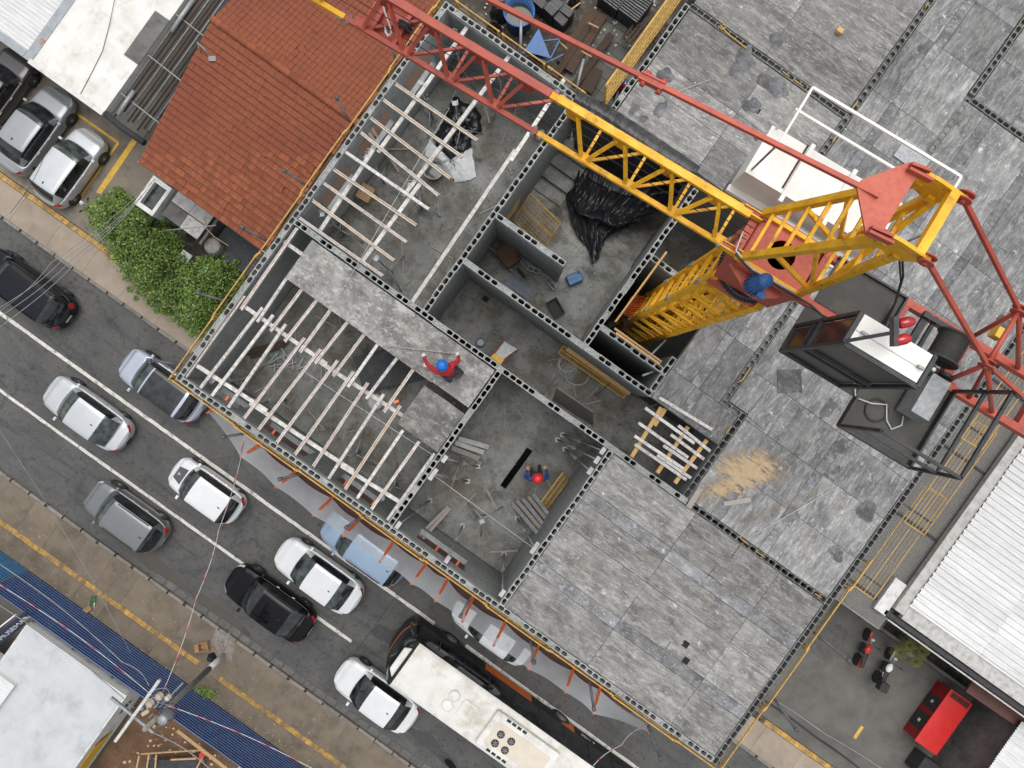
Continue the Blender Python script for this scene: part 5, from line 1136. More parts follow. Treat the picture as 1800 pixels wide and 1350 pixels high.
for i in range(len(sb) - 1):
    (a0, b0), (a1, b1) = sb[i], sb[i + 1]
    t0 = .24; t1 = .24
    def fn(s, t, a0=a0, b0=b0, a1=a1, b1=b1, i=i):
        lo = a0.lerp(b0, t0).lerp(a1.lerp(b1, t1), s); hi = b0.lerp(b1, s); sag = math.sin(math.pi * s)
        q = lo.lerp(hi, t); q.y += .03 * sag * t - .09 * sag * (1 - t); q.z -= .09 * sag * (.4 + .6 * t) - .03
        q.y += .05; q.z += .015 * math.sin(9 * s + 3 * i) * math.sin(5 * t); return q
    MB(True).grid(fn, 14, 6).build('net_panel', 'net_grey', tray)
# right side: long yellow rail panels over the alley
def mesh_panel(name, label, o, ex, ey, mat='yellow_rail', nx=16, ny=5, fr=.035, group=None, mids=1):
    """flat welded-mesh panel: origin corner o, edge vectors ex, ey"""
    o, ex, ey = Vector(o), Vector(ex), Vector(ey); n = ex.cross(ey).normalized()
    t = thing(name, label, 'mesh panel', o + (ex + ey) / 2, 0, group)
    for a, b in ((o, o + ex), (o + ex, o + ex + ey), (o + ex + ey, o + ey), (o + ey, o)): MB().bar(a, b, fr, fr, n).build('frame_bar', mat, t)
    for k in range(mids): q = o + ey * (k + 1) / (mids + 1); MB().bar(q, q + ex, fr * .8, fr * .8, n).build('mid_bar', mat, t)
    m = MB()
    for i in range(1, nx): q = o + ex * i / nx; m.bar(q, q + ey, .008, .008, n)
    for j in range(1, ny): q = o + ey * j / ny; m.bar(q, q + ex, .008, .008, n)
    m.build('wire_mesh', mat, t); return t
for k, (a, b, c) in enumerate((((1502, 1030), (1543, 1045), (1685, 800)), ((1590, 918), (1645, 912), (1755, 690)), ((1690, 770), (1738, 770), (1850, 560)))):
    z = 7.0 + k * .15; A_, B_ = P(*a, z), P(*b, z); L_ = (P(*c, z) - A_); v_ = B(0, 1, 0) * 4.6
    mesh_panel('alley_rail', '%s long yellow mesh rail from the street over the right alley' % ORD[k], A_, v_, B(.72, 0, 0) + Vector((0, 0, .25)), nx=3, ny=6, group='yellow rails over the alley')
    tag(MB().bar(A_ + v_ * .12 - B(.5, 0, .1), A_ + v_ * .12 + B(.85, 0, .0), .07, .07).build('rail_bracket', 'black_steel'), 'dark bracket under the %s alley rail from the street' % ORD[k], 'bracket', 'brackets of the alley rails')
# ---------------------------------------------------------------- loose things in the rooms
def heap(poly_px, z, hgt, seed, mat, name, label, cat, nr=9, rough=.5, jag=.10, flat=False):
    r = random.Random(seed); pts = [P(x, y, z) for x, y in poly_px]; n = len(pts); c = sum(pts, Vector()) / n; m = MB(); K = n * 4; vs = []
    for j in range(nr + 1):
        t = j / nr
        for i in range(K):
            f = i / 4; a = pts[int(f) % n].lerp(pts[(int(f) + 1) % n], f - int(f)); q = c.lerp(a, t)
            q.z = z + hgt * (1 - t ** 2.2) * (1 - rough * r.random()) + r.uniform(0, .02); q += Vector((r.uniform(-jag, jag), r.uniform(-jag, jag), 0)) * (.35 + .3 * t)
            if j == nr: q.z = z + .008
            vs.append(q)
    fs = [[j * K + i, (j + 1) * K + i, (j + 1) * K + (i + 1) % K, j * K + (i + 1) % K] for j in range(nr) for i in range(K)]
    m.add(vs, fs, not flat); return tag(m.build(name, mat), label, cat)
heap([(800, 168), (822, 180), (848, 200), (845, 228), (830, 245), (822, 270), (805, 283), (785, 280), (765, 262), (762, 240), (778, 215), (790, 190)], FLR, .42, 5, 'black_plastic', 'plastic_sheet_pile', 'crumpled black plastic sheeting heap in the back left room', 'plastic sheet', 9, .75, .10)
heap([(754, 245), (748, 275), (770, 292), (787, 306), (800, 320), (817, 320), (836, 311), (829, 264), (822, 262), (808, 283), (785, 284), (768, 266)], FLR + .02, .22, 8, 'white_sheet', 'plastic_sheet', 'white plastic sheet spread beside the black plastic heap', 'plastic sheet', 7, .6, .06)
def tub(px, py, z, r, h, mat, name, label, cat, inner='water_dark', fill=.35, n=24):
    c = P(px, py, z); t = thing(name, label, cat, c)
    MB().lathe((0, 0, 0), [(r * .82, 0), (r * .98, h), (r * 1.04, h), (r * 1.04, h - .03), (r * .95, h - .03), (r * .93, h - .02), (r * .80, .03)], n).build('tub_wall', mat, t, local=True)
    MB().lathe((0, 0, fill * h), [(r * .86, 0), (r * .86, .004)], n).build('contents', inner, t, local=True); return t
tub(764, 303, FLR, .32, .42, 'grey_plastic', 'mortar_tub', 'round grey tub with dark water beside the white sheet', 'tub'); tub(845, 602, FLR, .12, .24, 'plastic_blue', 'bucket', 'small blue bucket beside the stepladder in the corridor', 'bucket', fill=.2)
bx = thing('wooden_stool', 'small wooden box stool in the back left room by the window', 'stool', P(647, 345, FLR), R(-30))
MB().box((0, 0, .40), (.42, .46, .03)).build('top', 'wood', bx, local=True)
for s in (-1, 1): MB().box((s * .18, 0, .19), (.03, .42, .38)).build('side', 'wood', bx, local=True)
MB().box((0, 0, .15), (.32, .03, .12)).build('stretcher', 'wood', bx, local=True)
def plank(a, za, b, zb, w, t, mat, label, name='plank', group=None, up=(0, 0, 1)):
    m = MB(); m.bar(P(*a, za), P(*b, zb), w, t, up); return tag(m.build(name, mat), label, 'plank', group)
plank((651, 220), FLR + 1.0, (701, 302), FLR + .05, .07, .05, 'wood_grey', 'long grey timber leaning below the tiled house window'); plank((643, 228), FLR + .9, (672, 262), FLR + .5, .08, .05, 'wood_grey', 'short grey timber beside the longer one at the window'); plank((645, 262), FLR + .1, (716, 262), FLR + .1, .03, .03, 'wood', 'thin wooden lath on the floor of back left room')
for k, (a, b) in enumerate((((806, 771), (859, 786)), ((800, 778), (850, 795)), ((794, 787), (842, 806)))): plank(a, FLR + .75 - .05 * k, b, FLR + .12, .14, .03, 'pale_concrete' if k < 2 else 'wood_grey', '%s pale board from the top leaning on left wall of blue worker room' % ORD[k], group='pale leaning boards')
for k, (a, b) in enumerate((((787, 891), (738, 941)), ((791, 894), (744, 946)))): plank(a, FLR + .08, b, FLR + .9, .09, .06, 'wood_grey', ('upper', 'lower')[k] + ' one of two grey beams leaning on front wall of blue worker room', group='two grey leaning beams')
for k, (a, b) in enumerate((((900, 884), (951, 944)), ((909, 880), (958, 938)), ((919, 877), (962, 930)), ((929, 873), (971, 926)), ((938, 869), (975, 919)))): plank(a, FLR + .05, b, FLR + 1.1 - .1 * k, .11, .05, 'wood_grey' if k % 2 else 'galv', '%s grey plank from the left in bundle by the yellow panel' % ORD[k], group='grey plank bundle')
pa = P(989, 832, FLR + .9); mesh_panel('mesh_fence', 'yellow mesh panel leaning on the wall beside the blue worker', pa, P(952, 882, FLR + .9) - pa, P(1003, 850, FLR + .15) - pa, nx=14, ny=8, mids=2)
pa = P(982, 621, FLR + .35); mesh_panel('mesh_fence', 'long yellow mesh panel lying in the corridor beside wires', pa, P(1096, 700, FLR + .35) - pa, P(990, 607, FLR + .5) - pa, nx=40, ny=7, mids=1)
plank((997, 612), FLR + .62, (1108, 691), FLR + .62, .16, .04, 'wood_fresh', 'fresh plank along the long yellow panel in the corridor'); tag(MB().tube(P(1082, 664, FLR + .66), P(1046, 697, FLR + .1), .012, 6).build('steel_rod', 'wood_dark'), 'thin dark rod across the yellow panel in the corridor', 'rod')
pa = P(932, 340, FLR + .9); mesh_panel('mesh_gate', 'yellow mesh gate standing in the stair room below the jib', pa, P(985, 392, FLR + .9) - pa, P(904, 388, FLR + .15) - pa, nx=12, ny=9, mids=1, fr=.03)
for k in range(5): plank((934 - 4 * k, 276 + 6 * k), FLR + 2.2, (906 - 4 * k, 372 + 4 * k), FLR + .9, .035, .02, 'yellow_rail', '%s yellow lath from the right leaning in the stair room' % ORD[k], 'lath', 'yellow laths in the stair room')
pa = P(1124, 429, 11.4); mesh_panel('mesh_fence', 'dark yellow mesh panel down beside the stair flight', pa, P(1168, 392, 11.4) - pa, P(1120, 415, 10.8) - pa, nx=14, ny=6)
lad_ = thing('stepladder', 'red stepladder with yellow top standing in the corridor', 'ladder', P(888, 617, FLR), 0)
zt_ = FLR + 1.15; A1, A2, A3, A4 = P(869, 621, zt_), P(886, 632, zt_), P(880, 641, zt_), P(862, 628, zt_); F1, F2 = P(886, 599, FLR), P(911, 614, FLR)
m = MB(); dn = Vector((0, 0, -.05)); m.add([A1, A2, A3, A4, A1 + dn, A2 + dn, A3 + dn, A4 + dn], [[0, 3, 2, 1], [4, 5, 6, 7], [0, 1, 5, 4], [1, 2, 6, 5], [2, 3, 7, 6], [3, 0, 4, 7]]); m.build('top_cap', 'yellow_paint', lad_)
for a, f in ((A1, F1), (A2, F2)): MB().bar(a, f, .035, .05).build('side_rail', 'red_lead', lad_)
for k in range(5): t = (k + .6) / 5.3; MB().bar((A1 + dn).lerp(F1, t), (A2 + dn).lerp(F2, t), .10, .02).build('tread', 'galv', lad_)
for a, f in ((A4, P(868, 650, FLR)), (A3, P(884, 660, FLR))): MB().bar(a, f, .03, .03).build('rear_leg', 'red_lead', lad_)
co = MB(); r_ = random.Random(4)
for k in range(6):
    c = P(1003 + r_.uniform(-10, 14), 648 + r_.uniform(-10, 16), FLR + .04); ra = r_.uniform(.16, .34); co.path([c + Vector((ra * math.cos(a) * 1.2, ra * math.sin(a), .02 * math.sin(3 * a + k))) for a in [i * .45 for i in range(15)]], .006, 4)
tag(co.build('wire_coil', 'wire_white'), 'loose coil of thin white wire on the corridor floor', 'wire')
m = MB(); a, b, c, d = P(978, 682, FLR + 1.1), P(1042, 725, FLR + 1.1), P(1042, 748, FLR + .04), P(971, 703, FLR + .04); o_ = Vector((.02, .03, .03)); m.add([a, b, c, d, a + o_, b + o_, c + o_, d + o_], [[0, 1, 2, 3], [7, 6, 5, 4], [0, 4, 5, 1], [1, 5, 6, 2], [2, 6, 7, 3], [3, 7, 4, 0]]); tag(m.build('leaning_board', 'wood_grey'), 'wide grey board leaning on the corridor wall above blue worker', 'board')
wbw = thing('mortar_cart', 'rusty mortar cart with handles in the small room behind the corridor', 'cart', P(893, 452, FLR), R(-52))
MB().prism([(-.32, -.24), (.32, -.24), (.32, .24), (-.32, .24)], .30, .34).bb((-.34, -.26, .30), (-.31, .26, .55)).bb((.31, -.26, .30), (.34, .26, .55)).bb((-.31, -.26, .30), (.31, -.23, .55)).bb((-.31, .23, .30), (.31, .26, .55)).build('tray', 'wood_dark', wbw, local=True)
MB().bb((-.3, -.22, .345), (.3, .22, .42)).build('mortar_crust', 'dirt', wbw, local=True)
for s in (-1, 1): MB().path([(.75, s * .14, .3), (.3, s * .2, .34), (-.35, s * .27, .5), (-.72, s * .33, .62)], .018, 6).build('handle', 'steel_dirty', wbw, local=True)
MB().lathe((.62, -.04, .18), [(.10, 0), (.18, .01), (.18, .07), (.10, .08)], 18, ax=(0, 1, 0)).build('wheel', 'tyre', wbw, local=True)
for s in (-1, 1): MB().tube((-.2, s * .2, .3), (-.25, s * .24, 0), .016, 6).build('leg', 'steel_dirty', wbw, local=True)
bc = thing('blue_container', 'worn blue plastic container lying on the stair room floor', 'container', P(1009, 491, FLR), R(24))
MB().box((0, 0, .13), (.46, .32, .26)).build('body', 'blue_bin', bc, local=True, bev=.04); MB().lathe((.17, .1, .25), [(.04, 0), (.04, .04), (0, .045)], 12).build('cap', 'blue_bin', bc, local=True); MB().box((-.02, 0, .265), (.26, .05, .02)).build('grip', 'blue_bin', bc, local=True, bev=.008)
dt = thing('mortar_tray', 'black rectangular mortar tray on the floor below the blue container', 'tray', P(976, 542, FLR), R(-60))
MB().bb((-.26, -.17, 0), (.26, .17, .03)).build('base', 'black_rubber', dt, local=True)
for a, b in (((-.27, -.18), (.27, -.15)), ((-.27, .15), (.27, .18)), ((-.27, -.15), (-.24, .15)), ((.24, -.15), (.27, .15))): MB().bb((*a, .0), (*b, .14)).build('side', 'black_rubber', dt, local=True)
mt = thing('plastic_grid', 'blue grey plastic grid mat lying in the small room', 'mat', P(914, 506, FLR), ANG)
m = MB()
for i in range(17): m.box((-.4 + i * .05, 0, .03), (.012, .30, .03))
for j in range(7): m.box((0, -.15 + j * .05, .03), (.82, .012, .028))
m.build('grid', 'blue_bin', mt, local=True); MB().box((0, 0, .008), (.8, .28, .012)).build('backing', 'steel_dirty', mt, local=True)
lb_ = place('concrete_block', bme, None, P(968, 498, FLR + .19), R(-52)); tag(lb_, 'single loose concrete block lying on floor near the blue container', 'block')
lb2 = place('concrete_block', bme, None, P(938, 474, FLR + .19), R(-20)); tag(lb2, 'single loose concrete block in the small room beside the cart', 'block')
tag(MB(True).bb((-2.2, 1.52, FLR + .002), (-2.02, 1.68, FLR + .006)).build('floor_hatch', 'sink_black'), 'small square black hatch in the corridor floor', 'hatch')
tr_ = thing('black_slab', 'large black slab lying on floor of front left room', 'slab', P(686, 655, FLR), 0)
pl = [P(x, y, FLR + .25) for x, y in ((619, 628), (683, 612), (757, 663), (640, 690))]; MB().prism([(q.x, q.y) for q in pl], FLR + .02, FLR + .22).build('slab', 'black_board', tr_)
cc = sum(pl, Vector()) / 4; MB().prism([(cc.x + (q.x - cc.x) * .94, cc.y + (q.y - cc.y) * .92) for q in pl], FLR + .222, FLR + .235).build('panel', 'black_board', tr_)
tub(662, 706, FLR, .24, .2, 'galv', 'metal_basin', 'battered metal basin beside the black slab', 'basin', 'pale_concrete', .7, 14)
tl = thing('power_drill', 'small orange and blue power tool on the bearer near the square board', 'tool', P(697, 706, TOP - .15), R(20)); MB().box((0, 0, .06), (.16, .07, .08)).build('motor_body', 'orange_led', tl, local=True, bev=.015); MB().box((-.03, .07, .05), (.05, .12, .05)).build('grip', 'wire_blue', tl, local=True, bev=.01); MB().tube((.08, 0, .06), (.16, 0, .06), .015, 8).build('chuck', 'black_steel', tl, local=True)
for k, (a, b, w) in enumerate((((432, 620), (506, 600), .16), ((440, 628), (500, 606), .10))): plank(a, FLR + .06 + .05 * k, b, FLR + .1 + .05 * k, w, .05, 'wood_dark', ('wide', 'narrow')[k] + ' brown timber lying in the left of the front left room')
m = MB(); r_ = random.Random(12)
for k in range(14):
    c = P(500 + r_.uniform(-20, 30), 630 + r_.uniform(-12, 18), FLR + .05 + .02 * (k % 4)); a = r_.uniform(0, 3); L = r_.uniform(.2, .55); d = Vector((math.cos(a), math.sin(a), 0)) * L / 2; m.bar(c - d, c + d, .03, .03)
tag(m.build('scrap_metal', 'galv'), 'tangle of grey scaffold couplers and bars on the front left room floor', 'scrap', kind='stuff')
# planks and hose in the crane shaft
plank((1172, 443), TOP + .12, (1082, 566), TOP - .3, .13, .04, 'wood_fresh', 'fresh yellow plank laid slanting across the crane shaft', up=(1, 0, .3)); plank((1080, 577), TOP + .03, (1163, 636), TOP + .03, .05, .04, 'wood', 'upper thin plank lying on the shaft wall at mast foot'); plank((1083, 585), TOP + .03, (1160, 640), TOP + .03, .05, .03, 'wood_fresh', 'lower thin plank lying on the shaft wall at mast foot')
hz_ = MB(); c = P(1108, 548, 13.2)
for k in range(7): hz_.path([c + Vector((.18 * math.cos(a) * (1 + .05 * k), .13 * math.sin(a), .03 * k + .01 * math.sin(a * 2))) + Vector((.03 * k, .05 * k, 0)) for a in [i * .5 for i in range(14)]], .02, 5)
tag(hz_.build('hose_coil', 'orange_strap'), 'coil of orange hose hanging beside the foot of the crane mast', 'hose')
tag(MB().bar(P(1108, 548, 13.0), P(1112, 575, 12.8), .5, .06).build('shaft_board', 'wood_dark'), 'dark board under the orange hose in the crane shaft', 'board')
for k, (a, b) in enumerate((((1136, 632), (1170, 598)), ((1130, 660), (1162, 648)))): tag(MB().tube(P(*a, TOP - .1), P(*b, TOP - .5), .03, 7).build('shaft_tube', 'galv'), ('upper', 'lower')[k] + ' grey tube in the shaft corner beside the deck edge', 'tube')
# black tarpaulin over the deck edge, hanging into the stair well
from mathutils import noise as nz
rows = [([(1014, 158), (1060, 180), (1105, 208), (1165, 248), (1230, 292)], TOP + .03), ([(1008, 176), (1052, 200), (1096, 230), (1152, 268), (1222, 308)], TOP + .06), ([(1004, 205), (1044, 225), (1088, 252), (1145, 284), (1212, 318)], TOP - .3), ([(1008, 262), (1038, 285), (1078, 308), (1130, 326), (1196, 330)], 12.9), ([(1004, 318), (1026, 340), (1058, 362), (1098, 368), (1180, 352)], 12.75), ([(996, 336), (1014, 362), (1046, 384), (1092, 388), (1170, 366)], 12.95), ([(996, 352), (1012, 378), (1040, 398), (1084, 398), (1160, 372)], 12.6), ([(1008, 385), (1018, 425), (1046, 460), (1056, 425), (1072, 402)], FLR + .05)]
def tarp(s, t):
    def cr(p, f):
        n = len(p) - 1; i = min(int(f), n - 1); f -= i; a = p[max(i - 1, 0)]; b = p[i]; c = p[i + 1]; d = p[min(i + 2, n)]
        return .5 * ((2 * b) + (c - a) * f + (2 * a - 5 * b + 4 * c - d) * f * f + (3 * b - a - 3 * c + d) * f ** 3)
    pr = [cr([P(x, y, z) for x, y in row], s * 4) for row, z in rows]
    q = cr(pr, t * 7); w_ = 0
    for fs_, ft_, am in ((9, 2.2, 1), (21, 5, .5), (40, 16, .22)): w_ += am * (1 - 2.4 * abs(nz.noise(Vector((s * fs_ + 2 * t, t * ft_ + s, fs_)))))
    k = .016 if t < .2 else (.04 if t < .5 else .085)
    d_ = .20 * max(0, min(1, (t - .4) * 4)); q = q + Vector((nz.noise(Vector((s * 5, t * 4, 1))), nz.noise(Vector((s * 5, t * 4, 9))), .6 * nz.noise(Vector((s * 6, t * 5, 4))))) * d_
    return q + Vector((.4 * w_ * k, -.3 * w_ * k, w_ * k))
o = MB().grid(tarp, 110, 90, False).build('black_tarpaulin', 'black_plastic'); tag(o, 'black plastic tarpaulin hanging over the deck edge into the stair room', 'tarpaulin')
# strings, rubble
for k, (a, b) in enumerate((((790, 190), (575, 555)), ((530, 650), (770, 806)), ((762, 835), (940, 965)), ((1172, 168), (1248, 140)))): tag(MB().tube(P(*a, TOP + .03), P(*b, TOP + .03), .006, 4).build('mason_string', 'wire_white'), ('long string crossing the back left room joists', 'string crossing the front left room joists', 'string crossing the blue worker room', 'short string on the deck by the tarpaulin')[k], 'string')
for k, (a, b) in enumerate((((1300, 920), (1440, 862)), ((1312, 948), (1465, 860)))): tag(MB().tube(P(*a, TOP + .01), P(*b, TOP + .01), .008, 4).build('lath', 'wood' if k == 0 else 'wire_white'), ('upper', 'lower')[k] + ' thin lath lying on the deck below the sand', 'lath')
plank((1272, 886), TOP + .01, (1320, 878), TOP + .01, .12, .02, 'wood_grey', 'grey plank offcut lying on the deck below the sand')
tag(MB().box(P(1388, 670, TOP - .005), (.62, .60, .012), Matrix.Rotation(R(2), 3, 'Z')).build('cover_sheet', 'damp'), 'square grey cover sheet lying on the deck left of the cabinet', 'sheet')
tag(MB().box(P(1605, 275, TOP + .01), (.85, .55, .02), MUV.to_3x3()).build('steel_plate', 'galv'), 'grey steel plate on the deck under the cab rail', 'plate')
tag(MB(True).box(tuple(Q(1476, 54, TOP + .06)), (.16, .13, .12)).build('orange_block', 'wood_fresh'), 'small orange hollow brick lying on the upper deck', 'brick')
rb_ = MB(); r_ = random.Random(21)
def chunk(c, s): rb_.box(c, (s * r_.uniform(.6, 1.4), s * r_.uniform(.6, 1.4), s * .6), Matrix.Rotation(r_.uniform(0, 3), 3, 'Z') @ Matrix.Rotation(r_.uniform(-.3, .3), 3, 'X'))
for u0, u1, v0, v1, n in ((-6.8, -.6, -4.6, 0, 130), (-.3, 2.9, -4.6, 0, 110), (-6.8, -3.1, .4, 6.7, 110), (-2.7, 2.9, .4, 1.7, 60), (-2.7, .8, 2, 4.8, 60)):
    for i in range(n): chunk(B(r_.uniform(u0, u1), r_.uniform(v0, v1), FLR + .012), r_.choice((.015, .02, .03, .03, .05)))
tag(rb_.build('rubble', 'chips'), 'small grey rubble chips scattered over the room floors', 'rubble', kind='stuff')
rb_ = MB()
for i in range(90): chunk(B(r_.uniform(3.3, 9.6), r_.uniform(-4.6, 8), TOP - .005), r_.choice((.012, .02, .03)))
for i in range(70): chunk(B(r_.uniform(-1.8, 5), r_.uniform(7.4, 14), TOP - .005), r_.choice((.015, .025, .04)))
for i in range(40): chunk(B(r_.uniform(-6.2, -2), r_.uniform(-1.0, 0), TOP - .01), r_.choice((.015, .03, .05)))
tag(rb_.build('deck_chips', 'pale_concrete'), 'small pale chips scattered over the deck slabs', 'rubble', kind='stuff')
ws = MB(); r_ = random.Random(44)
for u0, u1, v0, v1, n in ((-6.6, -.9, -4.4, -.2, 26), (-.2, 2.8, -4.4, -.2, 16), (-6.7, -3.2, .5, 6.6, 18), (.2, 5.1, .4, 1.7, 10)):
    for i in range(n):
        c = B(r_.uniform(u0, u1), r_.uniform(v0, v1), FLR + .03); a = r_.uniform(0, 3.14); L = r_.uniform(.12, .5); d = Vector((math.cos(a), math.sin(a), r_.uniform(-.02, .05))) * L; ws.bar(c - d, c + d, r_.uniform(.02, .05), .02)
tag(ws.build('batten_scrap', 'wood_grey'), 'short grey batten offcuts scattered over the room floors', 'scrap', kind='stuff')
# ---------------------------------------------------------------- the courtyard at the back
tub(912, 42, .1, .70, 1.15, 'plastic_blue', 'water_tank', 'round blue open water tank in the courtyard', 'tank', fill=.62, n=32)
hp = thing('tipping_skip', 'blue wedge shaped tipping skip beside the blue tank', 'skip', P(955, 80, .1), R(-20))
w1 = [P(947, 50, 1.2), P(921, 90, 1.1), P(968, 102, 1.1)]; w2 = [P(945, 62, .4), P(928, 92, .3), P(962, 98, .3)]
MB().add(w1 + w2, [[0, 1, 2], [5, 4, 3], [0, 3, 4, 1], [1, 4, 5, 2], [2, 5, 3, 0]]).build('hopper', 'plastic_blue', hp)
for a, b in (((944, 48), (988, 68)), ((988, 68), (956, 72)), ((918, 92), (962, 110)), ((962, 110), (990, 96)), ((968, 102), (985, 68))): MB().bar(P(*a, .9), P(*b, .9), .05, .05).build('frame_bar', 'plastic_blue', hp)
for a in ((988, 68), (990, 96), (920, 92)): MB().bar(P(*a, .9), P(*a, .05), .05, .05, (0, 1, 0)).build('leg', 'plastic_blue', hp)
def crates(px, py, nx, ny, lab, rz, sx=.62, sy=.42, lay=3):
    k = 0
    for i in range(nx):
        for j in range(ny):
            c = P(px, py, .05) + Matrix.Rotation(rz, 3, 'Z') @ Vector(((i - nx / 2) * sx, (j - ny / 2) * sy, 0)); t = thing('plastic_crate', '%s, %s' % (lab, ('back left', 'front left', 'back middle', 'front middle', 'back right', 'front right', 'far', 'near')[k % 8]), 'crate', c, rz + rr.uniform(-.05, .05), 'dark plastic crates')
            h_ = .9 + .12 * ((i + j) % 2); m = MB()
            MB().bb((-sx / 2 + .02, -sy / 2 + .02, 0), (sx / 2 - .02, sy / 2 - .02, h_ - .12)).build('body', 'black_board', t, local=True)
            for q in range(6): m = MB(); y = -sy / 2 + .04 + q * (sy - .08) / 5; MB().box((0, y, h_ - .06), (sx - .05, .025, .05)).build('slat', 'steel_dirty', t, local=True)
            for q in (-1, 1): MB().box((q * (sx / 2 - .03), 0, h_ - .02), (.03, sy - .05, .03)).build('rim', 'black_board', t, local=True)
            k += 1
crates(985, 30, 3, 2, 'dark slotted crate stack behind the blue tank', R(-40))
crates(1120, 15, 2, 2, 'dark slotted crate by the yellow courtyard panel', R(-35), 1.1, .7)
for k, (x, y, rz) in enumerate(((1150, 60, -38), (1120, 75, -38))):
    t = thing('timber_pallet', ('upper', 'lower')[k] + ' dark timber pallet leaning beside the yellow courtyard panel', 'pallet', P(x, y, .1), R(rz))
    for i in range(7): MB().box((-.55 + i * .18, 0, .5 + .06 * k), (.11, 1.1, .03)).build('slat', 'wood_dark', t, local=True)
    for s in (-.45, 0, .45): MB().box((0, s, .44 + .06 * k), (1.2, .09, .08)).build('bearer', 'wood_dark', t, local=True)
for k, (a, b, w) in enumerate((((1045, 15), (985, 110), .5), ((1060, 25), (1000, 125), .45), ((1035, 45), (975, 135), .3), ((1050, 120), (1030, 160), .6), ((1075, 60), (1010, 150), .35))):
    plank(a, .25 + .05 * k, b, .25 + .05 * k, w, .06, 'wood_dark', '%s dark plank from the left laid in the courtyard' % ORD[k], group='dark planks in the courtyard')
for k, (a, b) in enumerate((((982, 72), (997, 86)), ((1022, 90), (1040, 100)), ((1034, 40), (1052, 49)), ((1000, 20), (1020, 5)))): plank(a, .6, b, .6, .07, .04, 'wood', '%s short fresh batten from the left in the courtyard' % ORD[k], group='short battens in the courtyard')
for k, (a, b) in enumerate((((1026, 104), (1013, 158)), ((916, 27), (915, 86)))): tag(MB().tube(P(*a, TOP - .5), P(*b, TOP - .6), .04, 8).build('outrigger_tube', 'galv'), ('grey scaffold tube pointing over the courtyard by the tarpaulin', 'grey scaffold tube pointing over the blue water tank')[k], 'tube', 'outrigger tubes around the edge')
pa = P(1062, 187, TOP - .3); mesh_panel('courtyard_rail', 'long yellow mesh rail at the courtyard edge of the upper deck', pa, B(0, 1, 0) * 4.6, Vector((0, 0, 1.15)) + B(-.12, 0, 0), nx=30, ny=10, mids=4, fr=.05)
for k, (px, py, s, mt_) in enumerate(((880, 22, .9, 'black_plastic'), (868, 52, .6, 'wood_dark'), (1010, 5, .5, 'black_rubber'))):
    heap([(px + 22 * s * math.cos(a), py + 22 * s * math.sin(a)) for a in [i * .7 for i in range(9)]], .1, .7, 60 + k, mt_, 'rubbish_heap', ('black rubbish heap left of the blue tank', 'brown timber scrap heap below the black one', 'dark rubber heap behind the crates')[k], 'rubbish', 5)
m = MB(); r_ = random.Random(9)
for i in range(160): q = P(r_.uniform(850, 1180), r_.uniform(-10, 190), .08); s = r_.uniform(.04, .16); m.box(q, (s, s * .7, s * .5), Matrix.Rotation(r_.uniform(0, 3), 3, 'Z'))
tag(m.build('courtyard_litter', 'pale_concrete'), 'small litter and chips scattered over the courtyard floor', 'litter', kind='stuff')
for i in range(9):
    for j in range(5): pass
pav = MB(True); cq = Q(1070, 120, .05); pvm = MB(); pvm.box((0, 0, 0), (.56, .56, .05)); pme = pvm.mesh('paving_slab'); pme.materials.append(M['yard']); iv = frame(court).inverted()
for i in range(5):
    for j in range(9): place('paving_slab', pme, court, iv @ B(cq.x - 1.2 + i * .58, cq.y - 2 + j * .58, .05 + rr.uniform(0, .012)), rr.uniform(-.01, .01))
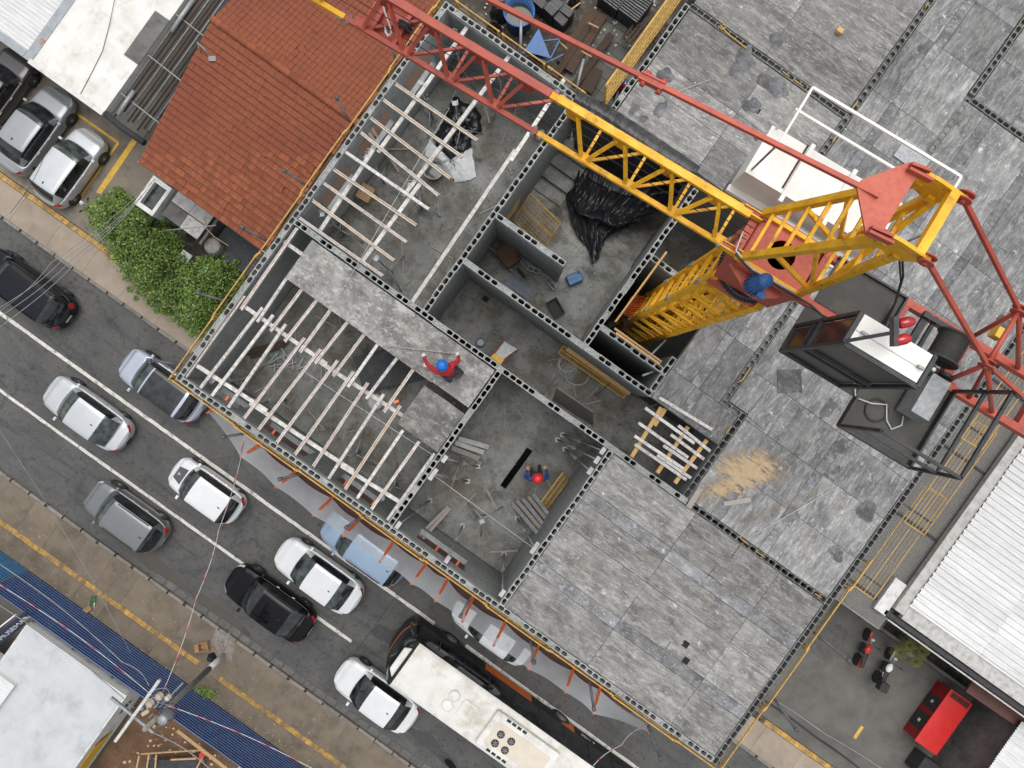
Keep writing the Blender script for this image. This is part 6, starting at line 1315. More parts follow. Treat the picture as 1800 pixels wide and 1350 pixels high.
# ---------------------------------------------------------------- cars: one parametric body, split into panels and glass
def lerp_tab(tab, x):
    for (a, fa), (b, fb) in zip(tab, tab[1:]):
        if x <= b: t = (x - a) / (b - a) if b > a else 0; t = max(0, min(1, t)); t = t * t * (3 - 2 * t); return fa + (fb - fa) * t
    return tab[-1][1]
def car_proto(L, W, Ht, kind, paint_m, glass='glass_green', roof_m=None):
    """meshes of one car in its own axes: x forward, z up"""
    out = {}
    def put(n, m, mat): out.setdefault(n, []).append((m, mat))
    hl = L / 2
    if kind == 'sedan': xa, xb, xc, xd, belt, deck = .245 * L, .055 * L, -.215 * L, -.385 * L, .90, .94
    elif kind == 'suv': xa, xb, xc, xd, belt, deck = .265 * L, .10 * L, -.36 * L, -.465 * L, 1.0, 1.0
    else: xa, xb, xc, xd, belt, deck = .265 * L, .08 * L, -.33 * L, -.455 * L, .93, .93
    nose = .66 if kind != 'suv' else .78
    top = [(-hl, deck * .80), (-hl + .12, deck * .93), (xd, deck), (xc, belt + .02), (xb, belt), (xa, belt - .01), (xa + (hl - xa) * .55, (belt + nose) / 2 + .06), (hl - .14, nose + .03), (hl, nose - .10)]
    def wid(x): return W / 2 * max(0, 1 - abs(x / hl) ** 7) ** .30 * (1 - .035 * max(0, x / hl))
    yk = [.90, .97, 1.0, 1.0, .985, .955, .88, .62, .32, 0]; zk = [0, .13, .36, .58, .80, .93, .985, 1.005, 1.015, 1.02]
    NS = 60; xs = [hl * math.sin(-math.pi / 2 + math.pi * i / NS) * .999 for i in range(NS + 1)]
    def body_pt(i, j, s):
        x = xs[i]; w = wid(x); t = lerp_tab(top, x); z0 = .20 + .10 * abs(x / hl) ** 6
        zz = z0 + (t - z0) * zk[j]
        if j >= 6: e_ = min((x - xd - .03) / .1, (xa - .03 - x) / .1); zz -= .16 * max(0, min(1, e_)) * (1 if j > 6 else .55)
        return (x, s * w * yk[j], zz)
    groups = {}
    for s in (-1, 1):
        for i in range(NS):
            for j in range(len(yk) - 1):
                xm = (xs[i] + xs[i + 1]) / 2; n = 'body'
                if xm > hl - .34 and j in (4, 5) and wid(xm) * yk[j] > W * .22: n = 'headlight%d' % s
                elif xm > hl - .10 and j in (3,): n = 'grille'
                elif xm < -hl + (.30 if kind != 'suv' else .22) and j in ((4, 5) if kind == 'sedan' else (3, 4, 5)) and wid(xm) * yk[j] > W * .27: n = 'taillight%d' % s
                elif j == 0: n = 'sill'
                q = [body_pt(i, j, s), body_pt(i + 1, j, s), body_pt(i + 1, j + 1, s), body_pt(i, j + 1, s)]
                groups.setdefault(n, []).append(q if s < 0 else q[::-1])
    # greenhouse
    gy = [1, .975, .945, .905, .87, .80, .62, .34, 0]; gz = [0, .22, .48, .74, .91, .975, 1.0, 1.012, 1.018]
    hh = Ht - belt
    def gh(x):
        if x > xb: t = (xa - x) / (xa - xb)
        elif x < xc: t = (x - xd) / (xc - xd)
        else: return hh * (1 + .03 * math.sin(math.pi * (x - xc) / (xb - xc))) 
        t = max(0, min(1, t)); return hh * (math.sin(t * math.pi / 2) ** (.95 if x > xb else .9))
    NG = 56; gx = [xd + (xa - xd) * i / NG for i in range(NG + 1)]
    def gp(i, j, s):
        x = gx[i]; w = min(wid(x) * .945, W / 2 * .90) * (1 - .10 * max(0, (x - xb) / (xa - xb)) ** 2 - .10 * max(0, (xc - x) / (xc - xd)) ** 2)
        zb = lerp_tab(top, x) * .985; h = gh(x)
        bow = (.10 if x > 0 else -.05) * (1 - gy[j] ** 2) * (1 if x > xb else (1 if x < xc else 0)) * min(1, (x - xb) / .2 if x > xb else ((xc - x) / .15 if x < xc else 0))
        return (x + bow, s * w * gy[j], zb + h * gz[j])
    for s in (-1, 1):
        for i in range(NG):
            xm = (gx[i] + gx[i + 1]) / 2; f = gh(xm) / hh
            for j in range(len(gy) - 1):
                n = 'body'
                side = (xb - (xb - xa) * .55 > xm > xc - (xc - xd) * (.45 if kind == 'sedan' else .10)) and f > .45
                if xm > xb - .01 and j >= 4 and f < .985 and f > .10: n = 'windshield'
                elif xm < xc + .01 and j >= 4 and f < .97 and f > .12: n = 'rear_window'
                elif side and 1 <= j <= 3: n = 'side_window%d' % s
                elif xc <= xm <= xb and j >= 4: n = 'roof'
                elif side and j == 0: n = 'sill'
                q = [gp(i, j, s), gp(i + 1, j, s), gp(i + 1, j + 1, s), gp(i, j + 1, s)]
                groups.setdefault(n, []).append(q if s < 0 else q[::-1])
    mats = {'body': paint_m, 'roof': roof_m or paint_m, 'windshield': glass, 'rear_window': glass if kind == 'sedan' else 'glass_dark', 'grille': 'trim_black', 'sill': 'trim_black'}
    for n, qs in groups.items():
        m = MB(); idx = {}
        for q in qs:
            f = []
            for p in q:
                k = tuple(round(c, 4) for c in p)
                if k not in idx: idx[k] = len(m.v); m.v.append(Vector(p))
                f.append(idx[k])
            f = [a for t, a in enumerate(f) if a != f[t - 1]]
            if len(f) > 2: m.f.append(f); m.sm.append(True)
        nm = n.rstrip('-1') if n[-1] == '1' else n
        mat = mats.get(n) or {'headlight': 'headlight', 'taillight': 'tail_red', 'side_window': 'glass_dark'}[nm]
        put(nm, m, mat)
    # wheels with tyre and rim, mirrors, handles, plates, pillars
    wr = .31 if kind != 'suv' else .345
    wh = []
    for x in (.305 * L, -.29 * L):
        for s in (-1, 1): wh.append((x, s * (W / 2 - .215), wr, s))
    pil = MB()
    for s in (-1, 1):
        put('mirror', MB().box((xa - .16, s * (W / 2 + .06), belt + .05), (.12, .17, .11)), paint_m)
        for x in (.02 * L, -.17 * L): put('door_handle', MB().box((x, s * (W / 2 * .985), belt - .10), (.17, .035, .03)), paint_m if kind != 'sedan' else 'rim')
    put('license_plate', MB().box((-hl - .004, 0, .62), (.012, .40, .12)), 'plate')
    put('antenna', MB().box((xc + .12, 0, Ht + .035), (.11, .03, .05)), 'trim_black')
    if kind == 'suv':
        for s in (-1, 1): put('roof_rail', MB().bar((xb - .1, s * W * .375, Ht + .02), (xc + .1, s * W * .375, Ht + .02), .035, .035), 'trim_black')
    for s in (-1, 1):
        ii = [i for i in range(NS + 1) if xa + .02 < xs[i] < hl - .22]; put('hood_seam', MB().path([Vector(body_pt(i, 6, s)) * 1.0 + Vector((0, -s * .02, .001)) for i in ii], .006, 4), 'trim_black')
        if kind == 'sedan': ii = [i for i in range(NS + 1) if -hl + .2 < xs[i] < xd - .03]; put('trunk_seam', MB().path([Vector(body_pt(i, 6, s)) + Vector((0, -s * .03, .001)) for i in ii], .006, 4), 'trim_black')
    wip = MB(); wip.bar((xa - .06, -.1, belt + .06), (xa - .20, .45, belt + .16), .015, .012); put('wiper', wip, 'trim_black')
    return out, wh, (top, xa, hl)
def wheel_parts(t, x, y, r, s):
    m = MB().lathe((0, 0, 0), [(r * .62, 0), (r * .95, .0), (r, .03), (r, .17), (r * .95, .205), (r * .62, .205)], 26, ax=(0, s, 0)); 
    for q in range(len(m.v)): m.v[q] += Vector((x, y, r))
    ty = m.build('wheel', 'tyre', t, local=True)
    rm = MB()
    for k in range(5): a = k * 1.2566; rm.bar((x, y + s * .195, r), (x + r * .62 * math.cos(a), y + s * .185, r + r * .62 * math.sin(a)), .055, .03, (0, 1, 0))
    rm.lathe((x, y + s * .16, r), [(r * .56, 0), (r * .63, .04), (r * .60, .05), (r * .5, .01), (0, .01)], 24, ax=(0, s, 0)); rm.build('rim', 'rim', ty, local=True)
    MB().lathe((x, y + s * .1, r + .02), [(r * 1.10, 0), (r * 1.10, .103), (0, .103)], 24, ax=(0, s, 0)).build('wheel_arch', 'trim_black', ty, local=True)
def car(px, py, head, L, W, Ht, kind, paint_m, label, group, glass='glass_green', roof_m=None, z=0, name='car', badge=False):
    c = P(px, py, .75 + z); c.z = z
    t = thing(name, label, 'car', c, head, group)
    parts, wh, prof_ = car_proto(L, W, Ht, kind, paint_m, glass, roof_m)
    for n, ms in parts.items():
        for m, mat in ms:
            o = m.build(n, mat, t, local=True, bev=.02 if n in ('mirror', 'door_handle') else 0)
    for x, y, r, s in wh: wheel_parts(t, x, y, r, s)
    if badge:
        tp, xa_, hl_ = prof_; m = MB(); m.grid(lambda s_, t_: (xa_ + .12 + (hl_ - .42 - xa_) * s_, (t_ - .5) * (.80 - .22 * s_), (.2 + (lerp_tab(tp, xa_ + .12 + (hl_ - .42 - xa_) * s_) - .2) * (1.023 - .012 * abs(t_ - .5) * 2)) + .012), 8, 6); m.build('hood_panel', 'car_graphite', t, local=True)
        zz = lerp_tab(tp, xa_ + .4) * 1.02 + .022; MB().add([(xa_ + .30, 0, zz + .004), (xa_ + .46, .09, zz), (xa_ + .46, -.09, zz)], [[0, 2, 1]]).build('hood_emblem', 'rim', t, local=True)
    return t
HU = ANG + math.pi; HV = ANG + math.pi / 2
G1 = 'cars queuing in the street'; G2 = 'cars parked on the forecourt'
car(151, 727, HU, 4.45, 1.76, 1.46, 'sedan', 'car_silver', 'silver sedan in the middle lane at far left with green windscreen', G1)
car(283, 678, HU, 4.35, 1.75, 1.48, 'hatch', 'car_silverblue', 'silver blue car in the upper lane at the building corner', G1, roof_m='glass_dark')  # dark glass roof stands in for the building reflected in the paint
car(361, 863, HU, 3.75, 1.68, 1.48, 'hatch', 'car_white', 'white hatchback with dark hood badge in the middle lane', G1, badge=True)
car(221, 908, HU, 4.1, 1.76, 1.60, 'suv', 'car_grey', 'dark grey compact SUV in the lower lane near the puddle', G1)
car(473, 1061, HU, 4.55, 1.80, 1.46, 'sedan', 'car_black', 'glossy black sedan in the lower lane', G1, glass='glass_dark')
car(559, 1013, HU, 4.45, 1.78, 1.46, 'sedan', 'car_white', 'white sedan in the middle lane above the black sedan', G1)
car(641, 963, HU, 4.4, 1.80, 1.62, 'suv', 'car_blue', 'light blue SUV half under the grey net', G1)
car(661, 1224, HU, 4.25, 1.76, 1.46, 'sedan', 'car_white', 'white sedan beside the bus next to the lower kerb', G1, glass='glass_dark')
car(42, 506, HU, 4.9, 1.85, 1.65, 'suv', 'car_navy', 'black long SUV with red tail lights in the upper lane at left', G1, glass='glass_dark')
car(868, 1106, HU, 4.2, 1.75, 1.46, 'sedan', 'car_white', 'white car seen through the right part of the grey net', G1)
car(59, 228, HV, 4.4, 1.78, 1.46, 'sedan', 'car_mid', 'grey sedan parked second from the left on the forecourt', G2, glass='glass_dark', z=.125)
car(121, 293, HV, 3.9, 1.70, 1.5, 'hatch', 'car_silver', 'silver hatchback parked nearest the tiled house', G2, glass='glass_green', z=.125)
car(-8, 158, HV, 4.4, 1.78, 1.5, 'sedan', 'car_graphite', 'dark brown car cut by the left edge of the forecourt', G2, glass='glass_dark', z=.125)
# ---------------------------------------------------------------- bus
bu0, bv, bw, bl, bh = 3.25, -12.48, 1.22, 12.0, 3.05
bus = thing('city_bus', 'long white roofed city bus with dark sides and roof air conditioner', 'bus', B(bu0 + bl / 2, bv, 0), ANG)
def bus_sec(): return [(bw * .96, .30), (bw, .5), (bw, 1.2), (bw * .985, 2.2), (bw * .955, 2.72), (bw * .90, 2.93), (bw * .80, bh - .03), (bw * .4, bh + .02), (0, bh + .035)]
sec = bus_sec(); prof = [(-y, z) for y, z in sec] + [(y, z) for y, z in sec[::-1][1:]]
def bus_strip(name, i0, i1, x0, x1, mat, off=0, n=2):
    m = MB(True); xs_ = [x0 + (x1 - x0) * k / n for k in range(n + 1)]
    pr = prof[i0:i1 + 1]; vs = [(bu0 + x, bv + y * (1 + off), z) for x in xs_ for y, z in pr]; k = len(pr)
    m.add(vs, [[a * k + j, (a + 1) * k + j, (a + 1) * k + j + 1, a * k + j + 1] for a in range(n) for j in range(k - 1)], True); return m.build(name, mat, bus)
NP = len(prof)
bus_strip('roof', 5, NP - 6, 0, bl, 'bus_white'); bus_strip('side_panel', 0, 2, -.35, bl, 'trim_black'); bus_strip('side_panel', NP - 3, NP - 1, -.35, bl, 'trim_black'); bus_strip('side_glass', 2, 5, -.2, bl, 'glass_dark'); bus_strip('side_glass', NP - 6, NP - 3, -.2, bl, 'glass_dark')
for k in range(8): x = .9 + k * 1.35; MB(True).bar((bu0 + x, bv + bw * 1.003, 1.2), (bu0 + x, bv + bw * .975, 2.6), .07, .02, (0, 1, 0)).build('window_pillar', 'black_steel', bus)
bus_strip('side_stripe', NP - 3, NP - 2, 3.3, 5.9, 'orange_led', .004); bus_strip('side_stripe', NP - 3, NP - 2, 7.6, 8.3, 'orange_led', .004)
fr_ = MB(True)
def bf(s, t):   # rounded front: glass from the roof edge down to the bumper
    y = (s - .5) * 2; yy = bw * (.97 if t > .05 else .93) * y * (1 - .02 * (1 - t)); x = -.02 - (.75 * math.sin(min(1, t * 1.2) * math.pi / 2) + .12 * t) * (1 - .45 * abs(y) ** 3.2); return (bu0 + x, bv + yy, bh - .02 - (bh - .35) * t ** 1.25)
def part_grid(t0, t1, n, name, mat): MB(True).grid(lambda s, t: bf(s, t0 + (t1 - t0) * t), 20, n).build(name, mat, bus)
part_grid(0, .10, 3, 'front_cap', 'trim_black'); part_grid(.10, .62, 10, 'windshield', 'glass_dark'); part_grid(.62, .66, 2, 'front_stripe', 'orange_led'); part_grid(.66, 1.0, 6, 'front_panel', 'trim_black')
MB(True).prism([(bu0 - .42, bv - .55), (bu0 - .12, bv - .82), (bu0 - .10, bv + .72), (bu0 - .42, bv + .55)], bh - .22, bh - .10).build('front_roof_fairing', 'bus_white', bus, bev=.05)
for k, (x, y) in enumerate(((798.6, 1223.6), (786, 1240))):
    q = Q(x, y, 3.1); MB(True).lathe((q.x, q.y, bh + .02), [(.26, 0), (.25, .06), (.18, .10), (0, .115)], 20).build('roof_vent', 'white_paint', bus)
q = Q(821, 1250, 3.1); MB(True).box((q.x, q.y, bh + .05), (.72, .78, .07)).build('roof_hatch', 'bus_white', bus, bev=.03)
q = Q(846, 1281, 3.2); x0_ = q.x; cy = bv - .02
MB(True).box((x0_ + 1.75, cy, bh + .13), (3.3, 1.75, .26)).build('air_conditioner', 'bus_white', bus, bev=.11); MB(True).box((x0_ + 1.75, cy, bh + .262), (2.7, 1.05, .02)).build('unit_cover', 'bus_cream', bus)
for px, py in ((880.5, 1291.7), (898.6, 1304), (870, 1307), (887.5, 1319.4)):
    q = Q(px, py, bh + .3); MB(True).lathe((q.x, q.y, bh + .265), [(.17, 0), (.17, .025), (.15, .03), (.15, .016), (0, .016)], 20).build('fan_ring', 'black_steel', bus)
    m = MB(True)
    for k in range(6): a = k * 1.047; m.bar((q.x, q.y, bh + .29), (q.x + .14 * math.cos(a), q.y + .14 * math.sin(a), bh + .29), .035, .006)
    m.build('fan_blades', 'steel_dirty', bus)
for s in (-1, 1):
    for k in range(4): MB(True).box((x0_ + .75 + k * .27, cy + s * .76, bh + .235), (.20, .12, .05)).build('unit_grille', 'trim_black', bus)
for x in (1.35, 7.6):
    for s in (-1, 1):
        ty = MB(True).lathe((bu0 + x, bv + s * (bw - .24), .48), [(.3, 0), (.48, .01), (.48, .25), (.3, .255)], 28, ax=(0, s, 0)).build('wheel', 'tyre', bus); MB(True).lathe((bu0 + x, bv + s * (bw + .0), .48), [(.30, 0), (.28, .03), (.12, .02), (.1, .05), (0, .05)], 22, ax=(0, s, 0)).build('rim', 'rim', ty)
ft = bpy.data.curves.new('number', 'FONT'); ft.body = '6 1428'; ft.size = .28; ft.extrude = .003; ft.align_x = 'CENTER'
fo = bpy.data.objects.new('n', ft); C.objects.link(fo); bpy.context.view_layer.update(); lme = bpy.data.meshes.new_from_object(fo.evaluated_get(bpy.context.evaluated_depsgraph_get())); bpy.data.objects.remove(fo); lme.materials.append(M['sign_white'])
fo = bpy.data.objects.new('side_number', lme); C.objects.link(fo); fo.parent = bus; qn = Q(1022, 1317, .9); fo.matrix_local = frame(bus).inverted() @ MUV @ Matrix.Translation((qn.x, bv + bw + .012, .75)) @ Matrix.Rotation(math.pi, 4, 'Z') @ Matrix.Rotation(math.pi / 2, 4, 'X')
mi = MB(True); mi.path([(bu0 - .2, bv + bw * .9, 2.7), (bu0 - .62, bv + bw * 1.1, 2.75), (bu0 - .7, bv + bw * 1.12, 2.4)], .03, 6); mi.box((bu0 - .7, bv + bw * 1.12, 2.2), (.1, .22, .4)); mi.build('mirror', 'trim_black', bus)
# ---------------------------------------------------------------- motorcycles
def motorcycle(px, py, rz, c1, label, box=False, z=.125):
    c = P(px, py, .5 + z); c.z = z; t = thing('motorcycle', label, 'motorcycle', c, rz, 'parked motorcycles')
    for x in (.62, -.62):
        w_ = MB().lathe((x, -.05, .3), [(.2, 0), (.3, .015), (.3, .085), (.2, .1)], 22, ax=(0, 1, 0)).build('wheel', 'tyre', t, local=True); MB().lathe((x, -.03, .3), [(.19, 0), (.19, .06), (0, .06)], 18, ax=(0, 1, 0)).build('rim', 'rim', w_, local=True)
    MB().path([(.62, 0, .3), (.5, 0, .62), (.36, 0, .95)], .035, 8).build('fork', 'galv', t, local=True); MB().path([(.34, -.38, 1.02), (.30, -.2, 1.0), (.38, 0, .98), (.30, .2, 1.0), (.34, .38, 1.02)], .018, 8).build('handlebar', 'black_steel', t, local=True)
    def tank(s, tt): a = s * 2 * math.pi; x = .30 - .48 * tt; r = .155 * math.sin(math.pi * min(.98, max(.03, tt * .85 + .1))) ; return (x, r * math.cos(a), .80 + r * .75 * math.sin(a))
    MB().grid(tank, 16, 10).build('fuel_tank', c1, t, local=True)
    def seat(s, tt): a = s * 2 * math.pi; x = -.12 - .68 * tt; r = .13 * (1 - .35 * tt); return (x, r * math.cos(a), .80 + .06 * tt + .055 * math.sin(a))
    MB().grid(seat, 16, 8).build('seat', 'leather', t, local=True); MB().box((.0, 0, .45), (.48, .24, .36)).build('engine', 'black_steel', t, local=True, bev=.05)
    MB().lathe((.50, 0, .86), [(.05, 0), (.11, .08), (.10, .13), (0, .15)], 16, ax=(1, 0, .1)).build('headlamp', 'headlight', t, local=True); MB().path([(.1, -.14, .3), (-.3, -.17, .3), (-.75, -.18, .42)], .04, 8).build('exhaust', 'rim', t, local=True)
    MB().box((.64, 0, .63), (.46, .12, .03)).build('front_fender', c1, t, local=True, bev=.012); MB().box((-.66, 0, .66), (.40, .16, .06)).build('rear_fender', c1 if not box else 'trim_black', t, local=True, bev=.02); MB().box((-.87, 0, .70), (.03, .14, .07)).build('tail_light', 'tail_red', t, local=True)
    for s in (-1, 1): MB().path([(.32, s * .22, 1.0), (.30, s * .30, 1.14)], .008, 5).box((.30, s * .34, 1.15), (.03, .12, .07)).build('mirror', 'black_steel', t, local=True)
    if box: MB().box((-.80, 0, 1.0), (.42, .42, .36)).build('top_box', 'black_rubber', t, local=True, bev=.03)
    return t
motorcycle(1519, 1140, R(68), 'red_shiny', 'red motorcycle parked nearest the building in the right yard'); motorcycle(1556, 1172, R(62), 'white_paint', 'black and white motorcycle with luggage box beside the palm', True); motorcycle(172, 372, R(150), 'white_paint', 'white motorcycle half hidden under the bush by the parked cars')
# bicycle wheel at the lower kerb beside the bus
bk_ = thing('bicycle', 'dark bicycle at the bottom edge beside the bus', 'bicycle', P(808, 1348, 0), R(-35))
for x in (-.5, .5):
    MB().lathe((x, -.015, .33), [(.30, 0), (.33, .01), (.33, .02), (.30, .03)], 26, ax=(0, 1, 0)).build('wheel', 'tyre', bk_, local=True)
for a, b in (((-.5, 0, .33), (-.15, 0, .85)), ((-.5, 0, .33), (0, 0, .3)), ((0, 0, .3), (.38, 0, .8)), ((-.15, 0, .85), (.38, 0, .82)), ((.5, 0, .33), (.36, 0, .95)), ((-.15, 0, .85), (0, 0, .3))): MB().tube(a, b, .018, 6).build('frame_tube', 'black_steel', bk_, local=True)
MB().box((-.17, 0, .93), (.24, .14, .05)).build('saddle', 'leather', bk_, local=True, bev=.02); MB().path([(.3, -.28, 1.0), (.36, 0, .98), (.3, .28, 1.0)], .014, 6).build('handlebar', 'black_steel', bk_, local=True)
# red metal cabinet in the yard
rk = thing('red_cabinet', 'low red metal cabinet with black front doors in the right yard', 'cabinet', B(24.9, -1.1, .125), ANG)
MB(True).bb((24.36, -2.5, .13), (25.45, .3, 1.2)).build('body', 'red_dark', rk); MB(True).bb((24.30, -2.53, 1.202), (25.5, .33, 1.24)).build('top', 'red_shiny', rk)
for a, b in ((-2.05, -1.25), (-1.0, -.35)): MB(True).bb((24.335, a, .2), (24.356, b, 1.05)).build('door', 'black_steel', rk)
for k, v_ in enumerate((-1.75, -.7)): MB(True).bb((24.315, v_, .6), (24.334, v_ + .14, .74)).build('label_plate', 'sign_white', rk)
MB(True).bb((24.42, -.0, 1.242), (25.4, .26, 1.256)).build('vent_panel', 'red_dark', rk)
for k in range(3): MB(True).bb((24.46 + k * .32, .03, 1.258), (24.72 + k * .32, .23, 1.266)).build('vent_slot', 'plywood_brown', rk)
tag(MB().box(P(1712, 1338, 1.0), (1.3, 1.0, 1.6), MUV.to_3x3()).build('brown_shed', 'brown_awning', bev=.01), 'brown box shed at bottom edge beside the red cabinet', 'shed'); tag(MB().box(P(1622, 1345, .6), (.9, .9, .9), MUV.to_3x3()).build('dark_bin', 'black_rubber', bev=.05), 'dark bin at bottom edge left of the brown shed', 'bin')
# ---------------------------------------------------------------- people
def person(name, joints, radii, edges, mats, head, label, helmet, base, extra=None):
    """skinned figure: joints in world axes"""
    t = thing(name, label, 'person', base)
    inv = Matrix.Translation(base).inverted()
    me = bpy.data.meshes.new('body'); keys = list(joints); me.from_pydata([tuple(inv @ Vector(joints[k])) for k in keys], [(keys.index(a), keys.index(b)) for a, b in edges], [])
    o = bpy.data.objects.new('body', me); C.objects.link(o); o.parent = t
    sk_ = o.modifiers.new('skin', 'SKIN'); sk_.use_smooth_shade = True
    bm = bmesh.new(); bm.from_mesh(me); bm.verts.ensure_lookup_table(); ly = bm.verts.layers.skin.verify()
    for i, k in enumerate(keys): bm.verts[i][ly].radius = (radii[k], radii[k]); bm.verts[i][ly].use_root = (k == 'pelvis')
    bm.to_mesh(me); bm.free(); ss = o.modifiers.new('sub', 'SUBSURF'); ss.levels = 2; ss.render_levels = 2
    me.materials.append(M[mats]); hd = Vector(head)
    MB().lathe(hd + Vector((0, 0, -.12)), [(.0, 0), (.06, .01), (.082, .06), (.088, .13), (.07, .20), (0, .23)], 18).build('head', 'skin', t)
    hm = MB().lathe(hd, [(.150, -.02), (.152, -.005), (.128, .005), (.126, .05), (.105, .10), (.06, .135), (0, .145)], 28)
    hm.build('helmet', helmet, t); 
    return t, inv
def hand(t, p, d, mat='glove', side=1):
    """palm with five separate bent fingers, d is the direction the fingers point"""
    p = Vector(p); d = Vector(d).normalized(); s = d.cross(Vector((0, 0, 1))).normalized(); up = s.cross(d); m = MB()
    m.bar(p, p + d * .085, .085, .035)
    for k, (o, L) in enumerate(((-.032, .060), (-.011, .072), (.011, .070), (.032, .054))):
        a = p + d * .08 + s * o; b = a + d * L * .55 - up * .008; c = b + d * L * .35 - up * .028; m.path([a, b, c], .0105, 7, .008)
    a = p + d * .02 + s * side * .04; m.path([a, a + d * .035 + s * side * .03 - up * .008, a + d * .065 + s * side * .035 - up * .022], .012, 7, .009); m.build('hand', mat, t)
# worker in red kneeling on the boards, both arms stretched along a straight edge
zB = TOP - .018
def W_(px, py, z): return P(px, py, z)
J = {'pelvis': W_(793, 655, zB + .42), 'waist': W_(789, 652, zB + .58), 'chest': W_(783, 648, zB + .74), 'neck': W_(779, 645, zB + .86), 'headj': W_(777, 643, zB + .96),
     'ls': W_(768, 653, zB + .80), 'le': W_(753, 643, zB + .52), 'lw': W_(745, 627, zB + .20), 'rs': W_(795, 641, zB + .80), 're': W_(806, 635, zB + .50), 'rw': W_(806, 625, zB + .20),
     'lh': W_(786, 661, zB + .42), 'lk': W_(776, 655, zB + .10), 'lf': W_(795, 672, zB + .07), 'rh': W_(799, 650, zB + .42), 'rk': W_(796, 643, zB + .10), 'rf': W_(815, 658, zB + .07)}
RD = {'pelvis': .15, 'waist': .14, 'chest': .16, 'neck': .065, 'headj': .06, 'ls': .085, 'le': .058, 'lw': .045, 'rs': .085, 're': .058, 'rw': .045}
ED = [('pelvis', 'waist'), ('waist', 'chest'), ('chest', 'neck'), ('neck', 'headj'), ('chest', 'ls'), ('ls', 'le'), ('le', 'lw'), ('chest', 'rs'), ('rs', 're'), ('re', 'rw')]
base = W_(790, 655, zB)
t, inv = person('person', {k: J[k] for k in RD}, RD, ED, 'cloth_red', W_(777, 642.5, zB + 1.05), 'worker in red shirt and blue helmet kneeling on the boards', 'helmet_blue', base)
me = bpy.data.meshes.new('trousers'); ks = ['pelvis', 'lh', 'lk', 'lf', 'rh', 'rk', 'rf']; me.from_pydata([tuple(inv @ J[k]) for k in ks], [(0, 1), (1, 2), (2, 3), (0, 4), (4, 5), (5, 6)], [])
o = bpy.data.objects.new('trousers', me); C.objects.link(o); o.parent = t; o.modifiers.new('skin', 'SKIN'); bm = bmesh.new(); bm.from_mesh(me); bm.verts.ensure_lookup_table(); ly = bm.verts.layers.skin.verify()
for i, r_ in enumerate((.15, .115, .085, .06, .115, .085, .06)): bm.verts[i][ly].radius = (r_, r_); bm.verts[i][ly].use_root = i == 0
bm.to_mesh(me); bm.free(); ss = o.modifiers.new('sub', 'SUBSURF'); ss.levels = ss.render_levels = 2; me.materials.append(M['cloth_dark'])
hand(t, J['lw'], W_(743, 617, zB + .1) - J['lw'], side=1); hand(t, J['rw'], W_(800, 617, zB + .12) - J['rw'], side=-1)
ba = [J['ls'] + Vector((.04, .02, .10)), J['chest'] + Vector((.08, -.02, .10)), J['waist'] + Vector((.08, -.06, .09)), J['pelvis'] + Vector((.0, -.1, .1))]; MB().path(ba, .018, 6).build('harness_strap', 'leather', t)
ba = [J['rs'] + Vector((-.05, .0, .10)), J['chest'] + Vector((.1, .0, .11)), J['waist'] + Vector((.12, 0, .08)), J['pelvis'] + Vector((.1, .0, .1))]; MB().path(ba, .018, 6).build('harness_strap', 'leather', t)
MB().box(J['pelvis'] + Vector((.17, -.05, .0)), (.16, .18, .14), Matrix.Rotation(.5, 3, 'Z')).build('tool_pouch', 'leather', t, bev=.02)
tag(MB().bar(W_(681, 608, zB + .06), W_(804, 622, zB + .06), .025, .05).build('straight_edge', 'wood_grey'), 'long thin straight edge held by the red worker', 'straight edge')
# standing worker in blue with red helmet
fx = P(941, 830, FLR)
def S(dx, dy, dz): return fx + Vector((dx, dy, dz))
J2 = {'pelvis': S(0, 0, .95), 'waist': S(0, .0, 1.12), 'chest': S(0, -.02, 1.34), 'neck': S(.0, .0, 1.50), 'headj': S(.01, .02, 1.58), 'ls': S(-.2, -.02, 1.40), 'le': S(-.31, .0, 1.15), 'lw': S(-.27, .2, 1.05), 'rs': S(.2, -.01, 1.40), 're': S(.32, .03, 1.15), 'rw': S(.26, .22, 1.03)}
RD2 = {'pelvis': .135, 'waist': .13, 'chest': .15, 'neck': .06, 'headj': .055, 'ls': .08, 'le': .055, 'lw': .042, 'rs': .08, 're': .055, 'rw': .042}
t, inv = person('person', J2, RD2, ED, 'cloth_blue', S(.01, .03, 1.68), 'worker in blue overalls and red helmet standing by the floor slot', 'helmet_red', fx.copy())
ks = {'pelvis': S(0, 0, .95), 'lh': S(-.1, 0, .9), 'lk': S(-.11, .03, .48), 'la': S(-.12, -.02, .08), 'lt': S(-.13, .16, .05), 'rh': S(.1, 0, .9), 'rk': S(.11, .06, .48), 'ra': S(.12, .06, .08), 'rt': S(.12, .24, .05)}
me = bpy.data.meshes.new('trousers'); kk = list(ks); me.from_pydata([tuple(inv @ ks[k]) for k in kk], [(0, 1), (1, 2), (2, 3), (3, 4), (0, 5), (5, 6), (6, 7), (7, 8)], [])
o = bpy.data.objects.new('trousers', me); C.objects.link(o); o.parent = t; o.modifiers.new('skin', 'SKIN'); bm = bmesh.new(); bm.from_mesh(me); bm.verts.ensure_lookup_table(); ly = bm.verts.layers.skin.verify()
for i, r_ in enumerate((.135, .10, .075, .055, .045, .10, .075, .055, .045)): bm.verts[i][ly].radius = (r_, r_); bm.verts[i][ly].use_root = i == 0
bm.to_mesh(me); bm.free(); ss = o.modifiers.new('sub', 'SUBSURF'); ss.levels = ss.render_levels = 2; me.materials.append(M['cloth_dark'])
hand(t, J2['lw'], (.1, .2, -.05), 'skin', 1); hand(t, J2['rw'], (-.1, .2, -.05), 'skin', -1)
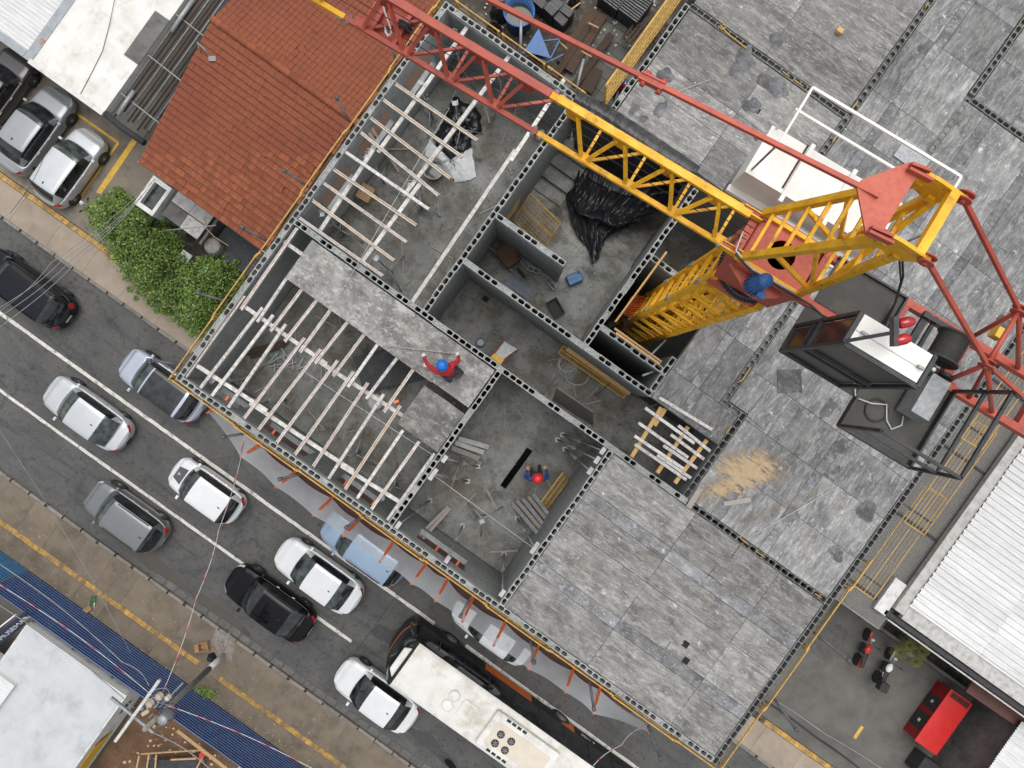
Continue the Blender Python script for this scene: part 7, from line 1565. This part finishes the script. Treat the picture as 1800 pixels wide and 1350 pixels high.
# worker in red half hidden behind the deck edge
fx = P(1083, 172, .1)
J3 = {k: S(*(v - P(941, 830, FLR))) for k, v in J2.items()}
t, inv = person('person', J3, RD2, ED, 'cloth_red', S(.01, .05, 1.68), 'worker in red with blue helmet down behind the deck edge', 'helmet_blue', fx.copy())
o = MB()
for sx in (-.1, .1): o.path([S(sx, 0, .95), S(sx * 1.1, .03, .5), S(sx * 1.2, 0, .05)], .095, 10, .06)
o.build('trousers', 'cloth_dark', t); hand(t, J3['lw'], (.1, .2, -.05), 'glove', 1); hand(t, J3['rw'], (-.1, .2, -.05), 'glove', -1)
# ---------------------------------------------------------------- plants
def inside(p, poly):
    x, y = p; c = False; n = len(poly)
    for i in range(n):
        (x1, y1), (x2, y2) = poly[i], poly[i - 1]
        if (y1 > y) != (y2 > y) and x < (x2 - x1) * (y - y1) / (y2 - y1) + x1: c = not c
    return c
def edge_d(p, poly):
    P2 = Vector(p); d = 1e9; n = len(poly)
    for i in range(n):
        a, b = Vector(poly[i]), Vector(poly[i - 1]); ab = b - a; t = max(0, min(1, (P2 - a).dot(ab) / ab.dot(ab))); d = min(d, (P2 - a - ab * t).length)
    return d
def bush(poly_px, label, seed, nleaf, zc, trunks):
    r = random.Random(seed); pw = [tuple(P(x, y, 1.6))[:2] for x, y in poly_px]
    cx = sum(p[0] for p in pw) / len(pw); cyy = sum(p[1] for p in pw) / len(pw)
    t = thing('flowering_bush', label, 'bush', (cx, cyy, .06))
    x0, x1 = min(p[0] for p in pw), max(p[0] for p in pw); y0, y1 = min(p[1] for p in pw), max(p[1] for p in pw)
    cl = []
    while len(cl) < 190:
        p = (r.uniform(x0 - .1, x1 + .1), r.uniform(y0 - .1, y1 + .1))
        if inside(p, pw):
            d = edge_d(p, pw); cl.append((p[0], p[1], .5 + r.uniform(.25, 1.0) * min(1.0, .25 + d * .9) * zc, r.uniform(.22, .55)))
    for _ in range(70):
        i = r.randrange(len(pw)); f = r.random(); a = pw[i]; b = pw[i - 1]; cl.append((a[0] + (b[0] - a[0]) * f + r.gauss(0, .16), a[1] + (b[1] - a[1]) * f + r.gauss(0, .16), .5 + r.uniform(.1, .6) * zc * .7, r.uniform(.10, .24)))
    vs = []; fs = []; tone = []
    for k in range(nleaf):
        c = r.choice(cl)
        while True:
            a = Vector((r.uniform(-1, 1), r.uniform(-1, 1), r.uniform(-1, 1)))
            if .3 < a.length < 1: break
        a = a.normalized() * c[3] * r.uniform(.55, 1.12); q = Vector((c[0], c[1], c[2])) + Vector((a.x, a.y, a.z * .8))
        if q.z < .15: continue
        n = (a.normalized() * .6 + Vector((r.uniform(-1, 1), r.uniform(-1, 1), r.uniform(0, 1.2)))).normalized(); x = n.orthogonal().normalized(); y = n.cross(x); an = r.uniform(0, 6.3); xx = x * math.cos(an) + y * math.sin(an); yy = n.cross(xx)
        L = r.uniform(.035, .07); Wd = L * r.uniform(.5, .7); i = len(vs); vs += [q - xx * L, q - yy * Wd + n * .006, q + xx * L, q + yy * Wd + n * .006]; fs.append([i, i + 1, i + 2, i + 3]); f = r.random()
        tone.append(1.0 if f > .985 else min(.94, max(0, r.gauss(.45, .2))))
    m = MB(); m.v = vs; m.f = fs; m.sm = [False] * len(fs); o = m.build('crown', 'leaf', t); at = o.data.attributes.new('tone', 'FLOAT', 'FACE'); at.data.foreach_set('value', tone)
    for (a, b) in trunks:
        p = P(*a, .06); q = P(*b, zc * .8); m = MB(); m.path([p, p.lerp(q, .4) + Vector((.08, .05, .1)), q], .09, 8, .03); tk = m.build('trunk', 'bark', t)
        for k in range(4): MB().path([p.lerp(q, .45 + .1 * k), p.lerp(q, .6 + .1 * k) + Vector((r.uniform(-.6, .6), r.uniform(-.6, .6), .3))], .03, 6, .012).build('limb', 'bark', tk)
bush([(190, 328), (225, 352), (262, 372), (285, 395), (300, 425), (312, 470), (330, 505), (318, 560), (275, 540), (240, 512), (208, 468), (180, 425), (172, 398), (138, 372), (165, 355)], 'large leafy bush with small pale flowers beside the parked hatchback', 3, 24000, 2.6, (((240, 420), (235, 410)), ((285, 470), (280, 465)), ((200, 380), (195, 372))))
bush([(312, 470), (345, 462), (372, 455), (402, 458), (424, 480), (430, 510), (410, 545), (385, 575), (352, 594), (318, 560), (322, 510)], 'leafy bush pressed against the corner of the new building', 5, 18000, 2.5, (((360, 520), (355, 515)), ((395, 500), (392, 496))))
wd = MB(); r_ = random.Random(31); tv_ = []
for c0 in ((258, 1172, 16), (352, 1214, 12), (368, 1222, 12)):
    for k in range(120):
        q = P(c0[0] + r_.gauss(0, c0[2] * .6), c0[1] + r_.gauss(0, c0[2] * .35), .2 + r_.uniform(0, .22)); a = r_.uniform(0, 6.3); d = Vector((math.cos(a), math.sin(a), r_.uniform(-.3, .5))) * .06; s = Vector((-d.y, d.x, 0)) * .35; wd.add([q - d, q - s, q + d, q + s], [[0, 1, 2, 3]]); tv_.append(r_.uniform(.1, .8))
o = wd.build('weeds', 'leaf'); at = o.data.attributes.new('tone', 'FLOAT', 'FACE'); at.data.foreach_set('value', tv_); tag(o, 'green weeds growing at the foot of the blue hoarding', 'weeds', kind='stuff')
pm_ = thing('feathery_plant', 'yellow green feathery plant in a white pot beside the motorcycles', 'plant', P(1596, 1140, .13)); MB().lathe((0, 0, 0), [(.20, 0), (.27, .36), (.29, .36), (.24, .33), (0, .32)], 18).build('pot', 'wall_white', pm_, local=True)
r_ = random.Random(8)
for cxp, cyp, nn in ((1596, 1132, 26), (1618, 1142, 30), (1580, 1145, 20), (1608, 1160, 16)):
    c = P(cxp, cyp, 1.0) - P(1596, 1140, .13); m = MB()
    for k in range(nn):
        a = k * 2.4; L = r_.uniform(.28, .5); pts = [c + Vector((math.cos(a) * L * f, math.sin(a) * L * f, .35 * math.sin(f * 2.6) - .25 * f)) for f in (0, .25, .5, .75, 1)]; m.path(pts, .006, 3, .002, False)
        for f in range(1, 5):
            for s in (-1, 1):
                for h_ in range(4): b = pts[f].lerp(pts[f - 1], h_ / 4); e = b + Vector((-math.sin(a) * s, math.cos(a) * s, -.12)) * .09 + Vector((math.cos(a), math.sin(a), 0)) * .05; w_ = Vector((math.cos(a), math.sin(a), 0)) * .007; m.add([b - w_, b + w_, e], [[0, 1, 2]])
    m.build('frond_cluster', 'palm', pm_, local=True); MB().path([(0, 0, .3), c * .5 + Vector((0, 0, .2)), c], .02, 6).build('stem', 'bark', pm_, local=True)
# ---------------------------------------------------------------- utility pole, wires, pavement litter
PX, PY, PH = -3.62, -18.26, 7.0
up = thing('utility_pole', 'concrete utility pole with white foot, cross arms and tangled cables', 'utility pole', B(PX, PY, .13), ANG)
MB(True).tube((PX, PY, .13), (PX, PY, 1.7), .135, 14, .13).build('painted_foot', 'pole_white', up); MB(True).tube((PX, PY, 1.7), (PX, PY, PH + .3), .125, 14, .09).build('shaft', 'pole_concrete', up)
MB().bar(P(281, 1195, PH), P(203, 1303, PH), .11, .13).build('cross_arm', 'pole_white', up); MB().bar(P(195, 1226, PH - .35), P(270, 1287, PH - .35), .10, .10).build('cross_arm', 'galv', up); MB().bar(P(262, 1262, PH - .6), P(322, 1200, PH - 1.2), .06, .06).build('bracket', 'pole_concrete', up)
for k, (px, py, r_) in enumerate(((285, 1220, .16), (268, 1232, .17), (300, 1222, .12))):
    MB().lathe(P(px, py, PH - .5), [(r_ * .6, 0), (r_, .08), (r_ * .7, .12), (r_, .2), (r_ * .5, .26), (0, .28)], 16, ax=(-.3, -.3, 1)).build('insulator', 'porcelain', up)
MB().lathe(P(298, 1254, PH - .9), [(.2, 0), (.21, .1), (.21, .55), (.16, .62), (0, .64)], 18).build('transformer', 'galv', up)
for k, (px, py, w_) in enumerate(((256, 1252, .3), (275, 1250, .22), (262, 1240, .2), (250, 1244, .16))): MB().box(P(px, py, PH - .4 - .12 * k), (w_, .14, .12), Matrix.Rotation(.6 + k * .5, 3, 'Z')).build('clamp', ('porcelain', 'wood_dark', 'pole_white', 'galv')[k], up)
r_ = random.Random(17)
for k in range(14):
    c = P(285 + r_.uniform(-18, 22), 1240 + r_.uniform(-20, 22), PH - r_.uniform(.2, 1.2)); a0 = r_.uniform(0, 6.3); ra = r_.uniform(.12, .42); pts = [c + Vector((ra * math.cos(a0 + a), ra * .8 * math.sin(a0 + a), .12 * math.sin(2 * a + k))) for a in [i * .4 for i in range(r_.randint(8, 15))]]
    MB().path(pts, .010, 5).build('cable_loop', ('wire_blue', 'wire_grey', 'wire_white', 'wire_black')[k % 4], up)
def wire(pts, r, mat, label, twist=None, n=10):
    ws = [P(*p) for p in pts]; out = []
    for a, b in zip(ws, ws[1:]):
        for i in range(n): f = i / n; q = a.lerp(b, f); q.z -= .25 * math.sin(math.pi * f); out.append(q)
    out.append(ws[-1]); t = thing('overhead_wire', label, 'wire', ws[0]); MB().path(out, r, 5).build('strand', mat, t)
    if twist:
        o2 = [q + Vector((math.cos(i * 1.3), math.sin(i * 1.3), .5)) * r * 1.6 for i, q in enumerate(out)]
        for s in range(0, len(o2) - 3, 5): MB().path(o2[s:s + 3], r * 1.15, 5).build('marker_sleeve', twist, t)
    return t
wire([(-10, 1022, 6.2), (262, 1218, 6.6)], .013, 'wire_white', 'white and pink wire running along the hoarding left of the pole', 'pink_wire', 26); wire([(290, 1238, 6.5), (570, 1362, 6.2)], .013, 'wire_white', 'white and pink wire running right from the pole', 'pink_wire', 26)
wire([(-10, 985, 6.0), (215, 1164, 6.4), (262, 1205, 6.6)], .018, 'wire_grey', 'grey wire along the upper edge of the hoarding'); wire([(-10, 1058, 6.3), (236, 1245, 6.6)], .018, 'wire_grey', 'grey wire over the edge of grey flat roof'); wire([(262, 1285, 6.6), (380, 1362, 6.3)], .02, 'wire_grey', 'grey wire from the pole over the dirt lot')
wire([(284, 1222, 6.5), (345, 1052, 7.4), (385, 930, 8.5), (432, 762, 13.6)], .013, 'wire_white', 'white and red cable from the pole across street to building', 'pink_wire', 16); wire([(1030, 1362, 8.5), (1092, 1310, 9.5), (1139, 1276, 12.5)], .013, 'wire_white', 'white and pink cable from the right net end downwards', 'pink_wire', 14)
for k, (a, b) in enumerate((((-8, 545), (112, 455)), ((-8, 562), (135, 448)), ((-8, 580), (150, 445)), ((-8, 552), (90, 462)))): wire([(*a, 6.5), (*b, 5.6), (255 + 6 * k, 338 - 8 * k, 4.2)], .012, 'wire_grey', '%s thin grey wire from the left crossing the black car and bush' % ORD[k])
wire([(18, 375, 5.5), (88, 245, 5.2)], .01, 'wire_black', 'thin dark wire over the forecourt pavement'); wire([(230, 1148, 5.0), (-5, 750, 6.0)], .008, 'wire_grey', 'very thin grey wire crossing the street at left')
wire([(1345, 1232, 1.0), (1440, 1300, .9), (1520, 1358, .9)], .05, 'wire_black', 'thick black cable bundle along the right pavement'); wire([(1358, 1228, 1.0), (1450, 1290, .9), (1560, 1358, .9)], .03, 'wire_grey', 'grey cable beside the black bundle on the right pavement')
cb = thing('cardboard_box', 'open cardboard box on the pavement beside the pole foot', 'box', P(361, 1134, .13), R(10)); MB().bb((-.22, -.2, 0), (.22, .2, .02)).bb((-.23, -.21, 0), (-.2, .21, .3)).bb((.2, -.21, 0), (.23, .21, .3)).bb((-.2, -.21, 0), (.2, -.18, .3)).bb((-.2, .18, 0), (.2, .21, .3)).build('box', 'cardboard', cb, local=True); MB().box((-.3, 0, .3), (.16, .36, .012), Matrix.Rotation(.4, 3, 'Y')).build('flap', 'cardboard', cb, local=True)
heap([(366, 1150), (376, 1146), (382, 1156), (376, 1164), (364, 1160)], .13, .35, 71, 'black_plastic', 'rubbish_bag', 'black rubbish bag at the foot of the pole', 'bag', 6, .3, .03)
heap([(378, 1108), (402, 1112), (412, 1140), (404, 1165), (385, 1150), (372, 1125)], .13, .05, 73, 'kerb', 'rubble_heap', 'low heap of pale rubble on pavement beside the pole', 'rubble', 12, .9, .12, True)
gs = thing('green_mat', 'small green printed mat lying on the lower pavement', 'mat', P(164, 1056, .14), R(-6)); MB().box((0, 0, .006), (.28, .48, .012)).build('mat', 'green_box', gs, local=True); MB().box((0, .06, .0135), (.10, .08, .003)).build('print_mark', 'red_shiny', gs, local=True); MB().box((.07, -.15, .0135), (.05, .16, .003)).build('print_band', 'sign_white', gs, local=True)
tag(MB().box(P(154, 1071, .2), (.34, .26, .1), Matrix.Rotation(.6, 3, 'Z')).build('paper_box', 'cardboard', bev=.01), 'small torn paper box beside the green mat', 'box')
hf = thing('fallen_leaf', 'pale green leaf leaning on the pole near the pavement strip', 'leaf', P(350, 1195, .2)); MB().add([P(347, 1205, .3), P(349, 1193, .5), P(355, 1180, .6), P(353, 1194, .52)], [[0, 1, 2, 3]]).build('blade', 'palm', hf)
# timber frames in the dirt lot
for k, (a, b) in enumerate((((248, 1325), (290, 1322)), ((290, 1322), (360, 1318)), ((245, 1328), (240, 1352)), ((262, 1326), (258, 1352)), ((275, 1326), (273, 1352)), ((362, 1320), (345, 1352)), ((300, 1335), (345, 1333)))): plank(a, .8, b, .8, .07, .07, 'wood', '%s timber from the left of frame in the dirt lot' % ORD[k], group='timber frame in the dirt lot')
tag(MB().box(P(305, 1348, .7), (2.6, .7, .04), Matrix.Rotation(.02, 3, 'Z')).build('roofing_sheet', 'black_board'), 'dark sheet under the timber frame in the dirt lot', 'sheet')
plank((312, 1284), 1.6, (405, 1356), 1.6, .16, .06, 'wood', 'long timber beam behind the blue hoarding')
tag(MB().add([P(356, 1318, 1.2), P(361, 1326, 1.1), P(349, 1338, 1.0), P(350, 1326, 1.15)], [[0, 1, 2, 3]]).build('red_flag', 'red_shiny'), 'small red rag on the timber behind the hoarding', 'rag')
m = MB(); r_ = random.Random(77)
for i in range(240): q = B(r_.uniform(-4.5, 3), r_.uniform(-26, -20.8), .06); s = r_.uniform(.03, .16); m.box(q, (s, s * .8, s * .6), Matrix.Rotation(r_.uniform(0, 3), 3, 'Z'))
tag(m.build('lot_rubble', 'sand'), 'stones and clods scattered over the dirt lot', 'rubble', kind='stuff')
m = MB()
for i in range(260): q = B(r_.uniform(-19, 12), r_.choice((r_.uniform(-20.2, -17.6), r_.uniform(-20.3, -19.9))), .137); s = r_.uniform(.015, .05); m.box(q, (s, s * .7, .008), Matrix.Rotation(r_.uniform(0, 3), 3, 'Z'))
tag(m.build('pavement_litter', 'pale_concrete'), 'tiny litter scattered over the lower pavement', 'litter', kind='stuff')
